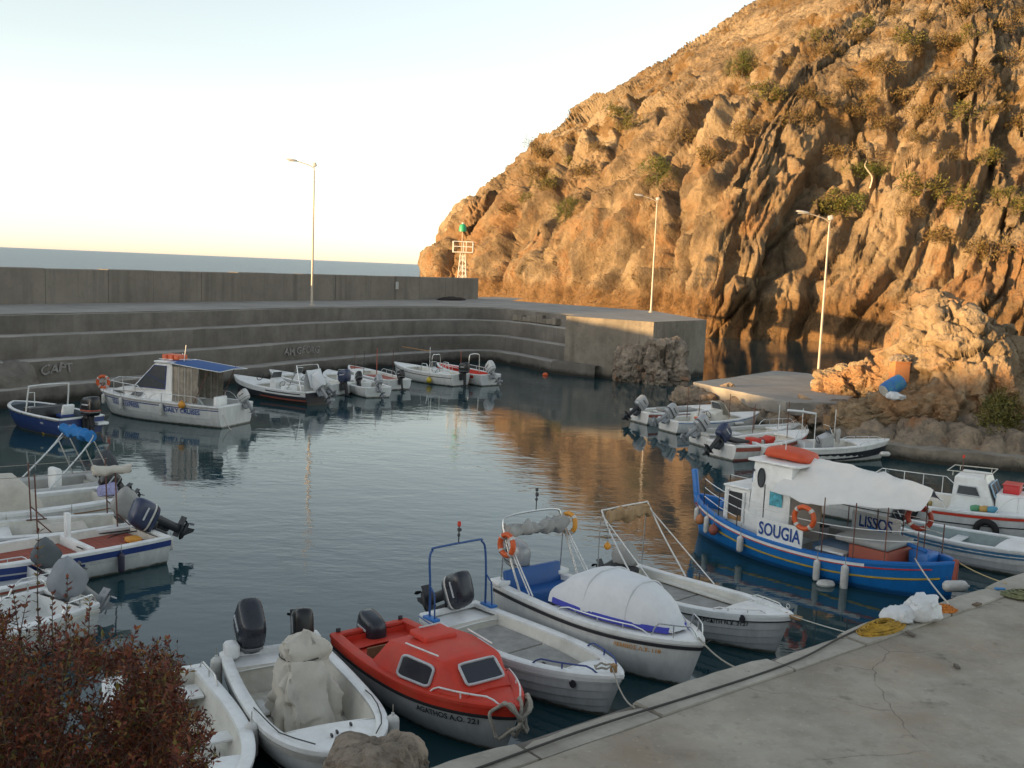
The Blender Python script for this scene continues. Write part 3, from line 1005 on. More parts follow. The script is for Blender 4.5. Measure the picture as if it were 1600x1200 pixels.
tag(gridobj('shore', pp, n1_, n2_, SHORE), 'low jagged brown shore rocks below the outcrop', None, kind='structure')
# concrete ledge at the water's edge on the far right
mb = MB()
rows = []
for i, (x, y) in enumerate([(1385, 694), (1450, 703), (1530, 710), (1600, 716), (1700, 727), (1850, 742)]):
    p = G(x, y, 0.55)
    n = Vector((0.3, -0.95, 0))
    rows.append([p + Vector((0, 0, -1.2)), p, p - n * 1.3, p - n * 1.3 + Vector((0, 0, -1.2))])
rw = []
for i in range(len(rows) - 1):
    for k in range(8):
        rw.append([rows[i][j].lerp(rows[i + 1][j], k / 8) + Vector((random.uniform(-.04, .04), random.uniform(-.05, .05), random.uniform(-.04, .04))) for j in range(4)])
mb.loft(rw)
tag(mb.build('ledge', CON_HEAD, None, 40), 'low broken concrete ledge at the foot of the right shore', 'ledge')
# landing platform
plat = [G(x, y, 1.3) for x, y in [(1082, 597), (1140, 590), (1212, 579), (1262, 583), (1310, 592), (1335, 618), (1318, 629), (1228, 627), (1150, 611)]]
pf = thing('landing_platform', 'flat grey concrete landing platform with the right-hand lamp on it', 'platform', (plat[0] + (plat[4] - plat[0]) * 0.5).xy.to_3d() + Vector((0, 0, 0.7)))
pi_ = Matrix.Translation(-Vector(pf.location))
out = []
for i in range(len(plat)):
    a, c = plat[i], plat[(i + 1) % len(plat)]
    for k in range(8):
        out.append(a.lerp(c, k / 8) + Vector((random.uniform(-.05, .05), random.uniform(-.05, .05), 0)))
rings = []
cc = sum(out, Vector()) / len(out)
for z, s, j in ((0.62, 0.97, 0.1), (0.85, 0.985, 0.08), (1.24, 1.0, 0.02), (1.3, 0.995, 0)):
    rings.append([Vector((cc.x + (p.x - cc.x) * s + random.uniform(-j, j), cc.y + (p.y - cc.y) * s + random.uniform(-j, j), z)) for p in out])
MB().loft(rings).xf(pi_).build('slab', CON_DECK, pf, 35)
# rocks carrying the platform and the outcrop
rn = random.Random(11)
def srock(name, x, y, z0, rad, seed, mat, label, cat='rock', group=None, zc=0.0, **kw):
    p = G(x, y, z0)
    return tag(rock(name, (p.x, p.y, zc), rad, seed, mat, **kw), label, cat, group)
srock('boulder', 1120, 638, 0, (2.3, 2.2, 1.05), 21, SHORE, 'brown boulder under the left tip of the landing platform', 'boulder', zc=0.05, sub=5)
srock('boulder', 1215, 655, 0, (2.6, 1.6, 1.1), 24, SHORE, 'craggy rock holding up the middle of the landing platform', 'boulder', zc=-0.05, sub=5, block=0.3)
srock('boulder', 1300, 668, 0, (2.4, 1.6, 1.25), 27, SHORE, 'grey jagged rock below the right end of the landing platform', 'boulder', zc=0.1, sub=5, block=0.3)
def crag(name, tops, ybase, zbase, thick, back, seed, label, nu=190, nv=150, amp=1.0, bulge=0.0):
    xs_ = np.linspace(tops[0][0], tops[-1][0], nu)
    yt = np.interp(xs_, [t[0] for t in tops], [t[1] for t in tops])
    P = []
    for x, y in zip(xs_, yt):
        b0 = G(x, np.interp(x, [t[0] for t in ybase], [t[1] for t in ybase]), zbase)
        tp = GD(x, y, b0.y + thick)
        bk = Vector((b0.x * (1 + (thick + back) / b0.y), b0.y + thick + back, -0.5))
        for k in range(nv):
            v = k / (nv - 1)
            if v < 0.68:
                w = v / 0.68
                q = Vector((b0.x + (tp.x - b0.x) * w, b0.y + (tp.y - b0.y) * w ** 1.6 - bulge * math.sin(PI * w), b0.z - 1.0 + (tp.z - b0.z + 1.0) * w ** 0.85))
            else:
                w = (v - 0.68) / 0.32
                q = tp.lerp(bk, w) + Vector((0, 0, 0.5 * math.sin(PI * w)))
            P.append(q)
    P = np.array([[q.x, q.y, q.z] for q in P])
    g = P.reshape(nu, nv, 3)
    n = np.cross(np.gradient(g, axis=1), np.gradient(g, axis=0)).reshape(-1, 3)
    n /= np.linalg.norm(n, axis=1)[:, None] + 1e-9
    n *= np.where((n @ np.array([0.0, -1.0, 0.4])) < 0, -1, 1)[:, None]
    wp = np.stack([fbm(P / 1.6, 3, seed + s) for s in (1, 2, 3)], 1)
    f1, f2, ci, ti = worley((P + 0.4 * wp) / np.array([1.7, 1.7, 1.4]), seed + 5, True)
    g1, g2, cj, tj = worley((P + 0.2 * wp) / 0.6, seed + 9, True)
    h1, h2, ck, tk = worley((P + 0.1 * wp) / 0.24, seed + 11, True)
    d = 0.7 * fbm(P / 3.2, 3, seed + 21) + 0.45 * (ci - 0.5) + 0.55 * ti - 0.22 * np.exp(-((f2 - f1) / 0.06) ** 2)
    d += 0.2 * (cj - 0.5) + 0.26 * tj - 0.14 * np.clip(0.35 - g1, 0, 1) + 0.1 * tk - 0.12 * np.clip(0.3 - h1, 0, 1)
    P = P + n * d[:, None] * amp
    return tag(gridobj(name, P, nu, nv, OUTC, smooth=False), label, 'rock')
crag('rock_shoulder', [(1425, 560), (1440, 490), (1474, 457), (1510, 470), (1560, 500), (1600, 522), (1660, 545), (1760, 590), (1900, 620)], [(1400, 628), (1900, 690)], 1.2, 3.0, 7, 37, 'smoother grey rock ridge sloping down behind the big outcrop', amp=.5)
crag('outcrop', [(1372, 628), (1386, 590), (1397, 540), (1401, 508), (1416, 480), (1433, 462), (1462, 449), (1476, 464), (1500, 479), (1516, 483), (1545, 512), (1575, 540), (1590, 575), (1606, 615), (1640, 640), (1700, 655)], [(1372, 645), (1460, 655), (1560, 668), (1700, 690)], 1.0, 2.6, 4.5, 33, 'big sunlit pockmarked rock outcrop above the right shore', bulge=.5)
srock('rubble_mound', 1352, 622, 1.0, (2.8, 2.2, 1.75), 41, OUTC, 'knobbly sunlit rubble mound between lamp post and outcrop', 'rock', zc=1.0, sub=6, power=2.3, rough=0.2, block=0.15, cell=1.7)
srock('rubble_mound', 1450, 655, 1.0, (4.2, 2.2, 1.35), 45, OUTC, 'broken rocky talus at the foot of the big outcrop', 'rock', zc=0.8, sub=6, power=2.3, rough=0.2, block=0.15, cell=1.7)

# ---- near quay
QZ = 1.2
qe = [(560, 1232), (664, 1199), (860, 1139), (1060, 1066), (1200, 1022), (1345, 976), (1480, 930), (1600, 893), (1720, 852), (1900, 795)]
qp = [G(x, y, QZ) for x, y in qe]
# straighten to one line, then walk along it
pA, pB = G(664, 1199, QZ), G(1600, 893, QZ)
qt = (pB - pA); qlen = qt.length; qt.normalize(); qn = Vector((qt.y, -qt.x, 0))    # qn points inland
def Q(s, o, z=QZ): return pA + qt * s + qn * o + Vector((0, 0, z - QZ))
qy = thing('quay', 'worn grey concrete quay in the foreground with kerb along its edge', 'quay', Q(4, 3).xy.to_3d() + Vector((0, 0, 0.6)))
qi = Matrix.Translation(-Vector(qy.location))
nu, nv = 90, 60
X = np.linspace(-1.2, 26, nu); Yv = np.linspace(0.62, 16, nv)
pts = np.array([list(Q(a, o, QZ)) for a in X for o in Yv])
pts[:, 2] += 0.02 * fbm(pts / 1.5, 4, 401) - 0.012 + 0.02 * fbm(pts / 5, 2, 405)
pts = pts - np.array(qy.location)
gridobj('pavement', pts, nu, nv, CON_QUAY, qy)
MB().add([Q(-1.2, 0.1, -1.5), Q(26, 0.1, -1.5), Q(26, 0.1, QZ - 0.03), Q(-1.2, 0.1, QZ - 0.03), Q(-1.2, 0.7, QZ - 0.03), Q(26, 0.7, QZ - 0.03)], [(0, 1, 2, 3), (3, 2, 5, 4)]).xf(qi).build('quay_face', CON_TIER, qy, None)
MB().add([Q(-1.2, 0.1, -1.5), Q(-1.2, 0.1, QZ - 0.03), Q(-1.2, 16, QZ - 0.03), Q(-1.2, 16, -1.5)], [(0, 1, 2, 3)]).xf(qi).build('quay_end', CON_TIER, qy, None)
rn = random.Random(5)
s = -1.1
lens = [2.35, 2.1, 2.9, 1.9, 2.7, 2.2, 2.6, 2.4, 2.5, 2.6, 2.4]
for i, ln in enumerate(lens):
    o0 = [0.0, 0.12, -0.03, 0.10, -0.04, 0.06, 0.0, 0.05, 0, 0.05, 0][i]
    up = [0.015, 0.0, 0.02, 0.006, 0.02, 0.01, 0.015, 0.01, 0.01, 0.01, 0.01][i]
    n = 10
    rings = []
    for k in range(n + 1):
        a = s + 0.03 + (ln - 0.06) * k / n
        e0 = 0.07 * (abs(2 * k / n - 1) ** 6) + rn.uniform(0, 0.03)
        rings.append([Q(a, o0 + e0, QZ - 0.4), Q(a, o0 + e0, QZ + up - 0.05 + rn.uniform(-.01, .01)), Q(a, o0 + e0 + 0.05, QZ + up + rn.uniform(-.006, .006)), Q(a, 0.60, QZ + up), Q(a, 0.64, QZ - 0.4)])
    MB().loft(rings).xf(qi).build('kerb_stone', CON_KERB, qy, 40)
    s += ln

# ================================================================== BOATS
GEL = paint('white_gelcoat', (0.76, 0.765, 0.75), 0.38, var=0.08, scale=3, stain=(0.42, 0.40, 0.35), stain_amt=0.55)
GELC = paint('cream_gelcoat', (0.66, 0.64, 0.575), 0.45, var=0.08, scale=3, stain=(0.36, 0.33, 0.27), stain_amt=0.6)
HWHITE = hullpaint('white_hull', (0.68, 0.68, 0.66))
HGREY = hullpaint('grey_hull', (0.40, 0.41, 0.41))
HDARK = hullpaint('dark_hull', (0.035, 0.035, 0.042), foul=(0.06, 0.055, 0.04))
HNAVY = hullpaint('navy_hull', (0.02, 0.045, 0.16))
HBLUE = hullpaint('blue_hull', (0.012, 0.17, 0.50), foul=(0.012, 0.08, 0.22), line=0.1, rough=0.4)
FLOORG = paint('grey_floor_board', (0.31, 0.30, 0.28), 0.85, var=0.2, scale=5, bump=0.3, stain=(0.19, 0.18, 0.165), stain_amt=0.6)
REDP = paint('red_paint', (0.55, 0.034, 0.014), 0.6, var=0.12, scale=4, stain=(0.44, 0.10, 0.055), stain_amt=0.5)
REDD = paint('faded_red_deck', (0.33, 0.085, 0.055), 0.75, var=0.2, scale=5, stain=(0.25, 0.13, 0.10))
BLUEP = paint('blue_paint', (0.014, 0.15, 0.46), 0.45, var=0.12, scale=4, stain=(0.03, 0.10, 0.24))
BLUEL = paint('faded_blue_deck', (0.16, 0.27, 0.42), 0.7, var=0.2, scale=4, stain=(0.30, 0.33, 0.36))
NAVY = paint('navy_paint', (0.018, 0.045, 0.19), 0.5)
VINYL = paint('blue_vinyl', (0.012, 0.09, 0.30), 0.45, var=0.1)
PURP = paint('violet_blue_canvas', (0.055, 0.065, 0.42), 0.7)
BLKR = paint('black_rubber', (0.018, 0.018, 0.02), 0.7)
MOTD = paint('charcoal_cowling', (0.022, 0.026, 0.036), 0.28, var=0.1, stain=(0.05, 0.05, 0.055))
MOTB = paint('black_cowling', (0.012, 0.012, 0.014), 0.3)
MOTG = paint('silver_grey_cowling', (0.36, 0.37, 0.38), 0.35, metal=0.2)
MOTN = paint('navy_cowling', (0.03, 0.042, 0.09), 0.3)
MOTW = paint('white_cowling', (0.55, 0.55, 0.54), 0.4)
LEGD = paint('dark_motor_leg', (0.025, 0.026, 0.03), 0.45)
LEGG = paint('grey_motor_leg', (0.27, 0.28, 0.29), 0.45, metal=0.2)
STEEL = paint('stainless_tube', (0.62, 0.62, 0.60), 0.28, metal=0.85, var=0.05)
WTUBE = paint('white_tube', (0.68, 0.68, 0.66), 0.4)
BTUBE = paint('blue_tube', (0.02, 0.075, 0.24), 0.5, stain=(0.06, 0.05, 0.06))
RUST = paint('rusty_steel', (0.13, 0.06, 0.045), 0.75, var=0.3, stain=(0.22, 0.09, 0.04))
DARKM = paint('dark_metal', (0.03, 0.03, 0.035), 0.5)
CANV = paint('cream_canvas', (0.52, 0.485, 0.42), 0.9, var=0.1, scale=3, bump=0.15, stain=(0.33, 0.29, 0.235), stain_amt=0.5)
CANW = paint('white_canvas', (0.68, 0.69, 0.70), 0.85, var=0.06, scale=2, bump=0.1, stain=(0.44, 0.45, 0.46), stain_amt=0.4)
CANG = paint('grey_canvas', (0.34, 0.335, 0.32), 0.9, var=0.12, scale=5, bump=0.25, stain=(0.20, 0.19, 0.18))
CANB = paint('bright_blue_canvas', (0.02, 0.16, 0.42), 0.85, var=0.2, scale=5)
CANN = paint('blue_awning', (0.025, 0.09, 0.27), 0.8)
CANT = paint('tan_canvas', (0.36, 0.235, 0.125), 0.9, var=0.25, scale=7)
ROPE = paint('grey_rope', (0.30, 0.275, 0.23), 0.95, var=0.25, scale=30, bump=0.5)
ROPEW = paint('pale_rope', (0.48, 0.46, 0.40), 0.95, var=0.2, scale=30)
ROPED = paint('dark_rope', (0.05, 0.05, 0.045), 0.95)
YELL = paint('yellow_paint', (0.58, 0.38, 0.03), 0.5)
ORNG = paint('orange_plastic', (0.62, 0.10, 0.02), 0.45, stain=(0.45, 0.12, 0.05))
ORNY = paint('amber_plastic', (0.62, 0.27, 0.03), 0.5)
FENW = paint('white_fender', (0.56, 0.55, 0.52), 0.5, stain=(0.30, 0.27, 0.22), stain_amt=0.7, scale=9)
FENO = paint('worn_orange_buoy', (0.42, 0.16, 0.06), 0.6, stain=(0.20, 0.10, 0.06), scale=9)
TYRE = paint('tyre_rubber', (0.016, 0.016, 0.016), 0.85, bump=0.3)
WOOD = paint('worn_wood', (0.30, 0.17, 0.075), 0.8, var=0.25, scale=8, stain=(0.16, 0.10, 0.06))
PLY = paint('plywood', (0.21, 0.125, 0.06), 0.85, var=0.3, scale=6)
GLASS = paint('dark_window', (0.022, 0.024, 0.035), 0.08, var=0.05)
GLASS2 = paint('tinted_window', (0.075, 0.08, 0.085), 0.1, var=0.1)
FRAMEG = paint('pale_window_frame', (0.50, 0.52, 0.53), 0.4)
INK = paint('blue_sign_paint', (0.012, 0.06, 0.26), 0.6, var=0.2, scale=14)
INKD = paint('black_sign_paint', (0.02, 0.02, 0.022), 0.6)

class Boat:
    def __init__(s, name, label, bow, stern, zb, zs, B, L=None, anchor='stern', tw=0.8, nb=2.3, mb=0.95, draft=0.28, rake=0.35, dip=0.06, canoe=False, peak=0.42, group=None, cat='boat', box=0.62):
        pb, ps = G(*bow, zb), G(*stern, zs)
        d = (pb - ps); d.z = 0
        s.L = L or d.length
        d.normalize()
        if anchor == 'bow':
            ps = pb - d * s.L
        s.zb, s.zs, s.B, s.tw, s.nb, s.mb, s.draft, s.rake, s.dip, s.canoe, s.peak, s.box = zb, zs, B, tw, nb, mb, draft, rake, dip, canoe, peak, box
        s.ang = math.atan2(d.y, d.x)
        s.root = thing(name, label, cat, (ps.x, ps.y, 0), s.ang, group)
        s.M = Matrix.Translation((ps.x, ps.y, 0)) @ Matrix.Rotation(s.ang, 4, 'Z')
    def w(s, p): return s.M @ Vector(p)
    def hb(s, t):
        t = min(max(t, 0), 1)
        if t < s.peak:
            k = (s.peak - t) / s.peak
            if s.canoe: return s.B / 2 * max(0, 1 - k ** 2.6) ** 0.8
            return s.B / 2 * (1 - (1 - s.tw) * k ** 1.8)
        k = (t - s.peak) / (1 - s.peak)
        return s.B / 2 * max(0.0, 1 - k ** s.nb) ** s.mb
    def sh(s, t):
        return s.zs + (s.zb - s.zs) * t ** 1.7 - s.dip * 4 * t * (1 - t)
    def kz(s, t):
        return -s.draft * (1 - 0.5 * max(0, t - 0.6) / 0.4)
    def pt(s, t, q):
        zs_, zk = s.sh(t), s.kz(t)
        e = s.box + (1.15 - s.box) * t ** 2
        a = q * PI / 2
        y = s.hb(t) * max(0, math.cos(a)) ** e
        z = zs_ + (zk - zs_) * math.sin(a) ** 1.15
        x = t * s.L - s.rake * ((zs_ - z) / (zs_ - zk)) * t ** 5
        if s.canoe: x += s.rake * 0.6 * ((zs_ - z) / (zs_ - zk)) * (1 - t) ** 5
        return Vector((x, y, z))
    def side(s, t, z, sgn=1, out=0.0):
        lo, hi = 0.0, 1.0
        for _ in range(18):
            m_ = (lo + hi) / 2
            if s.pt(t, m_).z > z: lo = m_
            else: hi = m_
        p = s.pt(t, lo)
        p1, p2 = s.pt(min(1, t + .02), lo), s.pt(max(0, t - .02), lo)
        n = Vector((-(p1.y - p2.y), p1.x - p2.x, 0)).normalized()
        p = p + n * out
        return Vector((p.x, p.y * sgn, p.z))
    def gun(s, t, sgn=1, ins=0.0, dz=0.0):
        return Vector((t * s.L, sgn * max(0, s.hb(t) - ins), s.sh(t) + dz))
    def ts(s, n, t0=0.0, t1=1.0):
        return [t0 + (t1 - t0) * (1 - (1 - k / n) ** 1.5) for k in range(n + 1)]
    def hull(s, mat, n=26, clinker=0):
        qs = []
        if clinker:
            lim = 0.8
            for k in range(clinker):
                qs += [(lim * k / clinker + 1e-4, 0.0), (lim * (k + 1) / clinker, 0.018)]
            qs += [(lim + 1e-3, 0.0), (0.92, 0), (1, 0)]
        else:
            qs = [(k / 9, 0.0) for k in range(10)]
        rings = []
        for t in s.ts(n):
            half = []
            for q, o in qs:
                p = s.pt(t, q); f = min(1, s.hb(t) / 0.15)
                half.append(Vector((p.x, p.y + o * f, p.z)))
            ring = half + [Vector((p.x, -p.y, p.z)) for p in reversed(half[:-1])]
            rings.append(ring)
        k = len(rings[0])
        mbd = MB().loft(rings, caps=False, closed=False)
        if not s.canoe:
            mbd.f.append(list(range(k)))
        return mbd.build('hull', mat, s.root, 24 if clinker else 40)
    def strip(s, name, mat, d0, d1, t0=0.0, t1=1.0, out=0.012, n=24, parent=None, sides=(1, -1), transom=False):
        """band round the topsides, from d0 to d1 below the sheer"""
        mbd = MB()
        for sg in sides:
            rings = []
            for t in s.ts(n, t0, t1):
                z = s.sh(t)
                p0, p1 = s.side(t, z - d0, sg, out), s.side(t, z - d1, sg, out)
                q0, q1 = s.side(t, z - d0, sg, -0.01), s.side(t, z - d1, sg, -0.01)
                rings.append([q0, p0, p1, q1])
            mbd.loft(rings, closed=False)
        return mbd.build(name, mat, parent or s.root, 40)
    def rim(s, mat, w=0.13, th=0.045, lip=0.025, n=28, t1=1.0, name='gunwale', t0=0.0, across=True):
        mbd = MB()
        for sg in (1, -1):
            rings = []
            for t in s.ts(n, t0, t1):
                h = s.hb(t); z = s.sh(t)
                o = h + lip * min(1, h / 0.1); i_ = max(0.0, h - w)
                x = t * s.L + (lip if t > 0.995 else 0)
                rings.append([Vector((x, sg * y, z + dz)) for y, dz in ((i_, -th * 0.6), (i_, th * 0.75), (i_ + (o - i_) * .2, th), (i_ + (o - i_) * .8, th), (o, th * 0.6), (o, -th * 0.6))])
            if sg < 0: rings = [list(reversed(r_)) for r_ in rings]
            mbd.loft(rings)
        o = mbd.build(name, mat, s.root, 50)
        if across and not s.canoe:
            h = s.hb(0) - w * 0.3
            MB().rbox((w * 0.4, 0, s.sh(0) + 0.004), (w * 0.9, 2 * h, th * 1.7), 0.02).build('transom_cap', mat, s.root)
        return o
    def well(s, mat, floor, t0=0.03, t1=0.8, gw=0.13, zf=0.12, flare=0.82, n=18, boards=None):
        mbd = MB(); fl = MB()
        rings = []
        ts_ = [t0 + (t1 - t0) * k / n for k in range(n + 1)]
        for t in ts_:
            y = max(0.02, s.hb(t) - gw + 0.012)
            yb = y * flare
            z = s.sh(t) + 0.01
            rings.append([Vector((t * s.L, y, z)), Vector((t * s.L, y - (y - yb) * .35, zf + (z - zf) * .55)), Vector((t * s.L, yb, zf)), Vector((t * s.L, -yb, zf)), Vector((t * s.L, -(y - (y - yb) * .35), zf + (z - zf) * .55)), Vector((t * s.L, -y, z))])
        mbd.loft(rings, closed=False)
        k = len(rings[0])
        mbd.f.append(list(range(k))); mbd.f.append(list(reversed(range(n * k, n * k + k))))
        mbd.build('cockpit', mat, s.root, 30)
        if boards:
            for (a, c) in boards:
                rg = []
                for j in range(7):
                    t = a + (c - a) * j / 6
                    y = (s.hb(t) - gw) * flare - 0.04
                    rg.append([Vector((t * s.L, y, zf + 0.004)), Vector((t * s.L, y, zf + 0.035)), Vector((t * s.L, -y, zf + 0.035)), Vector((t * s.L, -y, zf + 0.004))])
                MB().loft(rg).build('floor_board', floor, s.root, 30)
    def deck(s, mat, t0, t1=1.0, gw=0.1, dz=-0.005, camber=0.04, n=12, name='foredeck', step=0.0):
        rings = []
        for t in s.ts(n, t0, t1):
            y = max(0.004, s.hb(t) - gw * 0.5)
            z = s.sh(t) + dz
            rings.append([Vector((t * s.L, y * k, z + camber * (1 - k * k) * min(1, y / 0.3))) for k in (1, .6, .2, -.2, -.6, -1)])
        mbd = MB().loft(rings, closed=False)
        r0 = rings[0]
        v = r0 + [Vector((p.x, p.y, p.z - 0.06)) for p in r0]
        k = len(r0)
        mbd.add(v, [(j, j + 1, k + j + 1, k + j) for j in range(k - 1)])
        return mbd.build(name, mat, s.root, 40)
    def bench(s, mat, t, wid, z, th=0.04, gw=0.13, name='thwart', fl=0.92):
        y = (s.hb(t) - gw) * fl
        return MB().rbox((t * s.L, 0, z), (wid, 2 * y, th), 0.02).build(name, mat, s.root)
    def tubes(s, name, paths, r, mat, n=7, parent=None):
        for p in paths:
            MB().tube(p, r, n).build(name, mat, parent or s.root)
    def rail(s, name, mat, t0, t1, h, r=0.014, posts=3, ins=0.06, sides=(1, -1), n=12, close=False):
        for sg in sides:
            top = [s.gun(t, sg, ins, h * min(1, 8 * (t - t0) / (t1 - t0), 8 * (t1 - t) / (t1 - t0)) + 0.01) for t in [t0 + (t1 - t0) * k / n for k in range(n + 1)]]
            ra = MB().tube(top, r, 6).build(name, mat, s.root)
            for k in range(1, posts + 1):
                t = t0 + (t1 - t0) * k / (posts + 1)
                MB().tube([s.gun(t, sg, ins, 0), s.gun(t, sg, ins, h + 0.01)], r * 0.9, 6).build('rail_post', mat, ra)
    def text(s, txt, t, dz, size, mat, sgn=1, out=0.022, sx=1.0):
        """lettering on the topside centred at t, dz below the sheer"""
        dirx = -1 if sgn > 0 else 1
        def fn(u, v):
            tt = t + dirx * u / s.L
            return s.side(tt, s.sh(tt) - dz + v, sgn, out)
        return text_on(txt, size, fn, mat, s.root, sx=sx)
    def motor(s, cowl, leg=LEGD, k=1.0, tilt=20, y=0.0, dz=0.0, x=-0.02, cover=None, stripe=None, turn=0, txt=None):
        T = Matrix.Translation((x, y, s.sh(0) - 0.02 + dz)) @ Matrix.Rotation(R(turn), 4, 'Z') @ Matrix.Rotation(R(tilt), 4, 'Y') @ Matrix.Diagonal((k, k, k, 1))
        mbd = MB()
        mbd.rbox((-0.04, 0, -0.10), (0.10, 0.26, 0.30), 0.02)
        mbd.rbox((-0.10, 0, 0.06), (0.22, 0.20, 0.10), 0.04)
        rings = []
        for z, l, w_ in ((0.16, 0.20, 0.15), (-0.15, 0.18, 0.10), (-0.45, 0.17, 0.085), (-0.56, 0.20, 0.075)):
            rings.append([Vector((-0.24 + l * .5 * math.cos(a) * 1.0, w_ * .5 * math.sin(a), z)) for a in [2 * PI * j / 12 for j in range(12)]])
        mbd.loft(rings)
        mbd.box((-0.29, 0, -0.50), (0.42, 0.19, 0.014))
        mbd.loft([[Vector((xx, r_ * math.cos(a), -0.63 + r_ * math.sin(a))) for a in [2 * PI * j / 10 for j in range(10)]] for xx, r_ in ((-0.06, 0.01), (-0.10, 0.045), (-0.22, 0.062), (-0.36, 0.05), (-0.42, 0.03))])
        mbd.add([(-0.14, 0.006, -0.66), (-0.33, 0.006, -0.66), (-0.36, 0.004, -0.84), (-0.30, 0.004, -0.84), (-0.14, -0.006, -0.66), (-0.33, -0.006, -0.66), (-0.36, -0.004, -0.84), (-0.30, -0.004, -0.84)], [(0, 1, 2, 3), (7, 6, 5, 4), (0, 3, 7, 4), (1, 5, 6, 2), (2, 6, 7, 3)])
        mbd.box((-0.24, 0, -0.58), (0.12, 0.06, 0.14))
        m_ = mbd.xf(T).build('outboard_motor', leg, s.root, 35)
        pr = MB()
        for j in range(3):
            a = 2 * PI * j / 3
            Mx = Matrix.Translation((-0.42, 0, -0.63)) @ Matrix.Rotation(a, 4, 'X') @ Matrix.Rotation(R(28), 4, 'Z')
            pr.add([Mx @ Vector(p) for p in ((0.004, -0.02, 0.02), (0.004, 0.03, 0.03), (0.004, 0.06, 0.12), (0.004, -0.01, 0.15), (0.004, -0.05, 0.10), (-0.004, -0.02, 0.02), (-0.004, 0.03, 0.03), (-0.004, 0.06, 0.12), (-0.004, -0.01, 0.15), (-0.004, -0.05, 0.10))],
                   [(0, 1, 2, 3, 4), (9, 8, 7, 6, 5), (0, 4, 9, 5), (3, 8, 9, 4), (2, 7, 8, 3), (1, 6, 7, 2), (0, 5, 6, 1)])
        pr.xf(T).build('propeller', leg, m_, 30)
        # cowling: rounded, wider behind, slanted crown
        rings = []
        prof = [(0.10, 0.44, 0.27, -0.20), (0.13, 0.52, 0.32, -0.20), (0.22, 0.56, 0.35, -0.21), (0.36, 0.57, 0.355, -0.22), (0.48, 0.55, 0.335, -0.225), (0.55, 0.50, 0.30, -0.235), (0.585, 0.42, 0.25, -0.24), (0.60, 0.22, 0.13, -0.245)]
        if cover: prof = [(z_ - 0.06 if i_ == 0 else z_ * 1.06, l_ * 1.1, w_ * 1.14, c_) for i_, (z_, l_, w_, c_) in enumerate(prof)]
        for z, l, w_, cx in prof:
            ring = []
            for j in range(18):
                a = 2 * PI * j / 18
                ca, sa = math.cos(a), math.sin(a)
                p_ = 0.56 if not cover else .75
                xx = cx + l / 2 * math.copysign(abs(ca) ** p_, ca); yy = w_ / 2 * math.copysign(abs(sa) ** p_, sa)
                if cover:
                    f = 1 + 0.07 * math.sin(5 * a + z * 9) + 0.06 * math.sin(9 * a - z * 13); xx = cx + (xx - cx) * f; yy *= f
                ring.append(Vector((xx, yy, z - 0.10 * (xx - cx) * (z > 0.4))))
            rings.append(ring)
        c = MB().loft(rings).xf(T).build('motor_cover' if cover else 'cowling', cover or cowl, m_, 45)
        if not cover:
            rings = []
            for z, g in ((0.195, 1.016), (0.212, 1.016)):
                ring = []
                for j in range(18):
                    a = 2 * PI * j / 18
                    ca, sa = math.cos(a), math.sin(a)
                    ring.append(Vector((-0.208 + 0.555 * g / 2 * math.copysign(abs(ca) ** .56, ca), 0.347 * g / 2 * math.copysign(abs(sa) ** .56, sa), z)))
                rings.append(ring)
            MB().loft(rings, caps=False).xf(T).build('seam', BLKR if cowl not in (MOTB, MOTD) else LEGG, m_, 45)
            for sg in (1, -1):
                MB().box((-0.24, sg * 0.176, 0.40), (0.26, 0.012, 0.035)).xf(T).build('decal', FRAMEG if cowl not in (MOTW, MOTG) else DARKM, m_, None)
        if stripe and not cover:
            rings = []
            for z, g in ((0.225, 1.012), (0.265, 1.012)):
                ring = []
                for j in range(18):
                    a = 2 * PI * j / 18
                    ca, sa = math.cos(a), math.sin(a)
                    ring.append(Vector((-0.21 + 0.565 * g / 2 * math.copysign(abs(ca) ** .56, ca), 0.354 * g / 2 * math.copysign(abs(sa) ** .56, sa), z)))
                rings.append(ring)
            MB().loft(rings, caps=False).xf(T).build('stripe', stripe, m_, 45)
        if txt and not cover:
            text_on(txt, 0.10, lambda u, v: T @ Vector((-0.21 + u, -0.1835, 0.34 + v)), INKD, m_)
            text_on(txt, 0.10, lambda u, v: T @ Vector((-0.21 - u, 0.1835, 0.34 + v)), INKD, m_)
        return m_

def fender(name, p, r, ln, mat, label, group=None, hang=0.25, horiz=None, ball=False):
    t = thing(name, label, 'fender' if not ball else 'buoy', p, 0, group)
    if ball:
        prof = [(r * 0.05, -r * 1.0), (r * .5, -r * .9), (r * .86, -r * .5), (r, 0), (r * .86, r * .5), (r * .5, r * .88), (r * .2, r * 1.08), (r * .18, r * 1.3)]
    else:
        h = ln / 2
        prof = [(r * .25, -h - r * .1), (r * .6, -h + r * .05), (r * .93, -h + r * .4), (r, -h + r * .8), (r, h - r * .8), (r * .93, h - r * .4), (r * .6, h - r * .05), (r * .28, h + r * .12), (r * .22, h + r * .45)]
    Mx = None
    if horiz is not None:
        Mx = Matrix.Rotation(horiz, 3, 'Z') @ Matrix.Rotation(PI / 2, 3, 'Y')
    MB().lathe(prof, 14, M=Mx).build('body', mat, t, 50)
    if hang and horiz is None:
        top = prof[-1][1]
        MB().tube([(0, 0, top - 0.02), (0, 0, top + hang)], 0.007, 5).build('lanyard', ROPE, t)
    return t

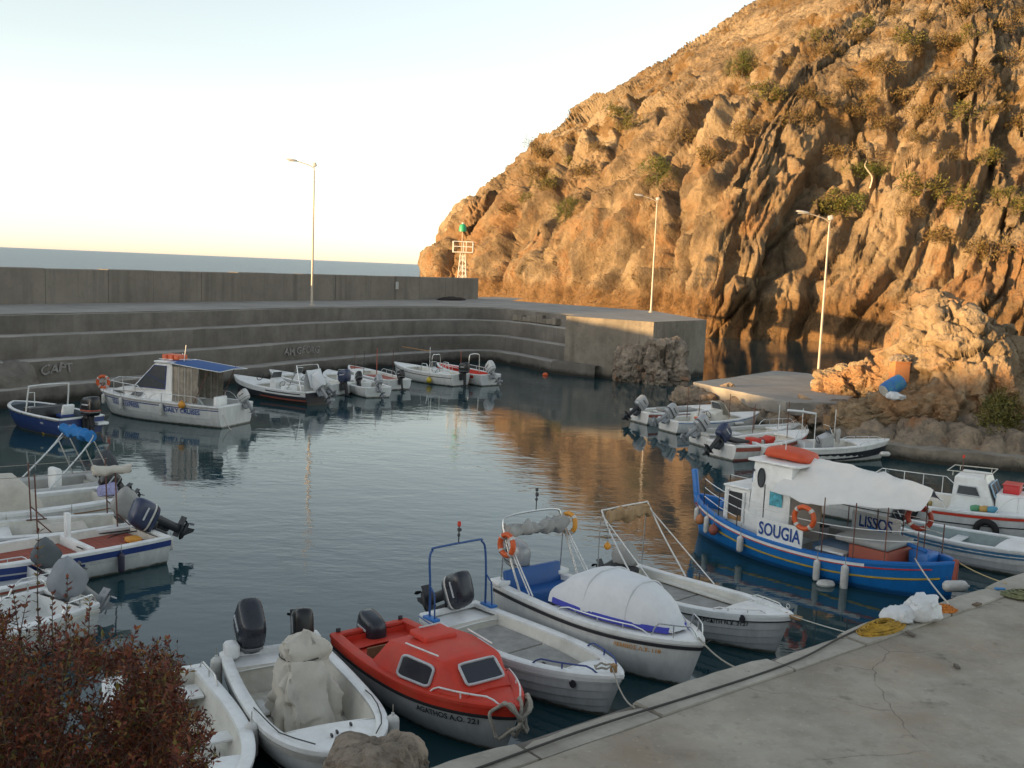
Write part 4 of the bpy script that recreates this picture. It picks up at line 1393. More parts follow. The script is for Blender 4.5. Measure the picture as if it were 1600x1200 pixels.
def life_ring(p, label, R1=0.27, r=0.065, rot=(0, 0, 0), group='life rings', mat=ORNG):
    t = thing('life_ring', label, 'life ring', p, 0, group)
    t.rotation_euler = rot
    MB().torus((0, 0, 0), R1, r, n=28, k=9).build('ring', mat, t, 60)
    for k in range(4):
        a = PI / 4 + k * PI / 2
        Mx = Matrix.Rotation(a, 3, 'Z')
        pts = []
        rings = []
        for j in range(4):
            b_ = -0.13 + 0.26 * j / 3
            d = Vector((math.cos(b_), math.sin(b_), 0))
            rings.append([d * (R1 + (r + .006) * math.cos(2 * PI * q / 9)) + Vector((0, 0, (r + .006) * math.sin(2 * PI * q / 9))) for q in range(9)])
        MB().loft(rings, caps=False, M=Mx).build('band', FENW, t, 60)
    return t

def rope(a, b, s, label, mat=ROPE, r=0.012, n=12, name='mooring_rope', cat='rope'):
    return tag(MB().tube(sag(a, b, s, n), r, 6).build(name, mat), label, cat)

def crumple(V, amp, sc, seed):
    A = np.array([list(v) for v in V])
    A += amp * np.stack([fbm(A / sc, 4, seed + k) for k in (0, 5, 9)], 1)
    return [Vector(a) for a in A]

# ---------------------------------------------------------------- foreground row
# 1 white skiff behind the bush
b = Boat('skiff', 'white skiff half hidden behind the red-leaved bush', (345, 1240), (240, 1052), .7, .6, 1.7, tw=.85, mb=.7)
b.hull(HWHITE); b.rim(GEL, .16); b.well(GELC, None, .04, .78, .16, .14); b.deck(GEL, .76)
b.bench(GEL, .12, .5, .42); b.bench(GEL, .5, .3, .38)
b.rail('grab_rail', STEEL, .02, .22, .16, .014, 1)
b.deck(GELC, .36, .62, name='side_locker', dz=-.1) if False else None

# 2 open white boat with covered console
b = Boat('open_boat', 'open white boat with canvas-covered console and two outboards beside the bush', (552, 1178), (423, 1012), .72, .6, 1.8, tw=.9, nb=3.4, mb=.6, rake=.2, dip=.03)
b.hull(HWHITE); b.strip('rub_rail', paint('pale_rubber', (.42, .41, .38), .6), .06, .13, out=.02); b.rim(GEL, .15, .05)
b.strip('waterline_stripe', BLKR, .40, .46, 0, .97, out=.012)
b.well(GELC, FLOORG, .15, .76, .17, .14, .86)
b.deck(GEL, .75, gw=.12, dz=-.02); b.deck(GEL, .0, .16, gw=.12, dz=-.06, name='aft_deck')
for sg in (1, -1):
    MB().rbox((.13, sg * (b.hb(0) - .14), b.zs + .1), (.34, .24, .26), .1).build('stern_bolster', GEL, b.root)
b.motor(MOTD, k=1.3, tilt=34, y=-.34, dz=-.1, x=-.04, stripe=LEGG)
b.motor(MOTB, k=1.0, tilt=70, y=.5, dz=.1, x=-.02, stripe=FENW, turn=-8)
MB().rbox((1.35, -.45, .2), (.5, .12, .06), .03).build('seat_board', GEL, b.root)
for (t, y) in ((.80, .25), (.86, -.1), (.84, .0)):
    MB().rbox((t * b.L, y, b.sh(t) + .045), (.07, .03, .04), .01).build('cleat', DARKM, b.root)
for sg in (1, -1):
    MB().tube([b.gun(t, sg, .07, .065 + (.03 if k % 3 else 0)) for k, t in enumerate([.55, .62, .7, .78, .86, .93])], .009, 5).build('grab_line', ROPED, b.root)
cov = thing('console_cover', 'beige canvas cover tied over the console of the open white boat', 'cover', b.w((b.L * .44, 0.02, .15)), b.ang)
rg = []; rn_ = random.Random(4)
for i, (z, rx, ry, ox) in enumerate([(0.0, .66, .5, 0), (.06, .64, .49, 0), (.12, .62, .48, 0), (.2, .59, .465, 0), (.28, .56, .45, 0), (.35, .53, .44, 0), (.44, .49, .43, -.01), (.52, .46, .42, -.01), (.6, .43, .41, -.02), (.7, .40, .395, -.04), (.8, .36, .38, -.06), (.87, .34, .36, -.08), (.93, .315, .345, -.1), (.96, .30, .335, -.105), (.985, .27, .31, -.11), (1.01, .275, .32, -.11), (1.06, .285, .345, -.12), (1.14, .27, .345, -.13), (1.22, .22, .31, -.12), (1.30, .13, .2, -.1), (1.36, .06, .1, -.09), (1.38, .02, .03, -.08)]):
    ring = []
    for j in range(48):
        a = 2 * PI * j / 48
        f = 1 + (0.06 * math.sin(5 * a + z * 3.2) + .05 * math.sin(8 * a - z * 4 + 1) + .05 * math.sin(13 * a + z * 3)) * (1.2 - .8 * z)
        ca, sa = math.cos(a), math.sin(a)
        ex = .62 if z < .5 else .46
        ring.append(Vector((ox + rx * f * math.copysign(abs(ca) ** ex, ca), ry * f * math.copysign(abs(sa) ** ex, sa), z + .03 * math.sin(3 * a + 1) * (i == 0) + (.22 * (ox + rx * ca) if z > 1.0 else 0))))
    rg.append(ring)
mbd = MB().loft(rg); mbd.v = facet(facet(crumple(mbd.v, .06, .4, 501), 0.09, .3, 505, (0, 0, .6)), .025, .13, 507, (0, 0, .6))
mbd.build('canvas', CANV, cov, 40)
MB().tube([Vector((-.11 + .305 * math.cos(a), .335 * math.sin(a), .985 + .01 * math.sin(3 * a))) for a in [2 * PI * j / 24 for j in range(24)]], .01, 6, closed=True).build('tie_rope', ROPED, cov)
MB().tube([(.19, -.02, .97), (.27, .02, .8), (.36, .0, .6), (.47, .04, .35), (.6, .0, .1), (.72, .05, 0.02)], .009, 6).build('tie_rope', ROPED, cov)
for i, (t, sg, lab, ln) in enumerate([(.06, -1, 'white fender at the stern quarter of the open white boat nearest the bush', .52), (.66, -1, 'white fender hanging at the bow of the open white boat, bush side', .5), (.80, 1, 'white fender squeezed between the open white boat and the red cabin boat', .55)]):
    p = b.side(t, b.sh(t) - .2, sg, .12)
    fender('fender', b.w(p), .095, ln, FENW, lab, 'fenders on the foreground boats', hang=.12)
B2o = b

# 3 red cabin boat
b = Boat('cabin_boat', 'red cabin boat with grey hull and two pale-framed windows', (812, 1107), (577, 980), .78, .66, 1.75, tw=.85, nb=2.5, mb=.85, dip=.02)
b.hull(HGREY)
b.strip('topside', REDP, -.02, .14, 0, 1, out=.014)
b.strip('rub_rail', BLKR, .14, .19, out=.028)
b.rim(REDP, .15, .04, lip=.03)
b.well(REDP, None, .05, .40, .16, .16, .86)
b.deck(REDP, .36, gw=.1, dz=.0, camber=.05)
b.deck(REDP, 0, .13, gw=.12, dz=-.12, name='aft_deck')
# cabin trunk
sec = [(.33, .9, .14), (.385, .9, .40), (.54, .9, .46), (.70, .9, .44), (.72, .9, .42), (.825, .66, .05)]
rg = []
for t, y, h in sec:
    z = b.sh(t); y = min(y, b.hb(t) - .06)
    rg.append([Vector((t * b.L, y, z)), Vector((t * b.L, y * .80, z + h * .86)), Vector((t * b.L, y * .70, z + h)), Vector((t * b.L, 0, z + h + .03)), Vector((t * b.L, -y * .70, z + h)), Vector((t * b.L, -y * .80, z + h * .86)), Vector((t * b.L, -y, z))])
cb = MB().loft(rg, closed=False)
k = 7; cb.f.append(list(range(k))); cb.f.append(list(reversed(range(5 * k, 6 * k))))
cabin = cb.build('cabin', REDP, b.root, 30)
MB().rbox((.47 * b.L, 0, b.sh(.5) + .50), (.5, .6, .1), .04).build('hatch', REDP, cabin)
MB().tube([(.43 * b.L, .16, b.sh(.5) + .575), (.43 * b.L, -.16, b.sh(.5) + .575)], .014).build('hatch_handle', FRAMEG, cabin)
def panel_on(rgs, i0, i1, ja, jb, u0, u1, v0, v1, out):
    A, Bq, C_, D = rgs[i0][ja], rgs[i1][ja], rgs[i1][jb], rgs[i0][jb]
    nrm = (Bq - A).cross(D - A).normalized()
    def f(u, v): return A.lerp(Bq, u).lerp(D.lerp(C_, u), v)
    cen = f(.5, .5)
    if nrm.dot(cen - Vector((b.L * .6, 0, b.zs))) < 0: nrm = -nrm
    return f, nrm
def window_on(rgs, i0, i1, ja, jb, u0, u1, v0, v1, parent, out=.012, r=.18, skew=0.0, gm=GLASS, fm=FRAMEG, wid=.024):
    f, nrm = panel_on(rgs, i0, i1, ja, jb, u0, u1, v0, v1, out)
    loop = []
    for cx, cy, a0 in ((1 - r, 1 - r, 0), (r, 1 - r, 90), (r, r, 180), (1 - r, r, 270)):
        for q in range(5):
            a = R(a0 + 22.5 * q); loop.append((cx + r * math.cos(a), cy + r * math.sin(a)))
    P = [f(u0 + (u1 - u0) * (x + skew * (y - .5)), v0 + (v1 - v0) * y) + nrm * out for x, y in loop]
    wnd = MB().tube(P, wid, 6, closed=True).build('window', fm, parent, 60)
    MB().add(P, [list(range(len(P)))]).build('pane', gm, wnd, None)
    return wnd
window_on(rg, 2, 3, 6, 5, -.12, .94, .16, .92, cabin, out=.02)
window_on(rg, 2, 3, 0, 1, -.12, .94, .16, .92, cabin, out=.02)
# front screens either side of the centreline
for wdt in (.33,):
    P4 = [Vector((.738 * b.L, wdt, b.sh(.74) + .375)), Vector((.738 * b.L, -wdt, b.sh(.74) + .375)), Vector((.803 * b.L, -wdt * 1.04, b.sh(.80) + .14)), Vector((.803 * b.L, wdt * 1.04, b.sh(.80) + .14))]
    nr = (P4[1] - P4[0]).cross(P4[3] - P4[0]).normalized()
    if nr.x < 0: nr = -nr
    P4 = [p + nr * .045 for p in P4]
    P = []
    for i in range(4):
        a, c, d = P4[i - 1], P4[i], P4[(i + 1) % 4]
        P += [c.lerp(a, .16), c.lerp(a, .05).lerp(c.lerp(d, .05), .5), c.lerp(d, .16)]
    wnd = MB().tube(P, .022, 6, closed=True).build('window', FRAMEG, cabin, 60)
    MB().add(P, [list(range(len(P)))]).build('pane', GLASS, wnd, None)
for sg in (1, -1):
    MB().tube([(t * b.L, sg * (.58 - .5 * (t - .52)), b.sh(t) + .50) for t in (.50, .56, .62, .68)], .013).build('grab_rail', WTUBE, cabin)
b.rail('bow_rail', WTUBE, .70, .95, .12, .014, 1, ins=.05)
MB().box((.20 * b.L, -.05, .46), (.03, .95, .4)).build('hatch_board', PLY, b.root)
MB().rbox((.31 * b.L - .1, -.45, .42), (.25, .3, .3), .04).build('box', FLOORG, b.root)
b.bench(REDP, .12, .5, .5)
b.motor(MOTD, k=1.08, tilt=8, y=.0, dz=-.40, x=.26, stripe=FENW)
for y in (.62, -.62):
    MB().rbox((.02, y, b.zs + .07), (.05, .08, .08), .02).build('cleat', DARKM, b.root)
b.text('AGATHOS A.O. 221', .78, .27, .125, INKD, sgn=-1)
tag(MB().tube(crumple([b.w(Vector((b.L - .1 + .17 * math.cos(a) + .02 * math.sin(2.3 * a), .34 * math.sin(a * .5) * (1 if a < 13 else -1) * math.cos(a * .13), .62 + .22 * math.sin(a) + .03 * math.cos(3.1 * a)))) for a in [i * .33 for i in range(110)]], .07, .2, 92), .028, 7).build('rope_coil', ROPE), 'thick frayed rope coil over the bow of the red cabin boat', 'rope')
RedB = b

# 4 white clinker boat with blue arch
b = Boat('clinker_boat', 'white clinker boat with blue tube arch at the stern', (973, 1058), (701, 951), .74, .6, 1.62, tw=.82, nb=2.4, mb=.8, dip=.05)
b.hull(hullpaint('pale_grey_hull', (.52, .525, .52)), clinker=7); b.strip('rub_rail', GEL, -.01, .09, out=.02); b.strip('stripe', BLUEP, -.015, .02, 0, .4, out=.03)
b.rim(GEL, .16, .045)
b.well(GELC, FLOORG, .17, .80, .17, .40, .92, boards=[(.19, .455), (.475, .72)])
b.deck(GEL, .79, dz=-.03); b.deck(GEL, 0, .18, dz=-.08, name='aft_deck')
b.bench(GELC, .735, .05, .5)
b.motor(MOTD, k=1.15, tilt=62, y=.05, dz=.02, stripe=FENW)
arch = [(.28, .66, .6), (.27, .66, 1.2), (.22, .655, 1.72), (.2, .58, 1.86), (.2, .5, 1.9), (.2, -.5, 1.9), (.2, -.58, 1.86), (.22, -.655, 1.72), (.27, -.66, 1.2), (.28, -.66, .6)]
ar = MB().tube(spline(arch, 4), .021, 8).build('arch', BTUBE, b.root)
for sg in (1, -1):
    MB().tube([(.25, sg * .66, 1.25), (.42, sg * .67, 1.1), (.46, sg * .68, .62)], .015).build('strut', BTUBE, ar)
    MB().rbox((.36, sg * .68, .65), (.34, .16, .05), .02).build('foot', BLUEP, ar)
mk = MB()
mk.tube([(.2, .02, 1.9), (.2, .02, 2.28)], .012); mk.rbox((.2, .02, 2.06), (.05, .05, .06), .02); mk.rbox((.2, .03, 2.16), (.07, .07, .06), .02)
mk.build('light_mast', DARKM, ar)
MB().rbox((.2, .02, 2.27), (.07, .06, .1), .03).build('lamp', REDP, ar)
for sg in (-1, 1):
    b.rail('bow_rail', NAVY, .68, .93, .13, .015, 1, ins=.07, sides=(sg,))
MB().rbox((b.L * .955, 0, b.sh(.95) + .1), (.1, .1, .14), .03).build('mooring_post', WOOD, b.root)
MB().rbox((b.L * .62, -.1, .45), (.06, .04, .03), .01).build('ring', DARKM, b.root)
MB().lathe([(.03, -.012), (.07, -.01), (.07, .01), (.03, .012)], 12, M=Matrix.Rotation(PI / 2, 3, 'X'), c=b.side(.86, b.sh(.86) - .15, -1, .02)).build('hawse_plate', DARKM, b.root)
rope(b.w((b.L * .96, -.05, b.zb + .1)), Q(3.2, .25, QZ + .03), .12, 'slack rope from the clinker boat with the blue arch to the quay')
tag(MB().tube(crumple([b.w(Vector((b.L * .93 + .12 * math.cos(a), -.12 + .14 * math.sin(a), .84 + .02 * math.sin(5 * a)))) for a in [i * .5 for i in range(38)]], .05, .2, 90), .014, 6).build('rope_coil', ROPE), 'tangle of rope on the bow of the clinker boat with the blue arch', 'rope')
ClB = b

# 5 white day boat with domed cover
b = Boat('day_boat', 'white day boat under a domed white canvas with blue trim', (1100, 1006), (822, 903), .86, .76, 1.9, tw=.88, nb=2.4, mb=.85, dip=.0)
b.hull(HWHITE); b.strip('rub_rail', DARKM, .07, .13, out=.022); b.rim(GEL, .17, .05)
b.well(GEL, FLOORG, .06, .4, .18, .2, .9); b.deck(GEL, .36, dz=.0, camber=.03)
MB().rbox((.42, 0, .55), (.5, 1.45, .3), .07).build('bench', VINYL, b.root)
MB().rbox((.2, 0, .84), (.14, 1.45, .46), .06, Matrix.Rotation(R(-10), 3, 'Y')).build('backrest', VINYL, b.root)
for sg in (1, -1):
    MB().rbox((.12, sg * .78, .84), (.34, .3, .1), .04).build('stern_seat', GEL, b.root)
b.motor(MOTG, LEGG, k=1.05, tilt=8, y=-.1, dz=.1, txt='HONDA')
dome = thing('canvas_dome', 'domed white canvas cover laced over the day boat', 'cover', b.w((b.L * .62, 0, .8)), b.ang)
DI = Matrix.Translation((-b.L * .62, 0, -.8))
rg = []; n = 26
for i in range(n + 1):
    u = i / n
    t = .315 + .57 * u
    y = max(.03, b.hb(t) - .26)
    h = .74 * max(0, 1 - abs(2 * u - .95) ** 3.0) ** .62 if u < 1 else 0
    if u < .02: h = .62 * .55
    h = max(h, .02)
    ring = []
    for j in range(21):
        a = PI * j / 20
        yy = y * math.copysign(abs(math.cos(a)) ** .75, math.cos(a))
        ring.append(Vector((t * b.L, yy, b.sh(t) + .05 + h * math.sin(a) ** .85)))
    rg.append(ring)
mbd = MB().loft(rg, closed=False); mbd.f.append(list(range(21)))
mbd.v = crease(crumple(mbd.v, .03, .5, 520), .015, .35, 523)
mbd.xf(DI).build('canvas', CANW, dome, 60)
for i in (9, 18):
    MB().tube([p + Vector((0, 0, .012)) for p in rg[i]], .013, 5).xf(DI).build('seam', CANW, dome)
for sg in (1, -1):
    rr2 = []
    for t in [.34 + .53 * k / 18 for k in range(19)]:
        y = max(.03, b.hb(t) - .26) + .012
        z = b.sh(t) + .05
        rr2.append([Vector((t * b.L, sg * (y + .01), z)), Vector((t * b.L, sg * (y - .0), z + .1)), Vector((t * b.L, sg * (y - .05), z + .1)), Vector((t * b.L, sg * (y - .05), z))])
    MB().loft(rr2).xf(DI).build('trim', PURP, dome, 50)
b.rail('side_rail', STEEL, .40, .84, .14, .012, 3, ins=.1)
b.rail('bow_rail', STEEL, .84, .985, .26, .012, 1, ins=.05)
bf = [(.75, .78, .78), (.35, .78, 1.5), (.12, .76, 2.02), (.1, .6, 2.14), (.1, 0, 2.17), (.1, -.6, 2.14), (.12, -.76, 2.02), (.35, -.78, 1.5), (.75, -.78, .78)]
bi = MB().tube(spline(bf, 4), .022, 8).build('bimini_frame', STEEL, b.root)
for sg in (1, -1):
    MB().tube([(.14, sg * .77, 1.95), (1.15, sg * .8, .84)], .014).build('strut', WTUBE, bi)
    MB().tube([(.2, sg * .77, 1.8), (1.05, sg * .8, .84)], .014).build('strut', WTUBE, bi)
    MB().tube([(.2, sg * .77, 1.8), (.15, sg * .78, .8)], .014).build('strut', STEEL, bi)
rg = []
for i in range(25):
    y = -.74 + 1.48 * i / 24
    c0 = Vector((.24, y, 1.93 + .05 * math.cos(y * 2) - .05 * abs(math.sin(i * 1.1))))
    rg.append([c0 + Vector((.13 * math.cos(a) * (1 + .06 * math.sin(i * 1.7)), .02 * math.sin(a * 3), (.15 + .02 * math.sin(i * .9)) * math.sin(a) - .06)) for a in [2 * PI * j / 10 for j in range(10)]])
mbd = MB().loft(rg); mbd.v = crease(crumple(mbd.v, .10, .4, 530), .06, .16, 533)
mbd.build('furled_bimini', CANG, bi, 60)
mk = MB(); mk.tube([(.1, .1, 2.16), (.1, .1, 2.62)], .01); mk.rbox((.1, .1, 2.4), (.05, .05, .06), .02); mk.rbox((.1, .11, 2.5), (.06, .06, .08), .02); mk.rbox((.1, .1, 2.6), (.06, .05, .07), .02)
mk.build('light_mast', DARKM, bi)
life_ring(b.w((.38, -.86, 1.66)), 'red life ring on the bimini frame of the domed day boat', .2, .055, (PI / 2 * .95, 0, b.ang), mat=ORNG)
life_ring(b.w((.26, .86, 1.85)), 'amber life ring on the far side of the domed day boat', .2, .05, (PI / 2 * .95, 0, b.ang), mat=ORNY)
b.text('ΛΕΜΒΟΣ Λ.Χ. 118', .80, .21, .1, ORNY, sgn=-1)
rope(b.w((b.L * .97, .02, b.zb + .06)), Q(5.55, .3, QZ + .02), .1, 'rope from the domed day boat bow to the quay kerb', ROPE, .014)
tag(MB().tube(sag(b.w((b.L * .9, -.3, .86)), b.w((b.L * .99, .25, .86)), .12) , .014, 6).build('bow_rope', ROPED), 'dark rope slung round the bow of the domed day boat', 'rope')
mbd = MB().loft([[b.w(Vector((b.L * .92 + .13 * i, -.16 + .1 * i, .72 - .28 * math.sin(PI * i / 3) - .06 * k_ )) + Vector((0, .03 * k_, 0))) for k_ in (-1, 1)] for i in range(4)], closed=False)
DomeB = b

# 6 white clinker boat with tan bimini
b = Boat('clinker_boat', 'white clinker boat with furled tan bimini and grey floor boards', (1238, 962), (985, 897), .82, .62, 1.7, L=4.25, anchor='bow', tw=.78, nb=2.3, mb=.8, dip=.07)
b.hull(hullpaint('pale_grey_hull', (.52, .525, .52)), clinker=7); b.strip('rub_rail', GEL, -.01, .10, out=.022); b.strip('rub_line', BLKR, .10, .125, .2, 1, out=.024)
b.rim(GEL, .16, .045); b.well(GELC, FLOORG, .05, .72, .17, .42, .92, boards=[(.1, .4), (.415, .69)])
b.deck(GEL, .70, dz=-.02); b.bench(GELC, .71, .06, .5)
for sg in (1, -1):
    MB().rbox((b.L * .4, sg * .55, .5), (b.L * .5, .16, .05), .02).build('side_bench', GELC, b.root)
b.motor(MOTB, k=.9, tilt=55, cover=CANG, y=.05)
MB().rbox((.25, -.2, .74), (.6, .5, .16), .08).build('folded_sheet', BLKR, b.root)
bf = [(1.2, .76, .66), (.5, .76, 1.45), (.1, .74, 2.0), (.08, .6, 2.06), (.08, -.6, 2.06), (.1, -.74, 2.0), (.5, -.76, 1.45), (1.2, -.76, .66)]
bi = MB().tube(spline(bf, 3), .017, 7).build('bimini_frame', WTUBE, b.root)
for sg in (1, -1):
    MB().tube([(.1, sg * .74, 1.95), (1.9, sg * .82, .66)], .013).build('strut', WTUBE, bi)
    MB().tube([(.05, sg * .74, 1.9), (.02, sg * .72, .62)], .013).build('strut', STEEL, bi)
rg = []
for i in range(21):
    y = -.66 + 1.32 * i / 20
    rg.append([Vector((.16 + .10 * math.cos(a), y, 1.92 + (.14 + .02 * math.sin(i * 1.3)) * math.sin(a))) for a in [2 * PI * j / 8 for j in range(8)]])
mbd = MB().loft(rg); mbd.v = crease(crumple(mbd.v, .10, .35, 540), .07, .16, 543); mbd.build('furled_bimini', CANT, bi, 60)
b.rail('side_rail', STEEL, .68, .92, .09, .012, 2, ins=.07)
MB().rbox((b.L + .02, 0, b.zb - .01), (.36, .12, .07), .03).build('bow_roller', WOOD, b.root)
MB().torus((b.L * .97, .04, b.zb + .14), .04, .008, Matrix.Rotation(PI / 2, 3, 'X'), 12, 5).build('bow_eye', STEEL, b.root)
MB().lathe([(.03, -.012), (.07, -.01), (.07, .01), (.03, .012)], 12, M=Matrix.Rotation(PI / 2, 3, 'X') , c=b.side(.83, b.sh(.83) - .05, -1, .03)).build('hawse_plate', DARKM, b.root)
b.text('ΑΦΡΟΔΙΤΗ Ν.Χ. 2121', .74, .17, .105, INKD, sgn=-1)
tag(fender('float', b.w((.55, -1.05, 1.45)), .075, .1, ORNY, 'small yellow float hung from the tan bimini boat', None, hang=.5, ball=True), cat='float')
rope(b.w((b.L * .98, 0, b.zb)), Q(8.45, .3, QZ), .02, 'taut bow rope of the tan bimini clinker boat', ROPEW, .01)
TanB = b

# ---------------------------------------------------------------- blue caique
b = Boat('caique', 'blue wooden caique with white awning and SOUGIA board', (1086, 772), (1497, 880), 1.02, .86, 2.75, tw=.3, canoe=True, nb=2.2, mb=.8, peak=.47, draft=.5, rake=.25, dip=.28, box=.7, cat='boat')
Bl = b; L_ = b.L
b.hull(HBLUE, n=34)
b.strip('bulwark', GEL, -.02, .10, .22, .93, out=.02)
b.strip('red_line', REDP, .10, .125, .05, .97, out=.022)
b.strip('yellow_rope', YELL, .32, .355, .03, .985, out=.03)
b.rim(BLUEP, .14, .05, across=False)
b.deck(paint('grey_deck', (.27, .265, .25), .85, stain=(.18, .16, .14)), .02, .98, gw=.14, dz=-.30, camber=.05, n=22, name='main_deck')
rgw = []
mbd = MB()
for sg in (1, -1):
    rg = []
    for t in b.ts(24, .01, .985):
        h = max(.01, b.hb(t) - .13)
        rg.append([Vector((t * L_, sg * h, b.sh(t) + .01)), Vector((t * L_, sg * h, b.sh(t) - .34))])
    mbd.loft(rg, closed=False)
mbd.build('bulwark_lining', BLUEP, b.root, 40)
MB().rbox((L_ - .02, 0, 1.25), (.16, .13, .95), .04, Matrix.Rotation(R(10), 3, 'Y')).build('stem_post', BLUEP, b.root)
MB().rbox((.05, 0, .62), (.12, .12, .62), .04).build('stern_post', REDD, b.root)
MB().rbox((.86 * L_, 0, b.sh(.86) + .12), (.14, .5, .14), .03).build('bitts', BLUEP, b.root)
# wheelhouse (upper) and companionway (lower)
def house(name, t0, t1, y, z0, z1, tp=.96, mat=GEL, slope=0.0):
    x0, x1 = t0 * L_, t1 * L_
    rg = []
    for z, k_, s_ in ((z0, 1, 0), (z1 - .05, tp, slope), (z1, tp - .03, slope)):
        rg.append([Vector((x0, y * k_, z)), Vector((x1 - s_, y * k_, z)), Vector((x1 - s_, -y * k_, z)), Vector((x0, -y * k_, z))])
    return MB().loft(rg).build(name, mat, b.root, 25)
zD = b.sh(.6) - .3
wh = house('wheelhouse', .535, .70, .72, zD, 2.42, slope=.12)
MB().rbox((.612 * L_ - .04, 0, 2.45), (.175 * L_ + .16, 1.58, .07), .03).build('roof', GEL, wh)
cp = house('companionway', .70, .805, .66, zD, 1.62, .97)
MB().rbox((.752 * L_, 0, 1.645), (.80, 1.42, .05), .02).build('roof', GEL, cp)
# door opening and panels, port side faces the water
dk = paint('dark_doorway', (.03, .03, .032), .6)
MB().box((.755 * L_, .655, 1.14), (.42, .03, .72)).build('doorway', dk, cp)
for x_ in (-.25, .25):
    MB().box((.755 * L_ + x_, .668, 1.14), (.07, .05, .8)).build('door_jamb', GEL, cp)
MB().box((.755 * L_, .67, .84), (.40, .025, .14)).build('door_sill', WOOD, cp)
for sg in (1, -1):
    P = [Vector((.652 * L_ + .11 * math.cos(a) * (1 if abs(math.cos(a)) < .7 else .9), sg * .712, 2.02 + .24 * math.sin(a))) for a in [2 * PI * j / 16 for j in range(16)]]
    w_ = MB().tube(P, .018, 6, closed=True).build('window', DARKM, wh)
    MB().add(P, [list(range(16))]).build('pane', GLASS2, w_, None)
    MB().box((.588 * L_, sg * .728, 1.56), (.36, .012, .36)).build('poster', paint('turquoise_poster', (.08, .36, .45), .5, var=.6, scale=9), wh)
pst = MB().box((.685 * L_, .725, 2.18), (.06, .03, .06)).build('vent', DARKM, wh)
for sg in (-1, 1):
    P = [Vector((.70 * L_ - .05, sg * .08, 2.25)), Vector((.70 * L_ - .05, sg * .58, 2.25)), Vector((.70 * L_ - .015, sg * .58, 1.85)), Vector((.70 * L_ - .015, sg * .08, 1.85))]
    w_ = MB().tube(P, .02, 6, closed=True).build('window', BLUEP, wh)
    MB().add(P, [(0, 1, 2, 3)]).build('pane', GLASS2, w_, None)
MB().box((.475 * L_, .70, 1.28), (.82, .03, 1.0)).build('side_panel', paint('brown_grey_panel', (.20, .175, .15), .7), wh)
mbx = MB(); mbx.tube([(.60 * L_, .3, 2.45), (.60 * L_, .3, 3.05)], .014); mbx.tube([(.66 * L_, -.2, 2.45), (.66 * L_, -.2, 2.85)], .014)
mbx.build('mast', WTUBE, wh)
# red covered raft on the roof
raft = thing('life_raft', 'orange-red covered bundle on the roof of the blue caique', 'raft', b.w((.60 * L_, 0, 2.49)), b.ang)
rg = []
for x_, w_, h_ in ((-.62, .28, .12), (-.5, .42, .22), (-.1, .5, .27), (.3, .5, .30), (.5, .44, .27), (.6, .3, .15)):
    rg.append([Vector((x_, w_ * math.copysign(abs(math.cos(a)) ** .7, math.cos(a)), h_ * (.5 + .5 * math.copysign(abs(math.sin(a)) ** .7, math.sin(a))))) for a in [2 * PI * j / 14 for j in range(14)]])
mbd = MB().loft(rg); mbd.v = crumple(mbd.v, .03, .25, 550); mbd.build('cover', paint('orange_red_cover', (.56, .075, .025), .6), raft, 60)
# awning: ridge sheet held out on poles
aw = thing('awning', 'off-white canvas awning stretched over the deck of the blue caique', 'awning', b.w((.36 * L_, 0, 2.3)), b.ang)
AI = Matrix.Translation((-.36 * L_, 0, -2.3))
rows = []
nx_, ny_ = 30, 18
for i in range(nx_ + 1):
    u = i / nx_
    x = (.57 - .48 * u) * L_
    ridge = 2.62 - .22 * u + .10 * math.sin(u * PI)
    half = 1.22 - .55 * max(0, u - .55) / .45
    edge_z = 1.86 + .10 * u - .20 * math.sin(min(1, u / .62) * PI) ** 2 * 0.6 + .22 * max(0, u - .6)
    row = []
    for j in range(ny_ + 1):
        v = -1 + 2 * j / ny_
        av = abs(v)
        z = ridge + (edge_z - ridge) * (av ** .95) + .06 * math.sin(u * PI * 3) * av * (1 - av) * 2
        z -= .07 * math.sin(av * PI) * (.6 + .4 * math.sin(u * 9))
        row.append(Vector((x, half * v, z)))
    rows.append(row)
mbd = MB().loft(rows, closed=False)
vv2 = crease(crumple(mbd.v, .09, .8, 560), .05, .55, 563); n_ = len(vv2)
mbd.v = vv2 + [p - Vector((0, 0, .012)) for p in vv2]; mbd.f += [[q + n_ for q in reversed(f_)] for f_ in mbd.f]
mbd.xf(AI).build('canvas', paint('awning_canvas', (.70, .68, .65), .85, var=.06, scale=1.5, bump=.1, stain=(.56, .54, .50), stain_amt=.4), aw, 70)
# stanchions and lifelines
stt = [.90, .80, .70, .585, .47, .36, .26, .17, .09]
for sg in (1, -1):
    for i, t in enumerate(stt):
        top = 2.0 if t in (.36, .26, .17, .585) else b.sh(t) + .75
        MB().tube([b.gun(t, sg, .06, -.02), b.gun(t, sg, .06, 0) * 1.0 + Vector((0, 0, top - b.sh(t)))], .014, 6).build('stanchion', RUST if t < .5 else DARKM, b.root)
    for h in (.28, .52, .75):
        pts = [b.gun(t, sg, .06, h) for t in [.90 - .81 * k_ / 20 for k_ in range(21)] if (h > .3 or t > .5 or t < .3)]
        if h == .28: pts = [b.gun(t, sg, .06, h) for t in (.9, .8, .7)]
        MB().tube(pts, .011, 6).build('guard_rail', WTUBE, b.root)
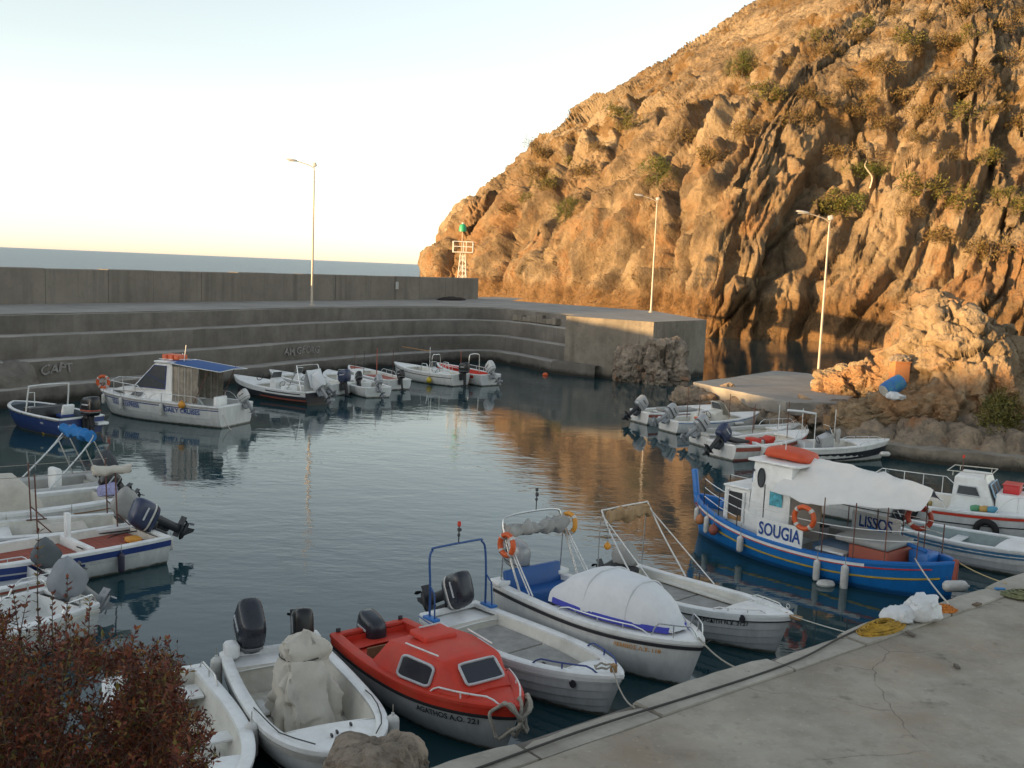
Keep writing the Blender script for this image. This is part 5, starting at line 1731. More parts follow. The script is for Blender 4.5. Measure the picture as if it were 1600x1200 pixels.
# name boards
def board(t0, t1, sg, z0, z1, txt, size, y=None, flip=1, parent=None):
    p0 = b.gun(t0, sg, -.0 if y is None else 0, 0); p1 = b.gun(t1, sg, 0, 0)
    c0 = Vector((p0.x, p0.y, 0)); c1 = Vector((p1.x, p1.y, 0))
    t = (c1 - c0).normalized(); n = Vector((t.y, -t.x, 0))
    if n.y * sg < 0: n = -n
    n = n * flip
    V = [c0 + Vector((0, 0, z0)), c1 + Vector((0, 0, z0)), c1 + Vector((0, 0, z1)), c0 + Vector((0, 0, z1))]
    V2 = [p - n * .03 for p in V]
    bd = MB().add(V + V2, [(0, 1, 2, 3), (7, 6, 5, 4), (0, 4, 5, 1), (1, 5, 6, 2), (2, 6, 7, 3), (3, 7, 4, 0)]).build('name_board', GEL, b.root, None)
    cen = (c0 + c1) / 2 + Vector((0, 0, (z0 + z1) / 2)) + n * .012
    right = Vector((0, 0, 1)).cross(n)
    text_on(txt, size, lambda u, v: cen + right * u + Vector((0, 0, v)), INK, bd, sx=.74)
    return bd
zm = b.sh(.52)
board(.60, .425, 1, zm + .02, zm + .54, 'SOUGIA', .44)
board(.46, .275, -1, zm + .1, zm + .60, 'LISSOS', .44, flip=-1)
# deck furniture
eb = thing('engine_box', 'red-brown engine box on the aft deck of the blue caique', 'box', b.w((.235 * L_, .25, b.sh(.24) - .28)), b.ang)
MB().rbox((0, 0, .27), (.98, 1.15, .54), .03).build('casing', paint('red_brown_box', (.30, .06, .03), .6, stain=(.17, .06, .045)), eb)
cu = thing('seat_cushion', 'worn grey padded cushion on the red-brown engine box', 'cushion', b.w((.26 * L_, .2, b.sh(.24) + .27)), b.ang)
mbd = MB().rbox((0, 0, .07), (1.35, 1.3, .15), .07); mbd.v = crumple(mbd.v, .04, .35, 570); mbd.build('pad', CANG, cu, 60)
MB().rbox((.375 * L_, .55, .60), (.75, .42, .06), .02).build('side_bench', GEL, b.root)
MB().rbox((.36 * L_, .0, .50), (1.5, .9, .28), .06).build('hatch_cover', BLUEL, b.root)
MB().rbox((.41 * L_, -.55, .72), (1.0, .4, .34), .04).build('locker', FLOORG, b.root)
MB().rbox((.125 * L_, -.25, b.sh(.12) + .0), (.5, .5, .3), .05).build('stern_locker', BLUEP, b.root)
MB().tube([(.10 * L_, .0, .95), (.32 * L_, -.35, 1.08)], .05, 8).build('tiller', BLUEP, b.root)
pot = thing('bucket', 'grey bucket with black lid amidships on the blue caique', 'bucket', b.w((.475 * L_, -.1, .66)), 0)
MB().lathe([(.15, 0), (.19, .3), (.185, .3), (.14, .02)], 18).build('pail', FLOORG, pot); MB().lathe([(.2, .29), (.2, .33), (.1, .37), (.02, .38)], 18).build('lid', BLKR, pot)
life_ring(b.w((.425 * L_, b.hb(.42) - .02, 1.42)), 'orange life ring with white bands under the awning beside SOUGIA board', .26, .062, (PI / 2, 0, b.ang))
life_ring(b.w((.20 * L_, -b.hb(.2) + .05, 1.45)), 'red life ring under the after end of the white awning', .27, .065, (PI / 2, 0, b.ang + .2), mat=paint('dull_red_plastic', (.36, .05, .025), .5))
def tyre(p, label, rot, R1=.23, r=.085):
    t = thing('tyre', label, 'tyre', p, 0, 'tyre fenders')
    t.rotation_euler = rot
    MB().torus((0, 0, 0), R1, r, n=24, k=9).build('casing', TYRE, t, 60)
    return t
fd = [(.93, .075, .36, FENW, 0, 'white fender nearest the bow of the blue caique'), (.885, .13, .2, FENO, 1, 'worn orange round buoy between two white fenders on the blue caique'), (.855, .075, .44, FENW, 0, 'slim white fender just behind the orange buoy on the blue caique'), (.795, .135, .2, paint('dark_red_buoy', (.26, .07, .045), .6, stain=(.14, .07, .05)), 1, 'dark red round buoy hung low on the side of the blue caique'), (.665, .085, .4, FENW, 0, 'white fender below the poster on the blue caique'), (.365, .08, .5, FENW, 0, 'grimy fender left of the red-brown box on the blue caique'), (.275, .09, .6, FENW, 0, 'long grimy fender below the red-brown box on the blue caique')]
for t, r_, ln, mt_, ball, lab in fd:
    dz = .12 + ln / 2 if not ball else .30
    p = b.side(t, b.sh(t) - dz, 1, r_ + .02)
    fender('fender' if not ball else 'round_buoy', b.w(p), r_, ln, mt_, lab, 'fenders along the blue caique', hang=.3, ball=bool(ball))
fender('fender', b.w((-.12, .32, .42)), .13, .55, FENW, 'fat white fender lying across the stern of the blue caique', 'fenders along the blue caique', horiz=R(8))
rope(b.w((.1 * L_, .55, .88)), Q(11.3, .3, QZ + .03), .05, 'pale mooring rope from the blue caique stern quarter to the quay', ROPEW, .017)
rope(b.w((.02, -.1, .85)), Q(13.6, .25, QZ + .03), .04, 'yellowish mooring rope from the blue caique sternpost to the quay', paint('straw_rope', (.42, .33, .16), .95), .013)
p = G(1290, 915, 0)
tag(MB().lathe([(.02, -.1), (.12, -.06), (.15, .02), (.12, .09), (.02, .12)], 14, M=Matrix.Diagonal((1.5, 1, 1)), c=(p.x, p.y, .02)).build('mooring_buoy', FENW), 'white mooring buoy floating beside the blue caique', 'buoy')

# ---------------------------------------------------------------- boats beyond the caique
b = Boat('rowing_boat', 'white open boat with blue band just behind the blue caique', (1660, 852), (1400, 816), .85, .62, 1.75, L=5.2, tw=.6, nb=2.3, mb=.85, dip=.08)
b.hull(HWHITE, clinker=6); b.strip('band', paint('worn_blue_band', (.05, .18, .32), .6, var=.25, stain=(.25, .30, .33)), .06, .2, 0, .99, out=.016)
b.rim(GEL, .15); b.well(paint('pale_green_inside', (.30, .36, .36), .7, stain=(.2, .2, .18)), FLOORG, .06, .6, .16, .2, .86); b.deck(GEL, .52, camber=.05); b.bench(GEL, .3, .28, .45)
b.motor(MOTB, k=.7, tilt=55)
b = Boat('fishing_boat', 'white fishing boat with red rubbing strake and small wheelhouse', (1690, 800), (1300, 756), 1.1, .85, 2.4, L=7.6, tw=.8, nb=2.3, mb=.85, dip=.1, draft=.4)
FB = b; L_ = b.L
b.hull(HWHITE, n=30); b.strip('rub_rail', REDP, .05, .12, out=.022); b.strip('dark_line', DARKM, .32, .35, out=.012)
b.rim(GEL, .14); b.well(GELC, FLOORG, .05, .5, .15, .45, .92); b.deck(GEL, .46, camber=.06)
rg = []
for z, x0, x1, y in ((b.sh(.5) - .1, .46, .62, .62), (1.70, .468, .575, .56), (1.76, .475, .57, .5)):
    rg.append([Vector((x0 * L_, y, z)), Vector((x1 * L_, y, z)), Vector((x1 * L_, -y, z)), Vector((x0 * L_, -y, z))])
wh = MB().loft(rg).build('wheelhouse', GEL, b.root, 25)
MB().rbox((.66 * L_, 0, b.sh(.66) + .22), (.75, 1.0, .5), .03).build('trunk_cabin', GEL, b.root)
for sg in (1, -1):
    P = [Vector((.485 * L_, sg * .6, 1.48)), Vector((.545 * L_, sg * .6, 1.48)), Vector((.56 * L_, sg * .615, 1.22)), Vector((.48 * L_, sg * .615, 1.22))]
    w_ = MB().tube(P, .02, 6, closed=True).build('window', FRAMEG, wh); MB().add(P, [(0, 1, 2, 3)]).build('pane', GLASS2, w_, None)
for y0, y1 in ((-.5, -.04), (.04, .5)):
    P = [Vector(((.588 - .0) * L_ + .02, y0, 1.58)), Vector(((.588 - .0) * L_ + .02, y1, 1.58)), Vector((.607 * L_ + .02, y1, 1.24)), Vector((.607 * L_ + .02, y0, 1.24))]
    w_ = MB().tube(P, .022, 6, closed=True).build('window', paint('pale_blue_frame', (.30, .45, .58), .5), wh); MB().add(P, [(0, 1, 2, 3)]).build('pane', GLASS2, w_, None)
rk = MB()
for sg in (1, -1):
    rk.tube([(.44 * L_, sg * .55, 1.84), (.59 * L_, sg * .55, 1.88)], .014); rk.tube([(.46 * L_, sg * .55, 1.72), (.46 * L_, sg * .55, 1.85)], .012); rk.tube([(.57 * L_, sg * .55, 1.72), (.57 * L_, sg * .55, 1.87)], .012)
rk.tube([(.44 * L_, -.55, 1.84), (.44 * L_, .55, 1.84)], .014); rk.tube([(.59 * L_, -.55, 1.88), (.59 * L_, .55, 1.88)], .014)
rk.build('roof_rack', ROPEW, wh)
MB().tube([(.48 * L_, 0, 1.76), (.48 * L_, 0, 2.17)], .012).build('mast', RUST, wh)
MB().rbox((.48 * L_, 0, 2.2), (.07, .07, .09), .03).build('lamp', REDP, wh)
bx_ = thing('crate', 'red plastic crate on the trunk cabin of the white fishing boat', 'crate', b.w((.655 * L_, .05, b.sh(.66) + .47)), b.ang)
MB().rbox((0, 0, .12), (.42, .62, .24), .03).build('tub', paint('red_plastic', (.52, .02, .02), .4), bx_); MB().rbox((0, 0, .245), (.46, .66, .03), .012).build('rim', paint('red_plastic', (.52, .02, .02), .4), bx_)
for k_, (c_, x_, lab) in enumerate([((.10, .30, .16), .555, 'green float resting on the side deck of the white fishing boat'), ((.50, .30, .08), .585, 'amber float resting on the side deck of the white fishing boat'), ((.08, .28, .40), .61, 'blue float resting on the side deck of the white fishing boat')]):
    p = b.w((x_ * L_, -b.hb(x_) + .24, b.sh(x_) + .11))
    tag(MB().lathe([(.02, -.1), (.08, -.08), (.1, 0), (.08, .08), (.02, .1)], 12, M=Matrix.Rotation(PI / 2, 3, 'Y') @ Matrix.Diagonal((1, 1, 1.5)), c=p).build('float', paint('float_%d' % k_, c_, .5)), lab, 'float', 'floats on the fishing boat')
b.rail('bow_rail', WTUBE, .62, .98, .5, .014, 4, ins=.08)
b.rail('side_rail', WTUBE, .10, .46, .55, .013, 4, ins=.08)
mbd = MB().rbox((0, 0, .12), (1.5, .9, .26), .1); mbd.v = crumple(mbd.v, .14, .25, 580)
tag(mbd.xf(Matrix.Translation(b.w((.28 * L_, 0, .47))) @ Matrix.Rotation(b.ang, 4, 'Z')).build('net_heap', paint('yellow_brown_net', (.34, .24, .07), .95, var=.5, scale=14, bump=.8), None, 60), 'yellow-brown net heap in the fishing boat stern', 'net')
tyre(FB.w(FB.side(.33, .72, -1, .12)), 'black tyre fender hung on the fishing boat behind LISSOS board', (PI / 2, 0, FB.ang))
tyre(FB.w(FB.side(.60, .42, -1, .12)), 'black tyre fender low on the fishing boat below its wheelhouse', (PI / 2, 0, FB.ang), .25, .09)

# ---------------------------------------------------------------- small boats
def pole(b, t, y, z0, z1, mat=RUST, r=.016, name='pole', lean=0):
    return MB().tube([(t * b.L, y, z0), (t * b.L + lean, y, z1)], r, 6).build(name, mat, b.root)
def console(b, t, w=.6, h=.75, z=.15, mat=GEL, seat=True, screen=True, wheel=True):
    x = t * b.L
    rg = [[Vector((x - .18, w / 2, z)), Vector((x + .32, w / 2, z)), Vector((x + .32, -w / 2, z)), Vector((x - .18, -w / 2, z))], [Vector((x - .18, w / 2, z + h * .8)), Vector((x + .25, w / 2, z + h)), Vector((x + .25, -w / 2, z + h)), Vector((x - .18, -w / 2, z + h * .8))], [Vector((x - .1, w / 2 * .85, z + h * .86)), Vector((x + .22, w / 2 * .85, z + h * 1.04)), Vector((x + .22, -w / 2 * .85, z + h * 1.04)), Vector((x - .1, -w / 2 * .85, z + h * .86))]]
    c = MB().loft(rg).build('console', mat, b.root, 30)
    if screen:
        P = [Vector((x + .24, w / 2, z + h)), Vector((x + .24, -w / 2, z + h)), Vector((x + .08, -w / 2 * .8, z + h + .34)), Vector((x + .08, w / 2 * .8, z + h + .34))]
        s_ = MB().tube(P, .012, 5, closed=True).build('windscreen', STEEL, c)
        MB().add(P + [p + Vector((.008, 0, 0)) for p in P], [(0, 1, 2, 3), (7, 6, 5, 4)]).build('pane', GLASS2, s_, None)
    if wheel:
        MB().torus((x - .26, 0, z + h * .72), .16, .014, Matrix.Rotation(R(65), 3, 'Y'), 18, 5).build('wheel', DARKM, c)
    if seat:
        MB().rbox((x - .75, 0, z + .3), (.42, w * 1.1, .5), .06).build('helm_seat', mat, b.root)
    return c
def small(name, label, bow, stern, zb, zs, B, hullm=HWHITE, inside=GELC, rim=GEL, t1=.72, deckm=GEL, group='small boats moored in the harbour', zf=.18, **kw):
    b = Boat(name, label, bow, stern, zb, zs, B, group=group, **kw)
    b.hull(hullm, n=20); b.rim(rim, .14); b.well(inside, FLOORG, .06, t1 + .02, .15, zf, .88); b.deck(deckm, t1)
    return b
GR = 'boats moored below the right shore'
b = small('motorboat', 'white motorboat with red stripe farthest from the camera on the right shore', (1126, 633), (999, 643), .72, .55, 1.9, group=GR)
b.strip('stripe', REDD, .05, .17, .0, .95); b.motor(MOTG, LEGD, k=1.1, tilt=50); b.bench(GEL, .3, .4, .45); b.bench(GEL, .55, .35, .45)
mbd = MB().rbox((b.L * .45, 0, .62), (1.6, 1.2, .2), .1); mbd.v = crumple(mbd.v, .16, .4, 601); mbd.build('crumpled_sheet', CANG, b.root, 60)
b = small('motorboat', 'white motorboat with cream windscreen console in second place on the right shore', (1186, 644), (1044, 656), .75, .55, 1.95, group=GR)
b.strip('stripe', BLUEP, .03, .06, 0, 1, out=.02); console(b, .48, .7, .8, mat=GELC); b.motor(MOTG, LEGG, k=1.1, tilt=58, stripe=BLKR)
MB().rbox((b.L * .30, -.1, .6), (.5, .5, .5), .05).build('cool_box', GELC, b.root)
P = [Vector((b.L * .58, .72, .65)), Vector((b.L * .58, -.72, .65)), Vector((b.L * .52, -.5, 1.3)), Vector((b.L * .52, .5, 1.3))]
mbd = MB().loft([[P[0], P[3]], [P[0].lerp(P[1], .5) + Vector((.35, 0, 0)), P[3].lerp(P[2], .5) + Vector((.2, 0, .05))], [P[1], P[2]]], closed=False); mbd.build('spray_hood', CANV, b.root, 60)
pole(b, .3, .7, .5, 1.9); pole(b, .55, -.7, .5, 1.75)
fender('fender', b.w(b.side(.62, .42, -1, .1)), .08, .5, FENW, 'white fender lying along the cream console motorboat', 'fenders on the right shore boats', horiz=b.ang)
b = small('motorboat', 'grey-decked motorboat with tilted silver outboard in third place on the right shore', (1250, 664), (1092, 677), .75, .52, 1.9, group=GR, rim=paint('grey_tube', (.42, .42, .40), .6))
b.rim(paint('grey_tube', (.42, .42, .40), .6), .26, .09, name='side_tube'); b.motor(MOTG, LEGG, k=1.15, tilt=52, stripe=BLKR); b.bench(GEL, .4, .4, .42); b.rail('bow_rail', STEEL, .68, .97, .3, .014, 2)
MB().rbox((.05, .15, b.zs + .62), (.3, .3, .1), .04).build('red_cap', ORNG, b.root)
pole(b, .05, .55, .5, 1.95, lean=.1); pole(b, .42, -.7, .5, 1.7); pole(b, .62, .6, .5, 1.6)
b = small('motorboat', 'white motorboat with broad red side stripe on the right shore', (1263, 672), (1127, 693), .82, .58, 1.95, group=GR)
b.strip('stripe', REDD, .05, .2, 0, .94); b.strip('boot_top', REDD, .5, .56, 0, .9); b.motor(MOTN, LEGD, k=1.15, tilt=48); console(b, .5, .5, .55, mat=REDP, screen=False)
b.bench(GEL, .25, .5, .45); MB().rbox((b.L * .15, .1, .66), (.7, 1.1, .1), .04).build('black_mat', BLKR, b.root); b.rail('bow_rail', STEEL, .66, .98, .3, .014, 2)
mbd = MB().tube([b.w((b.L * .46, -.2, .9)), b.w((b.L * .46, -.2, 2.1))], .017)
pole(b, .46, -.75, .5, 2.1, WTUBE); pole(b, .58, -.7, .5, 2.2)
b = small('motorboat', 'white motorboat with grey steering console nearest the caique roof', (1389, 687), (1195, 694), .8, .55, 2.0, group=GR, L=5.6, anchor='bow')
b.strip('dark_band', HDARK, .2, .5, 0, 1, out=.01); console(b, .5, .6, .85, mat=MOTG); b.rail('bow_rail', STEEL, .7, .97, .12, .014, 2)
MB().box((b.L * .52, .05, 1.45), (.05, .5, .55)).build('seat_back', PLY, b.root); pole(b, .56, -.2, .4, 2.0, WTUBE)
pole(b, .36, -.8, .5, 1.9, WTUBE); pole(b, .4, .8, .5, 1.9, WTUBE)
rg = [[Vector((b.L * (.2 + .17 * i / 4), -.8 + .12 * i / 4 * 0 + k_ * 1.6, 1.9 - .1 * i / 4 + .05 * math.sin(i)))for k_ in (0, 1)] for i in range(5)]
MB().tube([(b.L * .15, -.8, 2.02), (b.L * .26, -.8, 1.98), (b.L * .36, -.8, 1.9)], .045, 8).build('furled_awning', CANW, b.root)
mbd = MB().rbox((b.L * .585, -.25, .95), (.2, .25, .6), .1); mbd.v = crumple(mbd.v, .1, .2, 602); mbd.build('hanging_cloth', CANG, b.root, 60)
fender('fender', b.w((b.L * .9, -.75, .35)), .1, .4, FENW, 'white fender at the bow of the grey console motorboat', 'fenders on the right shore boats', horiz=b.ang)

GM = 'boats moored below the stepped wall'
b = small('motorboat', 'white motorboat with steel tower and bundled white engine cover below the wall', (366, 586), (497, 612), .85, .62, 2.1, group=GM, t1=.6, hullm=HDARK)
b.strip('topside', GEL, -.01, .22, 0, 1, out=.015); b.strip('black_stripe', DARKM, .08, .13, .05, .42, out=.022, sides=(1,)); b.strip('red_boot', REDD, .38, .46, 0, .5, out=.014)
console(b, .45, .7, .85); b.motor(MOTW, LEGG, k=1.25, tilt=42, cover=CANW); b.motor(MOTW, LEGG, k=.8, tilt=55, y=-.6)
tw_ = [(.35, .8, .65), (.75, .7, 1.75), (.8, .55, 1.85), (.8, -.55, 1.85), (.75, -.7, 1.75), (.35, -.8, .65)]
MB().tube(spline(tw_, 3), .026, 7).build('tower', STEEL, b.root)
for sg in (1, -1): MB().tube([(1.3, sg * .8, .66), (.72, sg * .7, 1.7)], .022).build('tower_leg', STEEL, b.root)
mbd = MB().loft([[Vector((.1 + .5 * u, -.5 + v, .7 + 1.1 * (1 - abs(2 * u - .9))))for u in (0, .25, .5, .75, 1)] for v in (0, .3, .6, .9)], closed=False); mbd.v = crumple(mbd.v, .12, .4, 603); mbd.build('hanging_sheet', CANW, b.root, 60)
MB().torus((b.L * .62, .3, 1.02), .2, .02, Matrix.Rotation(R(70), 3, 'Y'), 16, 5).build('bow_ladder', DARKM, b.root)
b = small('motorboat', 'pale motorboat behind the one with the steel tower below the wall', (421, 578), (533, 600), .85, .6, 2.0, group=GM, inside=GELC)
console(b, .55, .6, .7); b.motor(MOTN, LEGD, k=1.25, tilt=10); b.strip('black_line', DARKM, .2, .24, 0, 1)
b = small('motorboat', 'small white motorboat with upright white helm seat and silver outboard below the wall', (541, 587), (591, 606), .65, .52, 1.9, group=GM)
b.motor(MOTG, LEGG, k=1.0, tilt=35); MB().rbox((b.L * .5, .2, .8), (.15, .5, .9), .05).build('helm_seat', GEL, b.root)
b = small('motorboat', 'white motorboat with bluish deck behind the navy outboard below the wall', (512, 578), (560, 598), .7, .55, 1.9, group=GM)
b.motor(MOTB, LEGD, k=.9, tilt=30); console(b, .5, .5, .5)
b = small('motorboat', 'white motorboat with dark red deck strip below the wall', (545, 571), (624, 594), .75, .55, 1.9, group=GM, deckm=GEL)
b.deck(REDD, .1, .55, gw=.3, dz=-.1, name='deck_strip'); b.deck(REDD, .82, .95, gw=.1, dz=.03, name='bow_patch'); b.strip('red_boot', REDD, .42, .52, 0, .6, out=.014); b.motor(MOTB, LEGD, k=.95, tilt=12)
b.rail('side_rail', WTUBE, .3, .6, .25, .014, 2, sides=(-1,)); pole(b, .5, .6, .4, 1.9, DARKM); pole(b, .25, .6, .4, 2.2, REDD, .03); pole(b, .35, -.8, .5, 2.1); pole(b, .75, .4, .5, 1.8)
b = small('motorboat', 'white motorboat with small console and black outboard below the wall', (616, 566), (703, 583), .9, .68, 2.0, group=GM, L=5.6, anchor='bow')
console(b, .38, .6, .75); b.strip('black_line', DARKM, .16, .2, 0, 1); b.motor(MOTB, LEGD, k=1.2, tilt=4); b.rail('arch', STEEL, .32, .42, .5, .02, 0)
MB().tube(spline([(b.L * .36, .35, .7), (b.L * .36, .33, 1.6), (b.L * .36, 0, 1.68), (b.L * .36, -.33, 1.6), (b.L * .36, -.35, .7)], 4), .022, 7).build('windscreen_arch', STEEL, b.root)
pole(b, .3, .9, .4, 2.2, WTUBE); pole(b, .15, -.9, .4, 2.0, REDD)
MB().tube([(b.L * .3, .9, 1.95), (b.L * .75, .7, 2.0)], .03).build('boom', WOOD, b.root)
p = b.side(.25, .25, -1, .12)
fender('round_buoy', b.w(b.side(.28, .25, 1, .14)), .17, .2, paint('yellow_buoy', (.55, .40, .03), .5), 'yellow round buoy at the stern of the small console motorboat', 'buoys below the wall', ball=True, hang=.3)
b = small('motorboat', 'red-decked motorboat with white tilted outboard at the end of the wall row', (683, 567), (737, 581), .85, .65, 2.0, group=GM, L=5.4, anchor='bow', inside=REDP, deckm=REDP, rim=GEL)
b.strip('topside', REDP, .02, .2, .1, 1, out=.014); b.motor(MOTW, LEGG, k=1.2, tilt=44); b.rail('side_rail', WTUBE, .2, .75, .25, .016, 3)
MB().tube(spline([(b.L * .3, .4, .6), (b.L * .3, .38, 1.6), (b.L * .3, .2, 1.75), (b.L * .3, -.2, 1.75), (b.L * .3, -.38, 1.6), (b.L * .3, -.4, .6)], 4), .028, 7).build('arch', STEEL, b.root)
for k_, (t, lab) in enumerate([(.2, 'orange round buoy nearer the stern of the red-decked motorboat'), (.32, 'orange round buoy amidships on the red-decked motorboat')]):
    fender('round_buoy', b.w(b.side(t, .2, 1, .14)), .17, .2, ORNG, lab, 'buoys below the wall', ball=True, hang=.3)
tag(MB().lathe([(.03, -.15), (.17, -.08), (.2, .03), (.15, .12), (.03, .17)], 14, c=G(852, 586, 0.02)).build('mooring_buoy', ORNG), 'small orange mooring buoy floating alone before the breakwater', 'buoy')

# ---------------------------------------------------------------- blue rigid boat and day cruiser on the left
b = Boat('speedboat', 'dark blue open speedboat with black outboard beside the broken block', (22, 627), (128, 653), .85, .68, 2.1, tw=.92, nb=2.6, mb=.75, dip=.0, group='boats at the left end of the wall')
b.hull(HNAVY); b.rim(GEL, .12, .04); b.strip('rub_rail', STEEL, .0, .05, out=.03)
b.well(paint('slate_inside', (.10, .12, .14), .7), FLOORG, .1, .86, .16, .2, .92); b.deck(paint('slate_inside', (.10, .12, .14), .7), .85); b.bench(GEL, .09, .3, .5)
for sg in (1, -1):
    MB().rbox((-.12, sg * .72, .42), (.4, .5, .12), .05).build('swim_step', GEL, b.root)
MB().rbox((b.L * .5, .0, .55), (.55, 1.7, .7), .08).build('console', MOTB, b.root)
MB().tube(spline([(b.L * .5, .88, .7), (b.L * .47, .85, 1.62), (b.L * .47, .7, 1.75), (b.L * .47, -.7, 1.75), (b.L * .47, -.85, 1.62), (b.L * .5, -.88, .7)], 4), .03, 8).build('arch', WTUBE, b.root)
MB().tube([(b.L * .47, .82, 1.5), (b.L * .47, .6, 1.5), (b.L * .47, .6, .95), (b.L * .47, .86, .95)], .018).build('arch_bracket', WTUBE, b.root)
st_ = MB().rbox((b.L * .30, -.3, .78), (.16, .5, .5), .12, Matrix.Rotation(R(-12), 3, 'Y')).build('seat_back', GEL, b.root)
MB().rbox((b.L * .34, -.3, .58), (.5, .5, .14), .06).build('seat', NAVY, b.root)
b.motor(MOTB, LEGD, k=1.45, tilt=2, y=-.15, dz=-.02, stripe=REDD)
b.text('460', .22, .22, .12, FRAMEG, sgn=1)
fender('round_buoy', G(72, 673, .12), .16, .2, paint('yellow_buoy', (.55, .40, .03), .5), 'yellow round buoy floating by the blue speedboat stern', None, ball=True, hang=0)

b = Boat('cruiser', 'white day cruiser with blue awning lettered EXPRESS and DAILY CRUISES', (158, 607), (369, 633), 1.0, .86, 2.6, tw=.92, nb=2.5, mb=.8, dip=.0, draft=.45, rake=.7, group='boats at the left end of the wall')
Cr = b; L_ = b.L
b.hull(HWHITE, n=30); b.strip('rub_rail', paint('grey_rub_rail', (.36, .35, .33), .6), .0, .07, out=.035); b.strip('blue_line', NAVY, .12, .155, 0, .97, out=.016); b.strip('chine_line', FRAMEG, .5, .52, .05, .85, out=.014)
b.rim(GEL, .16); b.well(GEL, FLOORG, .05, .36, .2, .45, .95); b.deck(GEL, .33, camber=.06)
# cabin trunk and wheelhouse
rg = []
for t, y, h in ((.36, .95, .42), (.55, .92, .42), (.7, .8, .34), (.82, .55, .2), (.9, .3, .03)):
    z = b.sh(t)
    rg.append([Vector((t * L_, y, z)), Vector((t * L_, y * .88, z + h)), Vector((t * L_, 0, z + h + .05)), Vector((t * L_, -y * .88, z + h)), Vector((t * L_, -y, z))])
mbd = MB().loft(rg, closed=False); mbd.f.append(list(range(5))); tr = mbd.build('trunk_cabin', GEL, b.root, 30)
for sg in (1, -1):
    P = [Vector((t * L_, sg * y, b.sh(t) + z)) for t, y, z in ((.60, .905, .06), (.57, .885, .24), (.70, .79, .21), (.84, .49, .1), (.80, .60, .06))]
    P = [p + Vector((0, sg * .012, 0)) for p in P]
    w_ = MB().tube(P, .008, 5, closed=True).build('window', DARKM, tr); MB().add(P, [list(range(5))]).build('pane', GLASS2, w_, None)
zt = b.sh(.5) + .4
rg = []
for z, x0, x1, y in ((zt, .37, .66, .86), (2.42, .375, .50, .76), (2.48, .38, .495, .68)):
    rg.append([Vector((x0 * L_, y, z)), Vector((x1 * L_, y, z)), Vector((x1 * L_, -y, z)), Vector((x0 * L_, -y, z))])
wh = MB().loft(rg).build('wheelhouse', GEL, b.root, 25)
MB().rbox((.435 * L_, 0, 2.5), (1.0, 1.6, .08), .03).build('roof', GEL, wh)
for sg in (1, -1):
    P = [Vector((.415 * L_, sg * .785, 2.34)), Vector((.50 * L_, sg * .785, 2.34)), Vector((.635 * L_, sg * .865, zt + .08)), Vector((.415 * L_, sg * .865, zt + .08))]
    w_ = MB().tube(P, .025, 6, closed=True).build('window', NAVY, wh); MB().add(P, [(0, 1, 2, 3)]).build('pane', GLASS2, w_, None)
    MB().tube([P[0].lerp(P[3], .75), P[1].lerp(P[2], .4)], .015).build('glazing_bar', NAVY, w_)
    P = [Vector((.51 * L_ + .02, sg * .06, 2.34)), Vector((.51 * L_ + .02, sg * .68, 2.34)), Vector((.652 * L_ + .02, sg * .76, zt + .08)), Vector((.652 * L_ + .02, sg * .06, zt + .08))]
    w_ = MB().tube(P, .02, 6, closed=True).build('window', NAVY, wh); MB().add(P, [(0, 1, 2, 3)]).build('pane', GLASS2, w_, None)
# clear side curtains, awning and frame
awf = [(.37 * L_, .9), (.10 * L_, .88)]
for sg in (1, -1):
    for k_ in range(4):
        x_ = (.36 - .045 * k_) * L_
        rg = [[Vector((x_ - .31 * u, sg * (.86 + .02 * math.sin(6 * u + k_)), z)) for z in (.9, 1.6, 2.36)] for u in (0, .33, .66, 1)]
        MB().loft(rg, closed=False).build('side_curtain', paint('clear_curtain', (.25, .22, .18), .25, var=.3, scale=3), b.root, 60)
        MB().tube([(x_, sg * .875, .9), (x_, sg * .875, 2.38)], .022).build('curtain_seam', CANV, b.root)
    MB().tube([(.10 * L_, sg * .92, 2.36), (.2 * L_, sg * .95, .9)], .02).build('awning_pole', RUST, b.root)
rg = [[Vector((x_, y_, 2.52 - .22 * u + .06 * (1 - (y_ / .95) ** 2))) for y_ in (-.95, -.5, 0, .5, .95)] for u, x_ in ((0, .40 * L_), (.33, .28 * L_), (.66, .16 * L_), (1, .02 * L_))]
mbd = MB().loft(rg, closed=False); aw_ = mbd.build('awning', CANN, b.root, 60)
MB().tube([rg[0][0], rg[1][0], rg[2][0], rg[3][0], rg[3][2], rg[3][4], rg[2][4], rg[1][4], rg[0][4]], .018).build('awning_frame', WTUBE, aw_)
for k_ in range(3):
    MB().rbox((.445 * L_ - .22 + .3 * k_ - .1, 0, 2.66), (.28, .62, .24), .07).build('raft_section', ORNG, b.root)
rk = MB(); rk.tube([(.40 * L_, .5, 2.6), (.5 * L_, .5, 2.6)], .015); rk.tube([(.36 * L_, -.4, 2.54), (.36 * L_, .4, 2.62)], .018); rk.tube([(.33 * L_, .4, 2.56), (.33 * L_ - .1, .4, 3.25)], .016); rk.tube([(.385 * L_, 0, 2.5), (.385 * L_, 0, 2.85)], .02)
rk.build('roof_fittings', WTUBE, wh)
b.rail('bow_rail', STEEL, .50, .995, .55, .018, 4, ins=.1)
b.rail('side_rail', STEEL, .10, .5, .35, .014, 3, ins=.08)
b.text('SOUGIA EXPRESS', .68, .28, .26, INK, sgn=1, out=.024, sx=.85); b.text('DAILY CRUISES', .25, .28, .26, INK, sgn=1, out=.024, sx=1.0)
MB().rbox((.06 * L_, .5, 1.0), (.2, .7, .5), .05).build('stern_locker', GEL, b.root)
life_ring(b.w((L_ - .22, .12, b.zb + .32)), 'red life ring on the bow rail of the day cruiser', .25, .07, (PI / 2, .15, b.ang + .3), mat=ORNG)
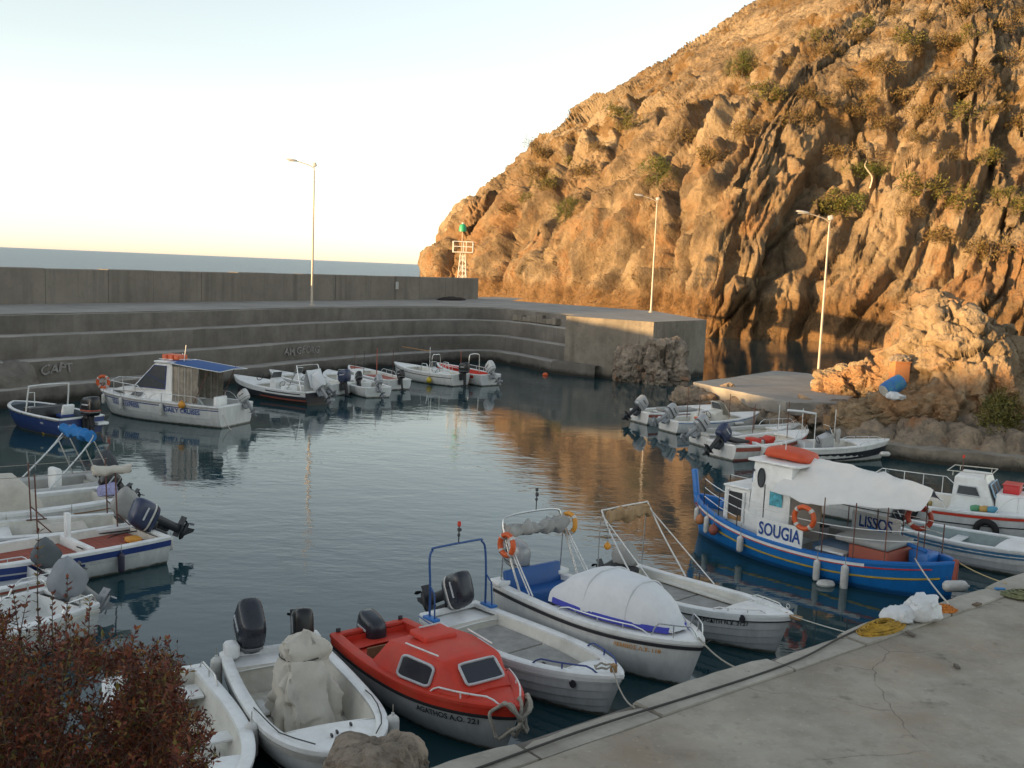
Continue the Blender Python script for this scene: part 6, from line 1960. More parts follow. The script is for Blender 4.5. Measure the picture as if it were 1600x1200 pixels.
life_ring(b.w((.72 * L_, -b.hb(.72) + .05, b.sh(.7) + .4)), 'red life ring on the far rail of the day cruiser', .25, .065, (PI / 2, 0, b.ang - .3), mat=ORNG)
for t, r_, ln, mt_, ball, lab in [(.90, .09, .42, FENW, 0, 'white fender at the bow of the day cruiser'), (.70, .08, .5, FENW, 0, 'cream fender over the lettering below the cruiser window'), (.385, .08, .5, FENW, 0, 'cream fender before DAILY on the day cruiser')]:
    fender('fender', b.w(b.side(t, b.sh(t) - .3, 1, r_ + .03)), r_, ln, mt_, lab, 'fenders on the day cruiser', hang=.3)
fender('round_buoy', b.w(b.side(.24, b.sh(.24) + .16, 1, .08)), .15, .2, ORNY, 'amber round buoy on the side deck of the day cruiser', None, ball=True, hang=.1)
b.motor(MOTW, LEGG, k=.9, tilt=35, y=-.5)
rope(b.w((.02, .9, .6)), G(362, 672, 0), .1, 'pale rope from the day cruiser stern into the water', ROPEW, .014)

# ---------------------------------------------------------------- left row
GS = 'boats along the left shore'
b = Boat('inflatable', 'grey inflatable with furled bright blue bimini on the left shore', (30, 764), (163, 752), .6, .5, 1.9, L=4.4, tw=.9, nb=2.6, mb=.7, dip=0, group=GS)
b.hull(HGREY); b.rim(paint('grey_tube', (.42, .42, .40), .6), .34, .17, lip=.08, name='tube'); b.well(GELC, FLOORG, .08, .8, .3, .2, .95); b.deck(GEL, .78)
b.motor(MOTD, LEGD, k=1.15, tilt=35, cover=paint('dark_motor_cover', (.06, .065, .075), .8)); MB().rbox((b.L * .3, -.2, .72), (.2, .55, .6), .15).build('seat_back', GEL, b.root)
bf = [(2.1, .85, .55), (1.2, .82, 1.4), (.75, .8, 1.92), (.72, .6, 2.02), (.72, -.6, 2.02), (.75, -.8, 1.92), (1.2, -.82, 1.4), (2.1, -.85, .55)]
bi = MB().tube(spline(bf, 3), .022, 7).build('bimini_frame', STEEL, b.root)
for sg in (1, -1):
    MB().tube([(.72, sg * .78, 1.9), (.1, sg * .8, .6)], .018).build('strut', STEEL, bi); MB().tube([(.95, sg * .8, 1.7), (.5, sg * .8, .6)], .018).build('strut', STEEL, bi); MB().tube([(2.0, sg * .85, .62), (.72, sg * .78, 1.86)], .016).build('strut', STEEL, bi)
rg = [[Vector((.76 + .17 * math.cos(a), -.8 + 1.6 * i / 20, 1.97 + (.12 + .05 * math.sin(i * 1.4)) * math.sin(a))) for a in [2 * PI * j / 9 for j in range(9)]] for i in range(21)]
mbd = MB().loft(rg); mbd.v = crumple(mbd.v, .12, .3, 610); mbd.build('furled_bimini', CANB, bi, 60)
b = Boat('tent_boat', 'white boat with cream canvas tent over its bow half on the left shore', (-80, 796), (177, 771), .85, .72, 1.95, L=5.0, tw=.85, nb=2.5, mb=.75, dip=.02, group=GS)
b.hull(HWHITE); b.rim(GEL, .2, .06); b.strip('brown_line', WOOD, .14, .17, 0, 1); b.strip('brown_line', WOOD, .27, .29, 0, 1); b.well(GELC, FLOORG, .06, .6, .2, .25, .9); b.deck(GEL, .55)
rg = []
for i in range(13):
    u = i / 12; t = .42 + .5 * u; h = .75 * (1 - max(0, u - .3) / .75) * min(1, (.1 + u) * 4)
    y = max(.1, b.hb(t) - .2)
    rg.append([Vector((t * b.L, y * math.cos(a), b.sh(t) + .04 + h * math.sin(a) ** .8)) for a in [PI * j / 12 for j in range(13)]])
mbd = MB().loft(rg, closed=False); mbd.f.append(list(range(13))); mbd.v = crumple(mbd.v, .03, .4, 611); tag(mbd.xf(b.M).build('canvas_tent', CANV, None, 60), 'cream canvas tent over the bow of a left shore boat', 'cover')
b.text('ΠΑΝΑΓΙΑ', .42, .22, .11, INKD, sgn=1)
b.motor(MOTB, LEGD, k=.95, tilt=50)
rk = MB().rbox((.3, .3, .92), (.5, .35, .25), .1); rk.v = crumple(rk.v, .12, .2, 612); rk.build('striped_bag', paint('lilac_bag', (.34, .33, .52), .8, var=.4, scale=16), b.root, 60)
for t_, z_, lab in [(.60, .35, 'cream fender on the brown-lined tent boat, nearer the bow'), (.30, .38, 'cream fender on the brown-lined tent boat, nearer the stern')]:
    fender('fender', b.w(b.side(t_, z_, 1, .1)), .085, .42, FENW, lab, 'fenders on the left shore boats', hang=.2)
b = Boat('work_boat', 'white boat with rusty awning poles and hooded grey outboard on the left shore', (-60, 826), (203, 812), .72, .6, 1.75, L=5.0, tw=.85, nb=2.4, mb=.8, dip=.03, group=GS)
b.hull(HWHITE); b.rim(GEL, .16); b.well(GELC, FLOORG, .06, .7, .17, .3, .9); b.deck(GEL, .68); b.bench(GEL, .3, .35, .5); b.bench(GEL, .55, .35, .5)
b.motor(MOTB, LEGD, k=1.05, tilt=48, cover=CANG); b.strip('dark_line', DARKM, .04, .06, 0, .8, out=.03)
MB().rbox((b.L * .3, .1, .58), (1.0, .8, .05), .03).build('cover_sheet', CANV, b.root)
ptop = []
for t, sg in ((.08, 1), (.42, 1), (.08, -1), (.42, -1)):
    pl_ = MB().tube([(t * b.L, sg * .7, .6), (t * b.L + .05, sg * .7, 2.0)], .018, 6).build('awning_pole', RUST, b.root)
    MB().tube([(t * b.L - .3, sg * .7, .62), (t * b.L + .01, sg * .7, .95)], .016, 6).build('brace', RUST, pl_)
    MB().tube([(t * b.L - .34, sg * .7, .62), (t * b.L + .1, sg * .7, .62)], .016, 6).build('foot', RUST, pl_)
for sg in (1, -1):
    MB().tube(sag((.08 * b.L, sg * .7, 2.0), (.46 * b.L + 1.5, sg * .7, 1.95), .03), .008, 5).build('awning_line', ROPE, b.root)
rg = [[Vector((.05 + .3 * i / 8 * 3, .7 + .1 * math.cos(a), 2.0 + .1 * math.sin(a))) for a in [2 * PI * j / 8 for j in range(8)]] for i in range(9)]
mbd = MB().loft(rg); mbd.v = crumple(mbd.v, .12, .25, 613); mbd.build('furled_awning', CANV, b.root, 60)
b = Boat('work_boat', 'white boat with navy side stripes and faded red deck on the left shore', (-60, 872), (237, 829), .74, .62, 1.85, L=5.6, tw=.92, nb=2.4, mb=.8, dip=.02, group=GS)
S4 = b
b.hull(HWHITE); b.rim(GEL, .13, .05); b.strip('stripe', NAVY, .03, .17, 0, .72, out=.014); b.strip('stripe', NAVY, .21, .31, .36, .98, out=.014); b.strip('stripe', paint('pale_stripe', (.5, .5, .49), .5), .19, .26, .14, .34, out=.014)
b.well(GELC, FLOORG, .04, .7, .15, .44, .92); b.deck(GEL, .68)
for i in range(14):
    y = -.68 + 1.36 * i / 13
    for (a, c) in ((.05, .30), (.33, .66)):
        MB().rbox(((a + c) / 2 * b.L, y, .472), ((c - a) * b.L, .075, .04), .01).build('deck_slat', REDD, b.root)
MB().rbox((.315 * b.L, 0, .56), (.12, 1.45, .24), .03).build('thwart', GEL, b.root)
MB().rbox((.315 * b.L, -.45, .85), (.1, .16, .75), .02).build('post', GEL, b.root)
b.motor(MOTN, LEGD, k=1.2, tilt=60, stripe=FENW)
MB().rbox((.1 * b.L, .2, .55), (.3, .3, .12), .05).build('orange_bag', ORNY, b.root)
fender('fender', b.w(b.side(.22, .3, 1, .09)), .07, .42, paint('dark_fender', (.04, .035, .06), .5), 'dark fender on the navy-striped boat', 'fenders on the left shore boats', hang=.2)
fender('fender', b.w((-.12, .62, .42)), .07, .3, FENW, 'white fender at the navy-striped boat transom', 'fenders on the left shore boats', hang=.1)
MB().tube(spline([(.12, -.2, .62), (.7, -.5, .5), (1.5, .2, .46), (2.0, .5, .7)], 5), .015).build('fuel_hose', BLKR, b.root)
b = Boat('work_boat', 'white boat with dark covered outboard and boat hook on the left shore', (-120, 915), (78, 888), .7, .6, 1.7, L=4.8, tw=.88, nb=2.4, mb=.8, dip=.02, group=GS)
b.hull(HWHITE); b.rim(GEL, .16); b.well(GEL, FLOORG, .06, .6, .17, .35, .9); b.deck(GEL, .58); b.bench(GEL, .3, .6, .55); b.motor(MOTG, LEGD, k=.85, tilt=50, cover=paint('slate_motor_cover', (.10, .115, .125), .8)); b.strip('maroon_line', REDD, .03, .08, 0, 1, out=.02)
b.rail('grab_rail', STEEL, .03, .2, .12, .012, 1); MB().tube([(.9, -.3, .68), (2.2, .2, .66)], .025).build('boat_hook', DARKM, b.root)
b = Boat('work_boat', 'white boat with large pale grey motor cover in front on the left shore', (-120, 990), (112, 932), .72, .62, 1.75, L=4.8, tw=.88, nb=2.4, mb=.8, dip=.02, group=GS)
b.hull(HWHITE); b.rim(GEL, .16, .05); b.strip('rub_rail', GELC, .08, .14, out=.03); b.well(GEL, FLOORG, .06, .6, .17, .3, .9); b.deck(GEL, .58); b.bench(GEL, .35, .5, .5)
b.motor(MOTG, LEGG, k=1.08, tilt=48, dz=-.06, cover=paint('pale_motor_cover', (.26, .275, .295), .75, var=.08)); b.rail('grab_rail', STEEL, .0, .16, .2, .016, 1)
tag(MB().tube(crumple([b.w(Vector((.12 + .12 * math.cos(a), .55 + .12 * math.sin(a), .72 + .03 * math.sin(3 * a)))) for a in [i * .6 for i in range(30)]], .06, .2, 91), .016, 6).build('rope_coil', ROPEW), 'white rope coil at the stern of the nearest left shore boat', 'rope')
fender('fender', b.w(b.side(.45, .35, 1, .1)), .09, .42, FENW, 'white fender on the nearest left shore boat', 'fenders on the left shore boats', hang=.15)

# ================================================================== STREET FURNITURE, LITTER, PLANTS
GALV = paint('galvanised_pole', (0.42, 0.37, 0.31), 0.5, metal=0.25, var=0.12, scale=3, stain=(0.30, 0.20, 0.12))
LAMPG = paint('lamp_housing', (0.40, 0.40, 0.39), 0.45)
LENS = paint('lamp_glass', (0.50, 0.48, 0.42), 0.2)
def lamp(p, label, h=8.9):
    t = thing('street_lamp', label, 'street lamp', p, 0, 'harbour street lamps')
    MB().lathe([(.2, 0), (.2, .05), (.12, .09), (.085, .2), (.075, 1.2), (.06, h * .6), (.045, h)], 14).build('pole', GALV, t, 40)
    arm = spline([(0, 0, h - .05), (-.03, 0, h + .12), (-.3, 0, h + .3), (-.9, .02, h + .48), (-1.25, .03, h + .56)], 5)
    a_ = MB().tube(arm, .028, 8).build('arm', GALV, t)
    rg = []
    for x, w_, h0, h1 in ((-1.15, .07, -.03, .07), (-1.25, .12, -.05, .09), (-1.5, .16, -.05, .10), (-1.75, .14, -.03, .08), (-1.84, .07, -.01, .04)):
        z = h + .56 + (-x - 1.25) * .12
        rg.append([Vector((x, w_ * math.cos(q), z + (h1 if math.sin(q) > 0 else -h0) * math.sin(q))) for q in [2 * PI * j / 12 for j in range(12)]])
    hd = MB().loft(rg).build('lamp_head', LAMPG, t, 40)
    MB().rbox((-1.52, .0, h + .535), (.42, .22, .03), .01).build('lens', LENS, hd)
    f_ = MB(); f_.tube([(0, 0, h - .02), (.03, -.03, h + .22)], .02); f_.rbox((.02, -.04, h + .36), (.26, .16, .26), .06, Matrix.Rotation(R(-14), 3, 'Y')).build('floodlight', LAMPG, t)
    return t
lamp(G(487, 478, MZ), 'tall street lamp standing on the breakwater before the sky')
lamp(G(1017, 488, MZ), 'tall street lamp at the breakwater head before the cliff', h=8.6)
lp = lamp(G(1277, 602, 1.3) , 'tall street lamp on the right-hand landing platform', h=8.75)
MB().rbox((0, 0, .08), (.62, .62, .2), .03).build('plinth', CON_KERB, lp)

# beacon
WB = paint('white_lattice', (.62, .60, .55), .5)
bp_ = GD(722, 430, 104.0)
bc = thing('beacon', 'white lattice harbour beacon with green lantern behind the parapet wall', 'beacon', (bp_.x, bp_.y, MZ))
leg_r = [(.62 * math.cos(a), .62 * math.sin(a)) for a in (R(210), R(330), R(90))]
for x, y in leg_r:
    MB().tube([(x, y, 0), (x * .45, y * .45, 4.4)], .045, 7).build('leg', WB, bc)
for k in range(4):
    z0, z1 = .3 + k * 1.0, 1.3 + k * 1.0
    s0, s1 = 1 - .55 * z0 / 4.4, 1 - .55 * z1 / 4.4
    for i in range(3):
        a, c = leg_r[i], leg_r[(i + 1) % 3]
        MB().tube([(a[0] * s0, a[1] * s0, z0), (c[0] * s1, c[1] * s1, z1)], .022, 5).build('brace', WB, bc)
        MB().tube([(c[0] * s0, c[1] * s0, z0), (a[0] * s1, a[1] * s1, z1)], .022, 5).build('brace', WB, bc)
MB().rbox((0, 0, 4.42), (2.0, 1.2, .06), .01).build('platform', WB, bc)
for z in (4.45, 5.0, 5.5):
    MB().tube([(-1.0, -.6, z), (1.0, -.6, z), (1.0, .6, z), (-1.0, .6, z)], .035, 6, closed=True).build('railing', WB, bc)
for x, y in ((-1, -.6), (1, -.6), (1, .6), (-1, .6), (.35, -.6), (-.0, .6)):
    MB().tube([(x, y, 4.42), (x, y, 5.5)], .035, 6).build('rail_post', WB, bc)
MB().tube([(-.1, 0, 4.4), (-.1, 0, 6.5)], .06, 8).build('mast', paint('beacon_mast', (.45, .30, .2), .6), bc)
GRN = paint('green_lantern', (.02, .30, .13), .4)
MB().lathe([(.40, 6.5), (.40, 6.56), (.36, 6.9), (.30, 7.15), (.16, 7.25)], 18, c=(-.1, 0, 0)).build('lantern', GRN, bc)
MB().lathe([(.1, 7.25), (.1, 7.34), (.06, 7.4)], 12, c=(-.1, 0, 0)).build('cap', WB, bc)

# dark net heap at the foot of the parapet
def heap(name, pos, size, n, r, mat, label, cat, seed, wid=None):
    rn_ = random.Random(seed); mbd = MB()
    for k in range(n):
        a0 = rn_.uniform(0, 6.28); rad_ = rn_.uniform(.25, 1) ; hh = rn_.uniform(.05, 1)
        pts = []
        for j in range(9):
            a = a0 + j * .5
            fall_ = max(.05, 1 - (rad_ * .9) ** 2)
            pts.append(Vector((size[0] * rad_ * math.cos(a) * rn_.uniform(.85, 1.1), size[1] * rad_ * math.sin(a) * rn_.uniform(.85, 1.1), size[2] * hh * fall_ + r)))
        mbd.tube(pts, r, 5)
    o = mbd.build(name, mat, None, 60)
    o.location = pos
    return tag(o, label, cat)
hp_ = G(700, 468.3, MZ)
o = heap('net_heap', (hp_.x + .4, hp_.y - 1.0, MZ), (1.9, .6, .3), 60, .04, paint('dark_net', (.035, .025, .025), .95), 'dark heap of nets at the foot of the parapet wall', 'net', 5)
o.rotation_euler = (0, 0, R(55))

# quay things
def sack(p, size, rz, mat, label, seed, tie=True, group=None):
    rg = []
    for i, (u, w_, h_) in enumerate(((-1, .25, .2), (-.92, .62, .6), (-.6, .95, .95), (-.1, 1.0, 1.0), (.4, .9, .9), (.68, .55, .6), (.8, .26, .34), (.88, .34, .42), (1.0, .42, .46))):
        ring = []
        for j in range(36):
            a = 2 * PI * j / 36
            f = 1 + (.06 * math.sin(5 * a + i) + .05 * math.sin(8 * a + 2 * i)) * (1.6 if u > .5 else .8)
            zz = h_ * .5 * math.sin(a) * f * size[2]
            ring.append(Vector((u * size[0] / 2, w_ * size[1] / 2 * math.cos(a) * f, max(-size[2] * .36, zz) + size[2] * .36)))
        rg.append(ring)
    rg2 = []
    for i in range(len(rg) - 1):
        for q in range(4): rg2.append([a_.lerp(c_, q / 4) for a_, c_ in zip(rg[i], rg[i + 1])])
    rg2.append(rg[-1])
    mbd = MB().loft(rg2); mbd.v = facet(crumple(mbd.v, .07, .3, seed), .05, .2, seed + 3, (0, 0, .1))
    o = mbd.build('sack', mat, None, 45)
    o.location = p; o.rotation_euler = (0, 0, rz)
    return tag(o, label, 'sack', group)
SACK = paint('white_woven_sack', (.60, .61, .62), .7, var=.06, scale=8, bump=.15, stain=(.44, .43, .41), stain_amt=.5)
pq = G(1442, 968, QZ)
sack((pq.x, pq.y, QZ + .02), (.78, .56, .52), R(50), SACK, 'plump white woven sack on the quay edge, upper of two', 701, group='white sacks on the quay')
pq = G(1402, 972, QZ)
sack((pq.x, pq.y, QZ + .01), (.72, .44, .30), R(20), SACK, 'flat white woven sack lying on yellow net by the quay edge', 711, group='white sacks on the quay')
YN = paint('yellow_net', (.40, .24, .03), .95, var=.5, scale=9, stain=(.2, .1, .02), stain_amt=.7)
pq = G(1378, 984, QZ)
o = heap('fishing_net', (pq.x, pq.y, QZ), (.62, .24, .16), 150, .012, YN, 'yellow fishing net spread along the quay edge beside the sacks', 'net', 8); o.rotation_euler = (0, 0, math.atan2(qt.y, qt.x))
pq = G(1470, 955, QZ)
o = heap('fishing_net', (pq.x, pq.y, QZ), (.3, .16, .13), 60, .012, paint('orange_net', (.50, .17, .03), .95, var=.4, scale=18), 'small orange net heap behind the white sacks', 'net', 9)
pq = G(1592, 932, QZ)
o = heap('fishing_net', (pq.x + .1, pq.y, QZ), (.42, .3, .12), 90, .011, paint('olive_net', (.16, .17, .09), .95, var=.4, scale=18), 'greenish net heap at the right edge of the quay', 'net', 10)
# hose along the kerb
hs_ = [G(x, y, QZ + .035) for x, y in [(745, 1201), (830, 1170), (905, 1143), (985, 1117), (1075, 1089), (1160, 1062), (1215, 1043), (1262, 1024), (1310, 998), (1352, 978)]]
hs_ = [G(700, 1216, QZ + .035)] + hs_
tag(MB().tube(spline(hs_, 6), .016, 6).build('hose', paint('black_hose', (.03, .028, .026), .7)), 'black hose lying along the inner side of the quay kerb', 'hose')
for k, (x, y, c_, s_, lab) in enumerate([(1562, 922, (.05, .20, .42), .09, 'blue plastic scrap on the quay near the right edge'), (1526, 946, (.12, .08, .05), .10, 'small brown stick on the quay behind the sacks'), (1495, 1043, (.10, .085, .07), .07, 'small dark pebble on the open quay'), (1422, 992, (.13, .11, .09), .08, 'dark pebble on the quay in front of the sacks')]):
    p = G(x, y, QZ)
    mbd = MB().rbox((0, 0, .02), (s_ * 2, s_, .035), .012); mbd.v = crumple(mbd.v, .025, .08, 720 + k)
    o = mbd.build('litter' if k < 2 else 'pebble', paint('litter_%d' % k, c_, .7), None, 60); o.location = (p.x, p.y, QZ + .005); o.rotation_euler = (0, 0, k * .7)
    tag(o, lab, 'litter' if k < 2 else 'pebble')

# right shore: barrel, orange box, sack, bush
_rv = []
for o in list(bpy.data.objects):
    if o.name.split('.')[0] in ('rubble_mound', 'outcrop', 'rock_shoulder', 'shore') and o.type == 'MESH':
        a = np.zeros(len(o.data.vertices) * 3); o.data.vertices.foreach_get('co', a)
        _rv.append(a.reshape(-1, 3) + np.array(o.location))
_rv = np.concatenate(_rv); _rx, _ry, _rd = proj_np(_rv)
def on_rock(x, y, tol=5):
    k = np.where((np.abs(_rx - x) < tol) & (np.abs(_ry - y) < tol))[0]
    if len(k) == 0: return on_rock(x, y, tol * 2)
    return Vector(_rv[k[np.argmin(_rd[k])]])
p = on_rock(1398, 606) + Vector((0, -.1, .22))
br = thing('barrel', 'blue plastic barrel lying on the rubble below the outcrop', 'barrel', p, 0)
Mb = Matrix.Rotation(R(20), 3, 'Z') @ Matrix.Rotation(R(62), 3, 'Y')
MB().lathe([(.28, -.5), (.34, -.46), (.36, -.2), (.37, -.18), (.36, -.15), (.36, .15), (.37, .18), (.36, .2), (.34, .46), (.28, .5)], 22, M=Mb).build('drum', paint('blue_barrel', (.03, .13, .36), .5, stain=(.03, .22, .12), stain_amt=.9, scale=3), br, 40)
MB().lathe([(.29, -.53), (.29, -.495), (.05, -.48)], 22, M=Mb).build('lid', paint('pale_lid', (.42, .42, .40), .6), br, 40)
p = on_rock(1396, 618)
sack((p.x, p.y - .1, p.z - .02), (.9, .5, .34), R(15), SACK, 'dirty white sack below the blue barrel', 731)
p = on_rock(1401, 586) + Vector((-.25, -.6, -.15))
bx_ = thing('crate', 'upright orange-brown crate leaning against the outcrop', 'crate', p, R(12))
OB = paint('orange_board', (.42, .17, .06), .7, stain=(.3, .12, .05))
MB().rbox((0, 0, .46), (.78, .5, .92), .03).build('shell', OB, bx_)
MB().rbox((0, -.03, .93), (.84, .54, .06), .02).build('rim', OB, bx_)
tag(rock('rock', (p.x + .02, p.y + .05, p.z + 1.06), (.42, .34, .22), 61, BOULD, sub=4), 'grey stone lying on top of the orange-brown crate', 'rock')

# ---- leaves
def leafmat(name, stops, trans=0.25):
    mt, nt, b_ = newmat(name)
    L_2 = nt.links
    gm_ = N(nt, 'ShaderNodeNewGeometry')
    rp = ramp(nt, stops)
    L_2.new(gm_.outputs['Random Per Island'], rp.inputs[0])
    L_2.new(rp.outputs[0], b_.inputs['Base Color'])
    b_.inputs['Roughness'].default_value = 0.6
    b_.inputs['Specular IOR Level'].default_value = 0.3
    return mt
LEAFR = leafmat('red_brown_leaf', [(0, (.055, .012, .008)), (.35, (.12, .027, .015)), (.62, (.18, .045, .02)), (.8, (.22, .08, .022)), (.92, (.15, .11, .02)), (1, (.09, .085, .02))])
LEAFO = leafmat('olive_green_leaf', [(0, (.05, .055, .012)), (.5, (.10, .095, .02)), (1, (.17, .13, .03))])
SCRUB = leafmat('dry_scrub_leaf', [(0, (.075, .048, .018)), (.5, (.14, .085, .03)), (.8, (.13, .105, .03)), (1, (.2, .12, .05))])
PINE = leafmat('pine_needles', [(0, (.03, .045, .012)), (.5, (.075, .095, .018)), (1, (.15, .15, .03))])
BARK = paint('bark', (.10, .075, .055), .9, var=.3, scale=20, bump=.5)
def leaf(Vl, Fl, p, d, up, ln, w):
    d = d.normalized(); s = d.cross(up)
    if s.length < 1e-4: s = d.orthogonal()
    s.normalize(); n = len(Vl)
    Vl += [p, p + d * ln * .45 + s * w * .5 + up * ln * .06, p + d * ln, p + d * ln * .45 - s * w * .5 + up * ln * .06]
    Fl.append((n, n + 1, n + 2, n + 3))
def foliage_mesh(name, rad, nclump, nleaf, ln, w, mat, seed, flat=1.0, lumps=6):
    rn_ = random.Random(seed); Vl, Fl = [], []
    lob = [(Vector((rn_.gauss(0, .45), rn_.gauss(0, .45), rn_.uniform(.1, .8))), rn_.uniform(.35, .65)) for _ in range(lumps)]
    for k in range(nclump):
        c, r_ = rn_.choice(lob)
        d = Vector((rn_.gauss(0, 1), rn_.gauss(0, 1), rn_.gauss(.25, 1))).normalized()
        cp = c + d * r_ * rn_.uniform(.45, 1.0) ** .5
        cp = Vector((cp.x * rad[0], cp.y * rad[1], max(.02, cp.z) * rad[2]))
        dd = (d + Vector((0, 0, .4))).normalized()
        for j in range(nleaf):
            ld = (dd + Vector((rn_.gauss(0, .7), rn_.gauss(0, .7), rn_.gauss(0, .6)))).normalized()
            leaf(Vl, Fl, cp + Vector((rn_.gauss(0, 1), rn_.gauss(0, 1), rn_.gauss(0, 1))) * ln * .6, ld, Vector((rn_.gauss(0, 1), rn_.gauss(0, 1), 1)).normalized(), ln * rn_.uniform(.6, 1.25), w * rn_.uniform(.7, 1.2))
    me = bpy.data.meshes.new(name)
    me.from_pydata([tuple(v) for v in Vl], [], Fl); me.update(); me.materials.append(mat)
    return me
def wood_mesh(name, h, r, nb, spread, seed, lean=(0, 0)):
    rn_ = random.Random(seed); mbd = MB()
    tr = [Vector((lean[0] * u * u + rn_.uniform(-.03, .03) * h, lean[1] * u * u + rn_.uniform(-.03, .03) * h, h * u)) for u in (0, .25, .5, .75, 1)]
    mbd.tube(spline(tr, 3), r, 6, r2=r * .3)
    for k in range(nb):
        u = rn_.uniform(.3, .95); p0 = tr[int(u * 4)].lerp(tr[min(4, int(u * 4) + 1)], u * 4 - int(u * 4))
        a = rn_.uniform(0, 6.28); e = p0 + Vector((math.cos(a) * spread * rn_.uniform(.5, 1), math.sin(a) * spread * rn_.uniform(.5, 1), h * rn_.uniform(.05, .3)))
        mbd.tube([p0, p0.lerp(e, .5) + Vector((0, 0, -.03 * h)), e], r * .4, 5, r2=r * .12)
    me = bpy.data.meshes.new(name)
    me.from_pydata([tuple(v) for v in mbd.v], [], mbd.f); me.update(); clean_smooth(me); me.materials.append(BARK)
    return me
def plant(name, label, cat, p, meshes, s, rz, group=None):
    t = thing(name, label, cat, p, rz, group)
    t.scale = (s, s, s)
    for nm, me in meshes:
        o = bpy.data.objects.new(nm, me); COL.objects.link(o); o.parent = t
    return t
scr = [foliage_mesh('foliage', (1, 1, .7), 130, 6, .17, .06, SCRUB, 800 + k) for k in range(4)]
scro = [foliage_mesh('foliage', (1, 1, .8), 130, 6, .17, .06, LEAFO, 810 + k) for k in range(3)]
stm = [wood_mesh('stems', .7, .05, 7, .6, 820 + k) for k in range(3)]
rn = random.Random(21)
shr = [(1290, 160), (1335, 185), (1380, 110), (1420, 90), (1470, 75), (1520, 60), (1560, 40), (1590, 25), (1440, 30), (1500, 20), (1400, 15), (1260, 150), (1240, 190), (1200, 150), (1170, 200), (1300, 85), (1345, 60), (1330, 130), (1465, 130), (1530, 120), (1580, 100), (1560, 170), (1510, 190), (1450, 180), (1415, 160), (1590, 200), (1540, 250), (1480, 240), (1430, 215), (1310, 240), (1225, 95), (1270, 60), (1590, 330), (1540, 400), (1500, 330), (1450, 300), (1470, 370), (1420, 330), (850, 240), (880, 255), (905, 270), (840, 275), (930, 235), (870, 290), (815, 310), (830, 225), (790, 330), (960, 175), (990, 200), (1070, 215), (1100, 260), (1290, 330), (1390, 200), (1560, 300), (1580, 150), (1495, 150), (1360, 35), (1520, 5), (1360, 160), (1400, 60)]
ORD = 'first second third fourth fifth sixth seventh eighth ninth tenth eleventh twelfth thirteenth fourteenth fifteenth sixteenth seventeenth eighteenth nineteenth twentieth'.split()
plan_ = []
for (x, y) in shr:
    plan_.append((x + rn.uniform(-6, 6), y + rn.uniform(-4, 4), 1 if rn.random() < .3 else 0))
band_ = lambda y: 0 if y < 75 else 1 if y < 155 else 2 if y < 225 else 3
bname = ['topmost', 'upper', 'middle', 'lower']
rank = {}
for ol in (0, 1):
    for bd_ in range(4):
        grp = sorted([i for i, q in enumerate(plan_) if q[2] == ol and band_(q[1]) == bd_], key=lambda i: plan_[i][0])
        for r_, i in enumerate(grp): rank[i] = r_
for i, (x, y, ol) in enumerate(plan_):
    lab = '%s %s scrub bush from the left in the %s band of the headland' % (ORD[rank[i]], 'olive-green' if ol else 'dry brown', bname[band_(y)])
    p = on_hill(x, y)
    plant('scrub_bush', lab, 'bush', p - Vector((0, 0, .25)), [('foliage', rn.choice(scro if ol else scr)), ('stems', rn.choice(stm))], rn.uniform(1.3, 2.6), rn.uniform(0, 6.28), 'olive-green scrub on the headland' if ol else 'dry brown scrub on the headland')
pin = [[('crown', foliage_mesh('crown', (.9, .9, 1.5), 220, 9, .2, .03, PINE, 830 + k, lumps=8)), ('trunk', wood_mesh('trunk', 1.6, .07, 10, .8, 840 + k))] for k in range(3)]
plant('pine_tree', 'small bright green pine on the ledge beside the headland gully', 'tree', on_hill(1022, 285) - Vector((0, 0, .4)), pin[0], 2.5, .3, 'small pines on the headland')
plant('pine_tree', 'little yellow-green pine low on the seaward slope of the headland', 'tree', on_hill(880, 342) - Vector((0, 0, .3)), pin[1], 2.1, 1.3, 'small pines on the headland')
plant('pine_tree', 'pale young pine high on the headland skyline shoulder', 'tree', on_hill(1157, 118) - Vector((0, 0, .4)), pin[2], 2.4, 2.3, 'small pines on the headland')
plant('pine_tree', 'spreading pine with pale bare trunk in the middle of the cliff', 'tree', on_hill(1365, 268) - Vector((0, 0, .3)), [('crown', foliage_mesh('crown', (2.0, 1.4, .6), 260, 8, .2, .03, PINE, 850, lumps=9)), ('trunk', wood_mesh('trunk', 1.0, .07, 8, 1.2, 851, (.5, 0)))], 2.0, 0, 'small pines on the headland')
plant('shrub', 'dark green rounded shrub below the spreading cliff pine', 'bush', on_hill(1326, 318) - Vector((0, 0, .4)), [('foliage', foliage_mesh('foliage', (1, 1, .9), 180, 7, .16, .07, PINE, 852)), ('stems', stm[0])], 1.9, 0)
plant('shrub', 'thin pale shrub standing against the sky on the headland edge', 'bush', on_hill(830, 236) - Vector((0, 0, .2)), [('foliage', foliage_mesh('foliage', (.7, .7, 1.4), 60, 5, .16, .03, SCRUB, 853, lumps=5)), ('stems', wood_mesh('stems', 1.5, .04, 10, .6, 854))], 2.2, 0)
DEAD = paint('bleached_wood', (.50, .42, .33), .8)
dp = on_hill(1362, 290)
tag(MB().tube(spline([dp + Vector(v) for v in ((0, -.1, -.6), (.1, -.3, .6), (-.5, -.4, 1.4), (-.9, -.3, 2.0), (-.7, -.2, 2.6))], 4), .12, 6, r2=.04).build('dead_branch', DEAD), 'bleached bare branch below the spreading cliff pine', 'branch')
p = on_rock(1560, 655)
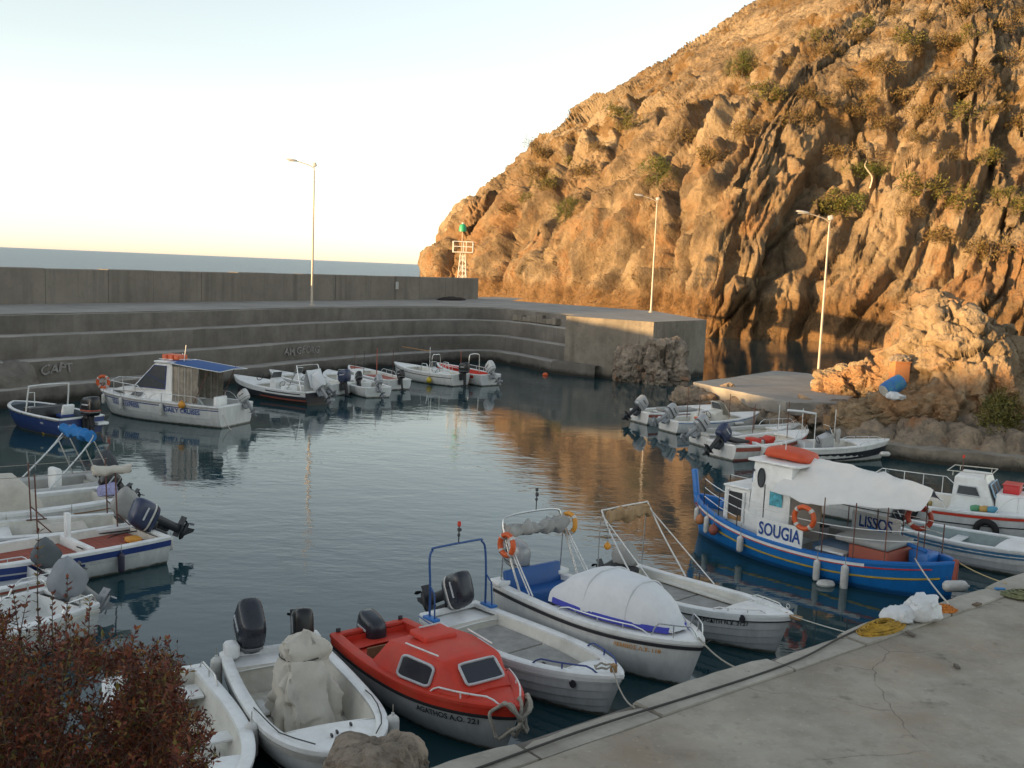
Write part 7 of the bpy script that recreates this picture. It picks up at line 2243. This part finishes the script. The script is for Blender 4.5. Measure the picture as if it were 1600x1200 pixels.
plant('shrub', 'green shrub at the foot of the outcrop on the right shore', 'bush', (p.x, p.y - .2, p.z - .2), [('foliage', foliage_mesh('foliage', (1, .9, 1.0), 420, 7, .12, .05, LEAFO, 860, lumps=8)), ('stems', stm[1])], 1.35, 0)

# ---- red-leaved bush in the left foreground
rnb = random.Random(77)
bush = thing('bush', 'red-brown leafy bush filling the lower left corner', 'bush', (-3.0, 6.6, 3.2))
bo = Vector(bush.location)
def bpt(x, y, d): return GD(x, y, d) - bo
top_px = [(-60, 930), (0, 955), (40, 960), (100, 965), (150, 1010), (200, 1015), (255, 1010), (285, 1035), (300, 1080), (335, 1130), (345, 1175), (330, 1230)]
def top_y(x): return float(np.interp(x, [p[0] for p in top_px], [p[1] for p in top_px]))
Vl, Fl = [], []
tw_ = MB()
for k in range(4200):
    x = rnb.uniform(-90, 318) if k % 5 else rnb.uniform(180, 335)
    ty = top_y(x)
    v = rnb.random() ** 1.15
    y = ty + 8 + v * (1290 - ty)
    d = rnb.uniform(5.7, 7.6) - .5 * v
    if x > 300 and y < 1060: continue
    dn = fbm(np.array([[x / 60, y / 60, d * .8]]), 2, 901)[0]
    if dn < -.38 + .55 * max(0, 1 - (y - ty) / 110): continue
    c = bpt(x, y, d)
    up = Vector((rnb.gauss(.1, .45), rnb.gauss(-.15, .45), rnb.uniform(.4, 1.1))).normalized(); lk = rnb.choice((.65, .85, 1, 1.25))
    ln = rnb.uniform(.07, .17)
    tw_.tube([c - up * ln * .9, c, c + up * ln], .0025, 4, r2=.001)
    nl = rnb.randint(11, 17)
    for j in range(nl):
        s_ = j / nl; a = j * 2.4 + rnb.uniform(-.4, .4)
        side_ = up.orthogonal().normalized(); side_ = Matrix.Rotation(a, 3, up) @ side_
        ld = (side_ * .8 + up * rnb.uniform(.3, .9)).normalized()
        leaf(Vl, Fl, c + up * ln * (2 * s_ - .9), ld, up, rnb.uniform(.03, .054) * lk, rnb.uniform(.013, .021) * lk)
# tall thin shoots rising in front of the boats
for (x0, y0, x1, y1, d) in [(66, 990, 60, 832, 6.2), (100, 1000, 105, 905, 6.4), (45, 990, 20, 920, 6.6), (130, 1005, 140, 940, 6.1), (200, 1030, 212, 985, 6.0), (262, 1030, 263, 1000, 6.0), (30, 1000, 42, 935, 6.3), (85, 1000, 82, 930, 6.8)]:
    a, c = bpt(x0, y0 + 60, d), bpt(x1, y1, d)
    mid = a.lerp(c, .5) + Vector((rnb.uniform(-.03, .03), 0, 0))
    path = spline([a, mid, c], 8)
    tw_.tube(path, .006, 5, r2=.002)
    for i, p in enumerate(path):
        t_ = (path[min(i + 1, len(path) - 1)] - path[max(0, i - 1)]).normalized()
        for j in range(3):
            sd = Matrix.Rotation(rnb.uniform(0, 6.28), 3, t_) @ t_.orthogonal().normalized()
            leaf(Vl, Fl, p, (sd + t_ * .6).normalized(), t_, rnb.uniform(.03, .055), rnb.uniform(.016, .026))
me = bpy.data.meshes.new('foliage'); me.from_pydata([tuple(v) for v in Vl], [], Fl); me.update(); me.materials.append(LEAFR)
o = bpy.data.objects.new('foliage', me); COL.objects.link(o); o.parent = bush
tw_.build('twigs', BARK, bush, None)
br_ = MB()
for k in range(26):
    x = rnb.uniform(-60, 300); e = bpt(x, top_y(x) + rnb.uniform(40, 140), rnb.uniform(5.8, 7.2)); s0 = Vector((rnb.uniform(-.25, .25), rnb.uniform(-.2, .2), -.6))
    m1 = s0.lerp(e, .5) + Vector((rnb.uniform(-.2, .2), rnb.uniform(-.2, .2), rnb.uniform(-.1, .15)))
    br_.tube(spline([s0, m1, e], 6), .022, 6, r2=.005)
br_.build('branches', BARK, bush, 60)
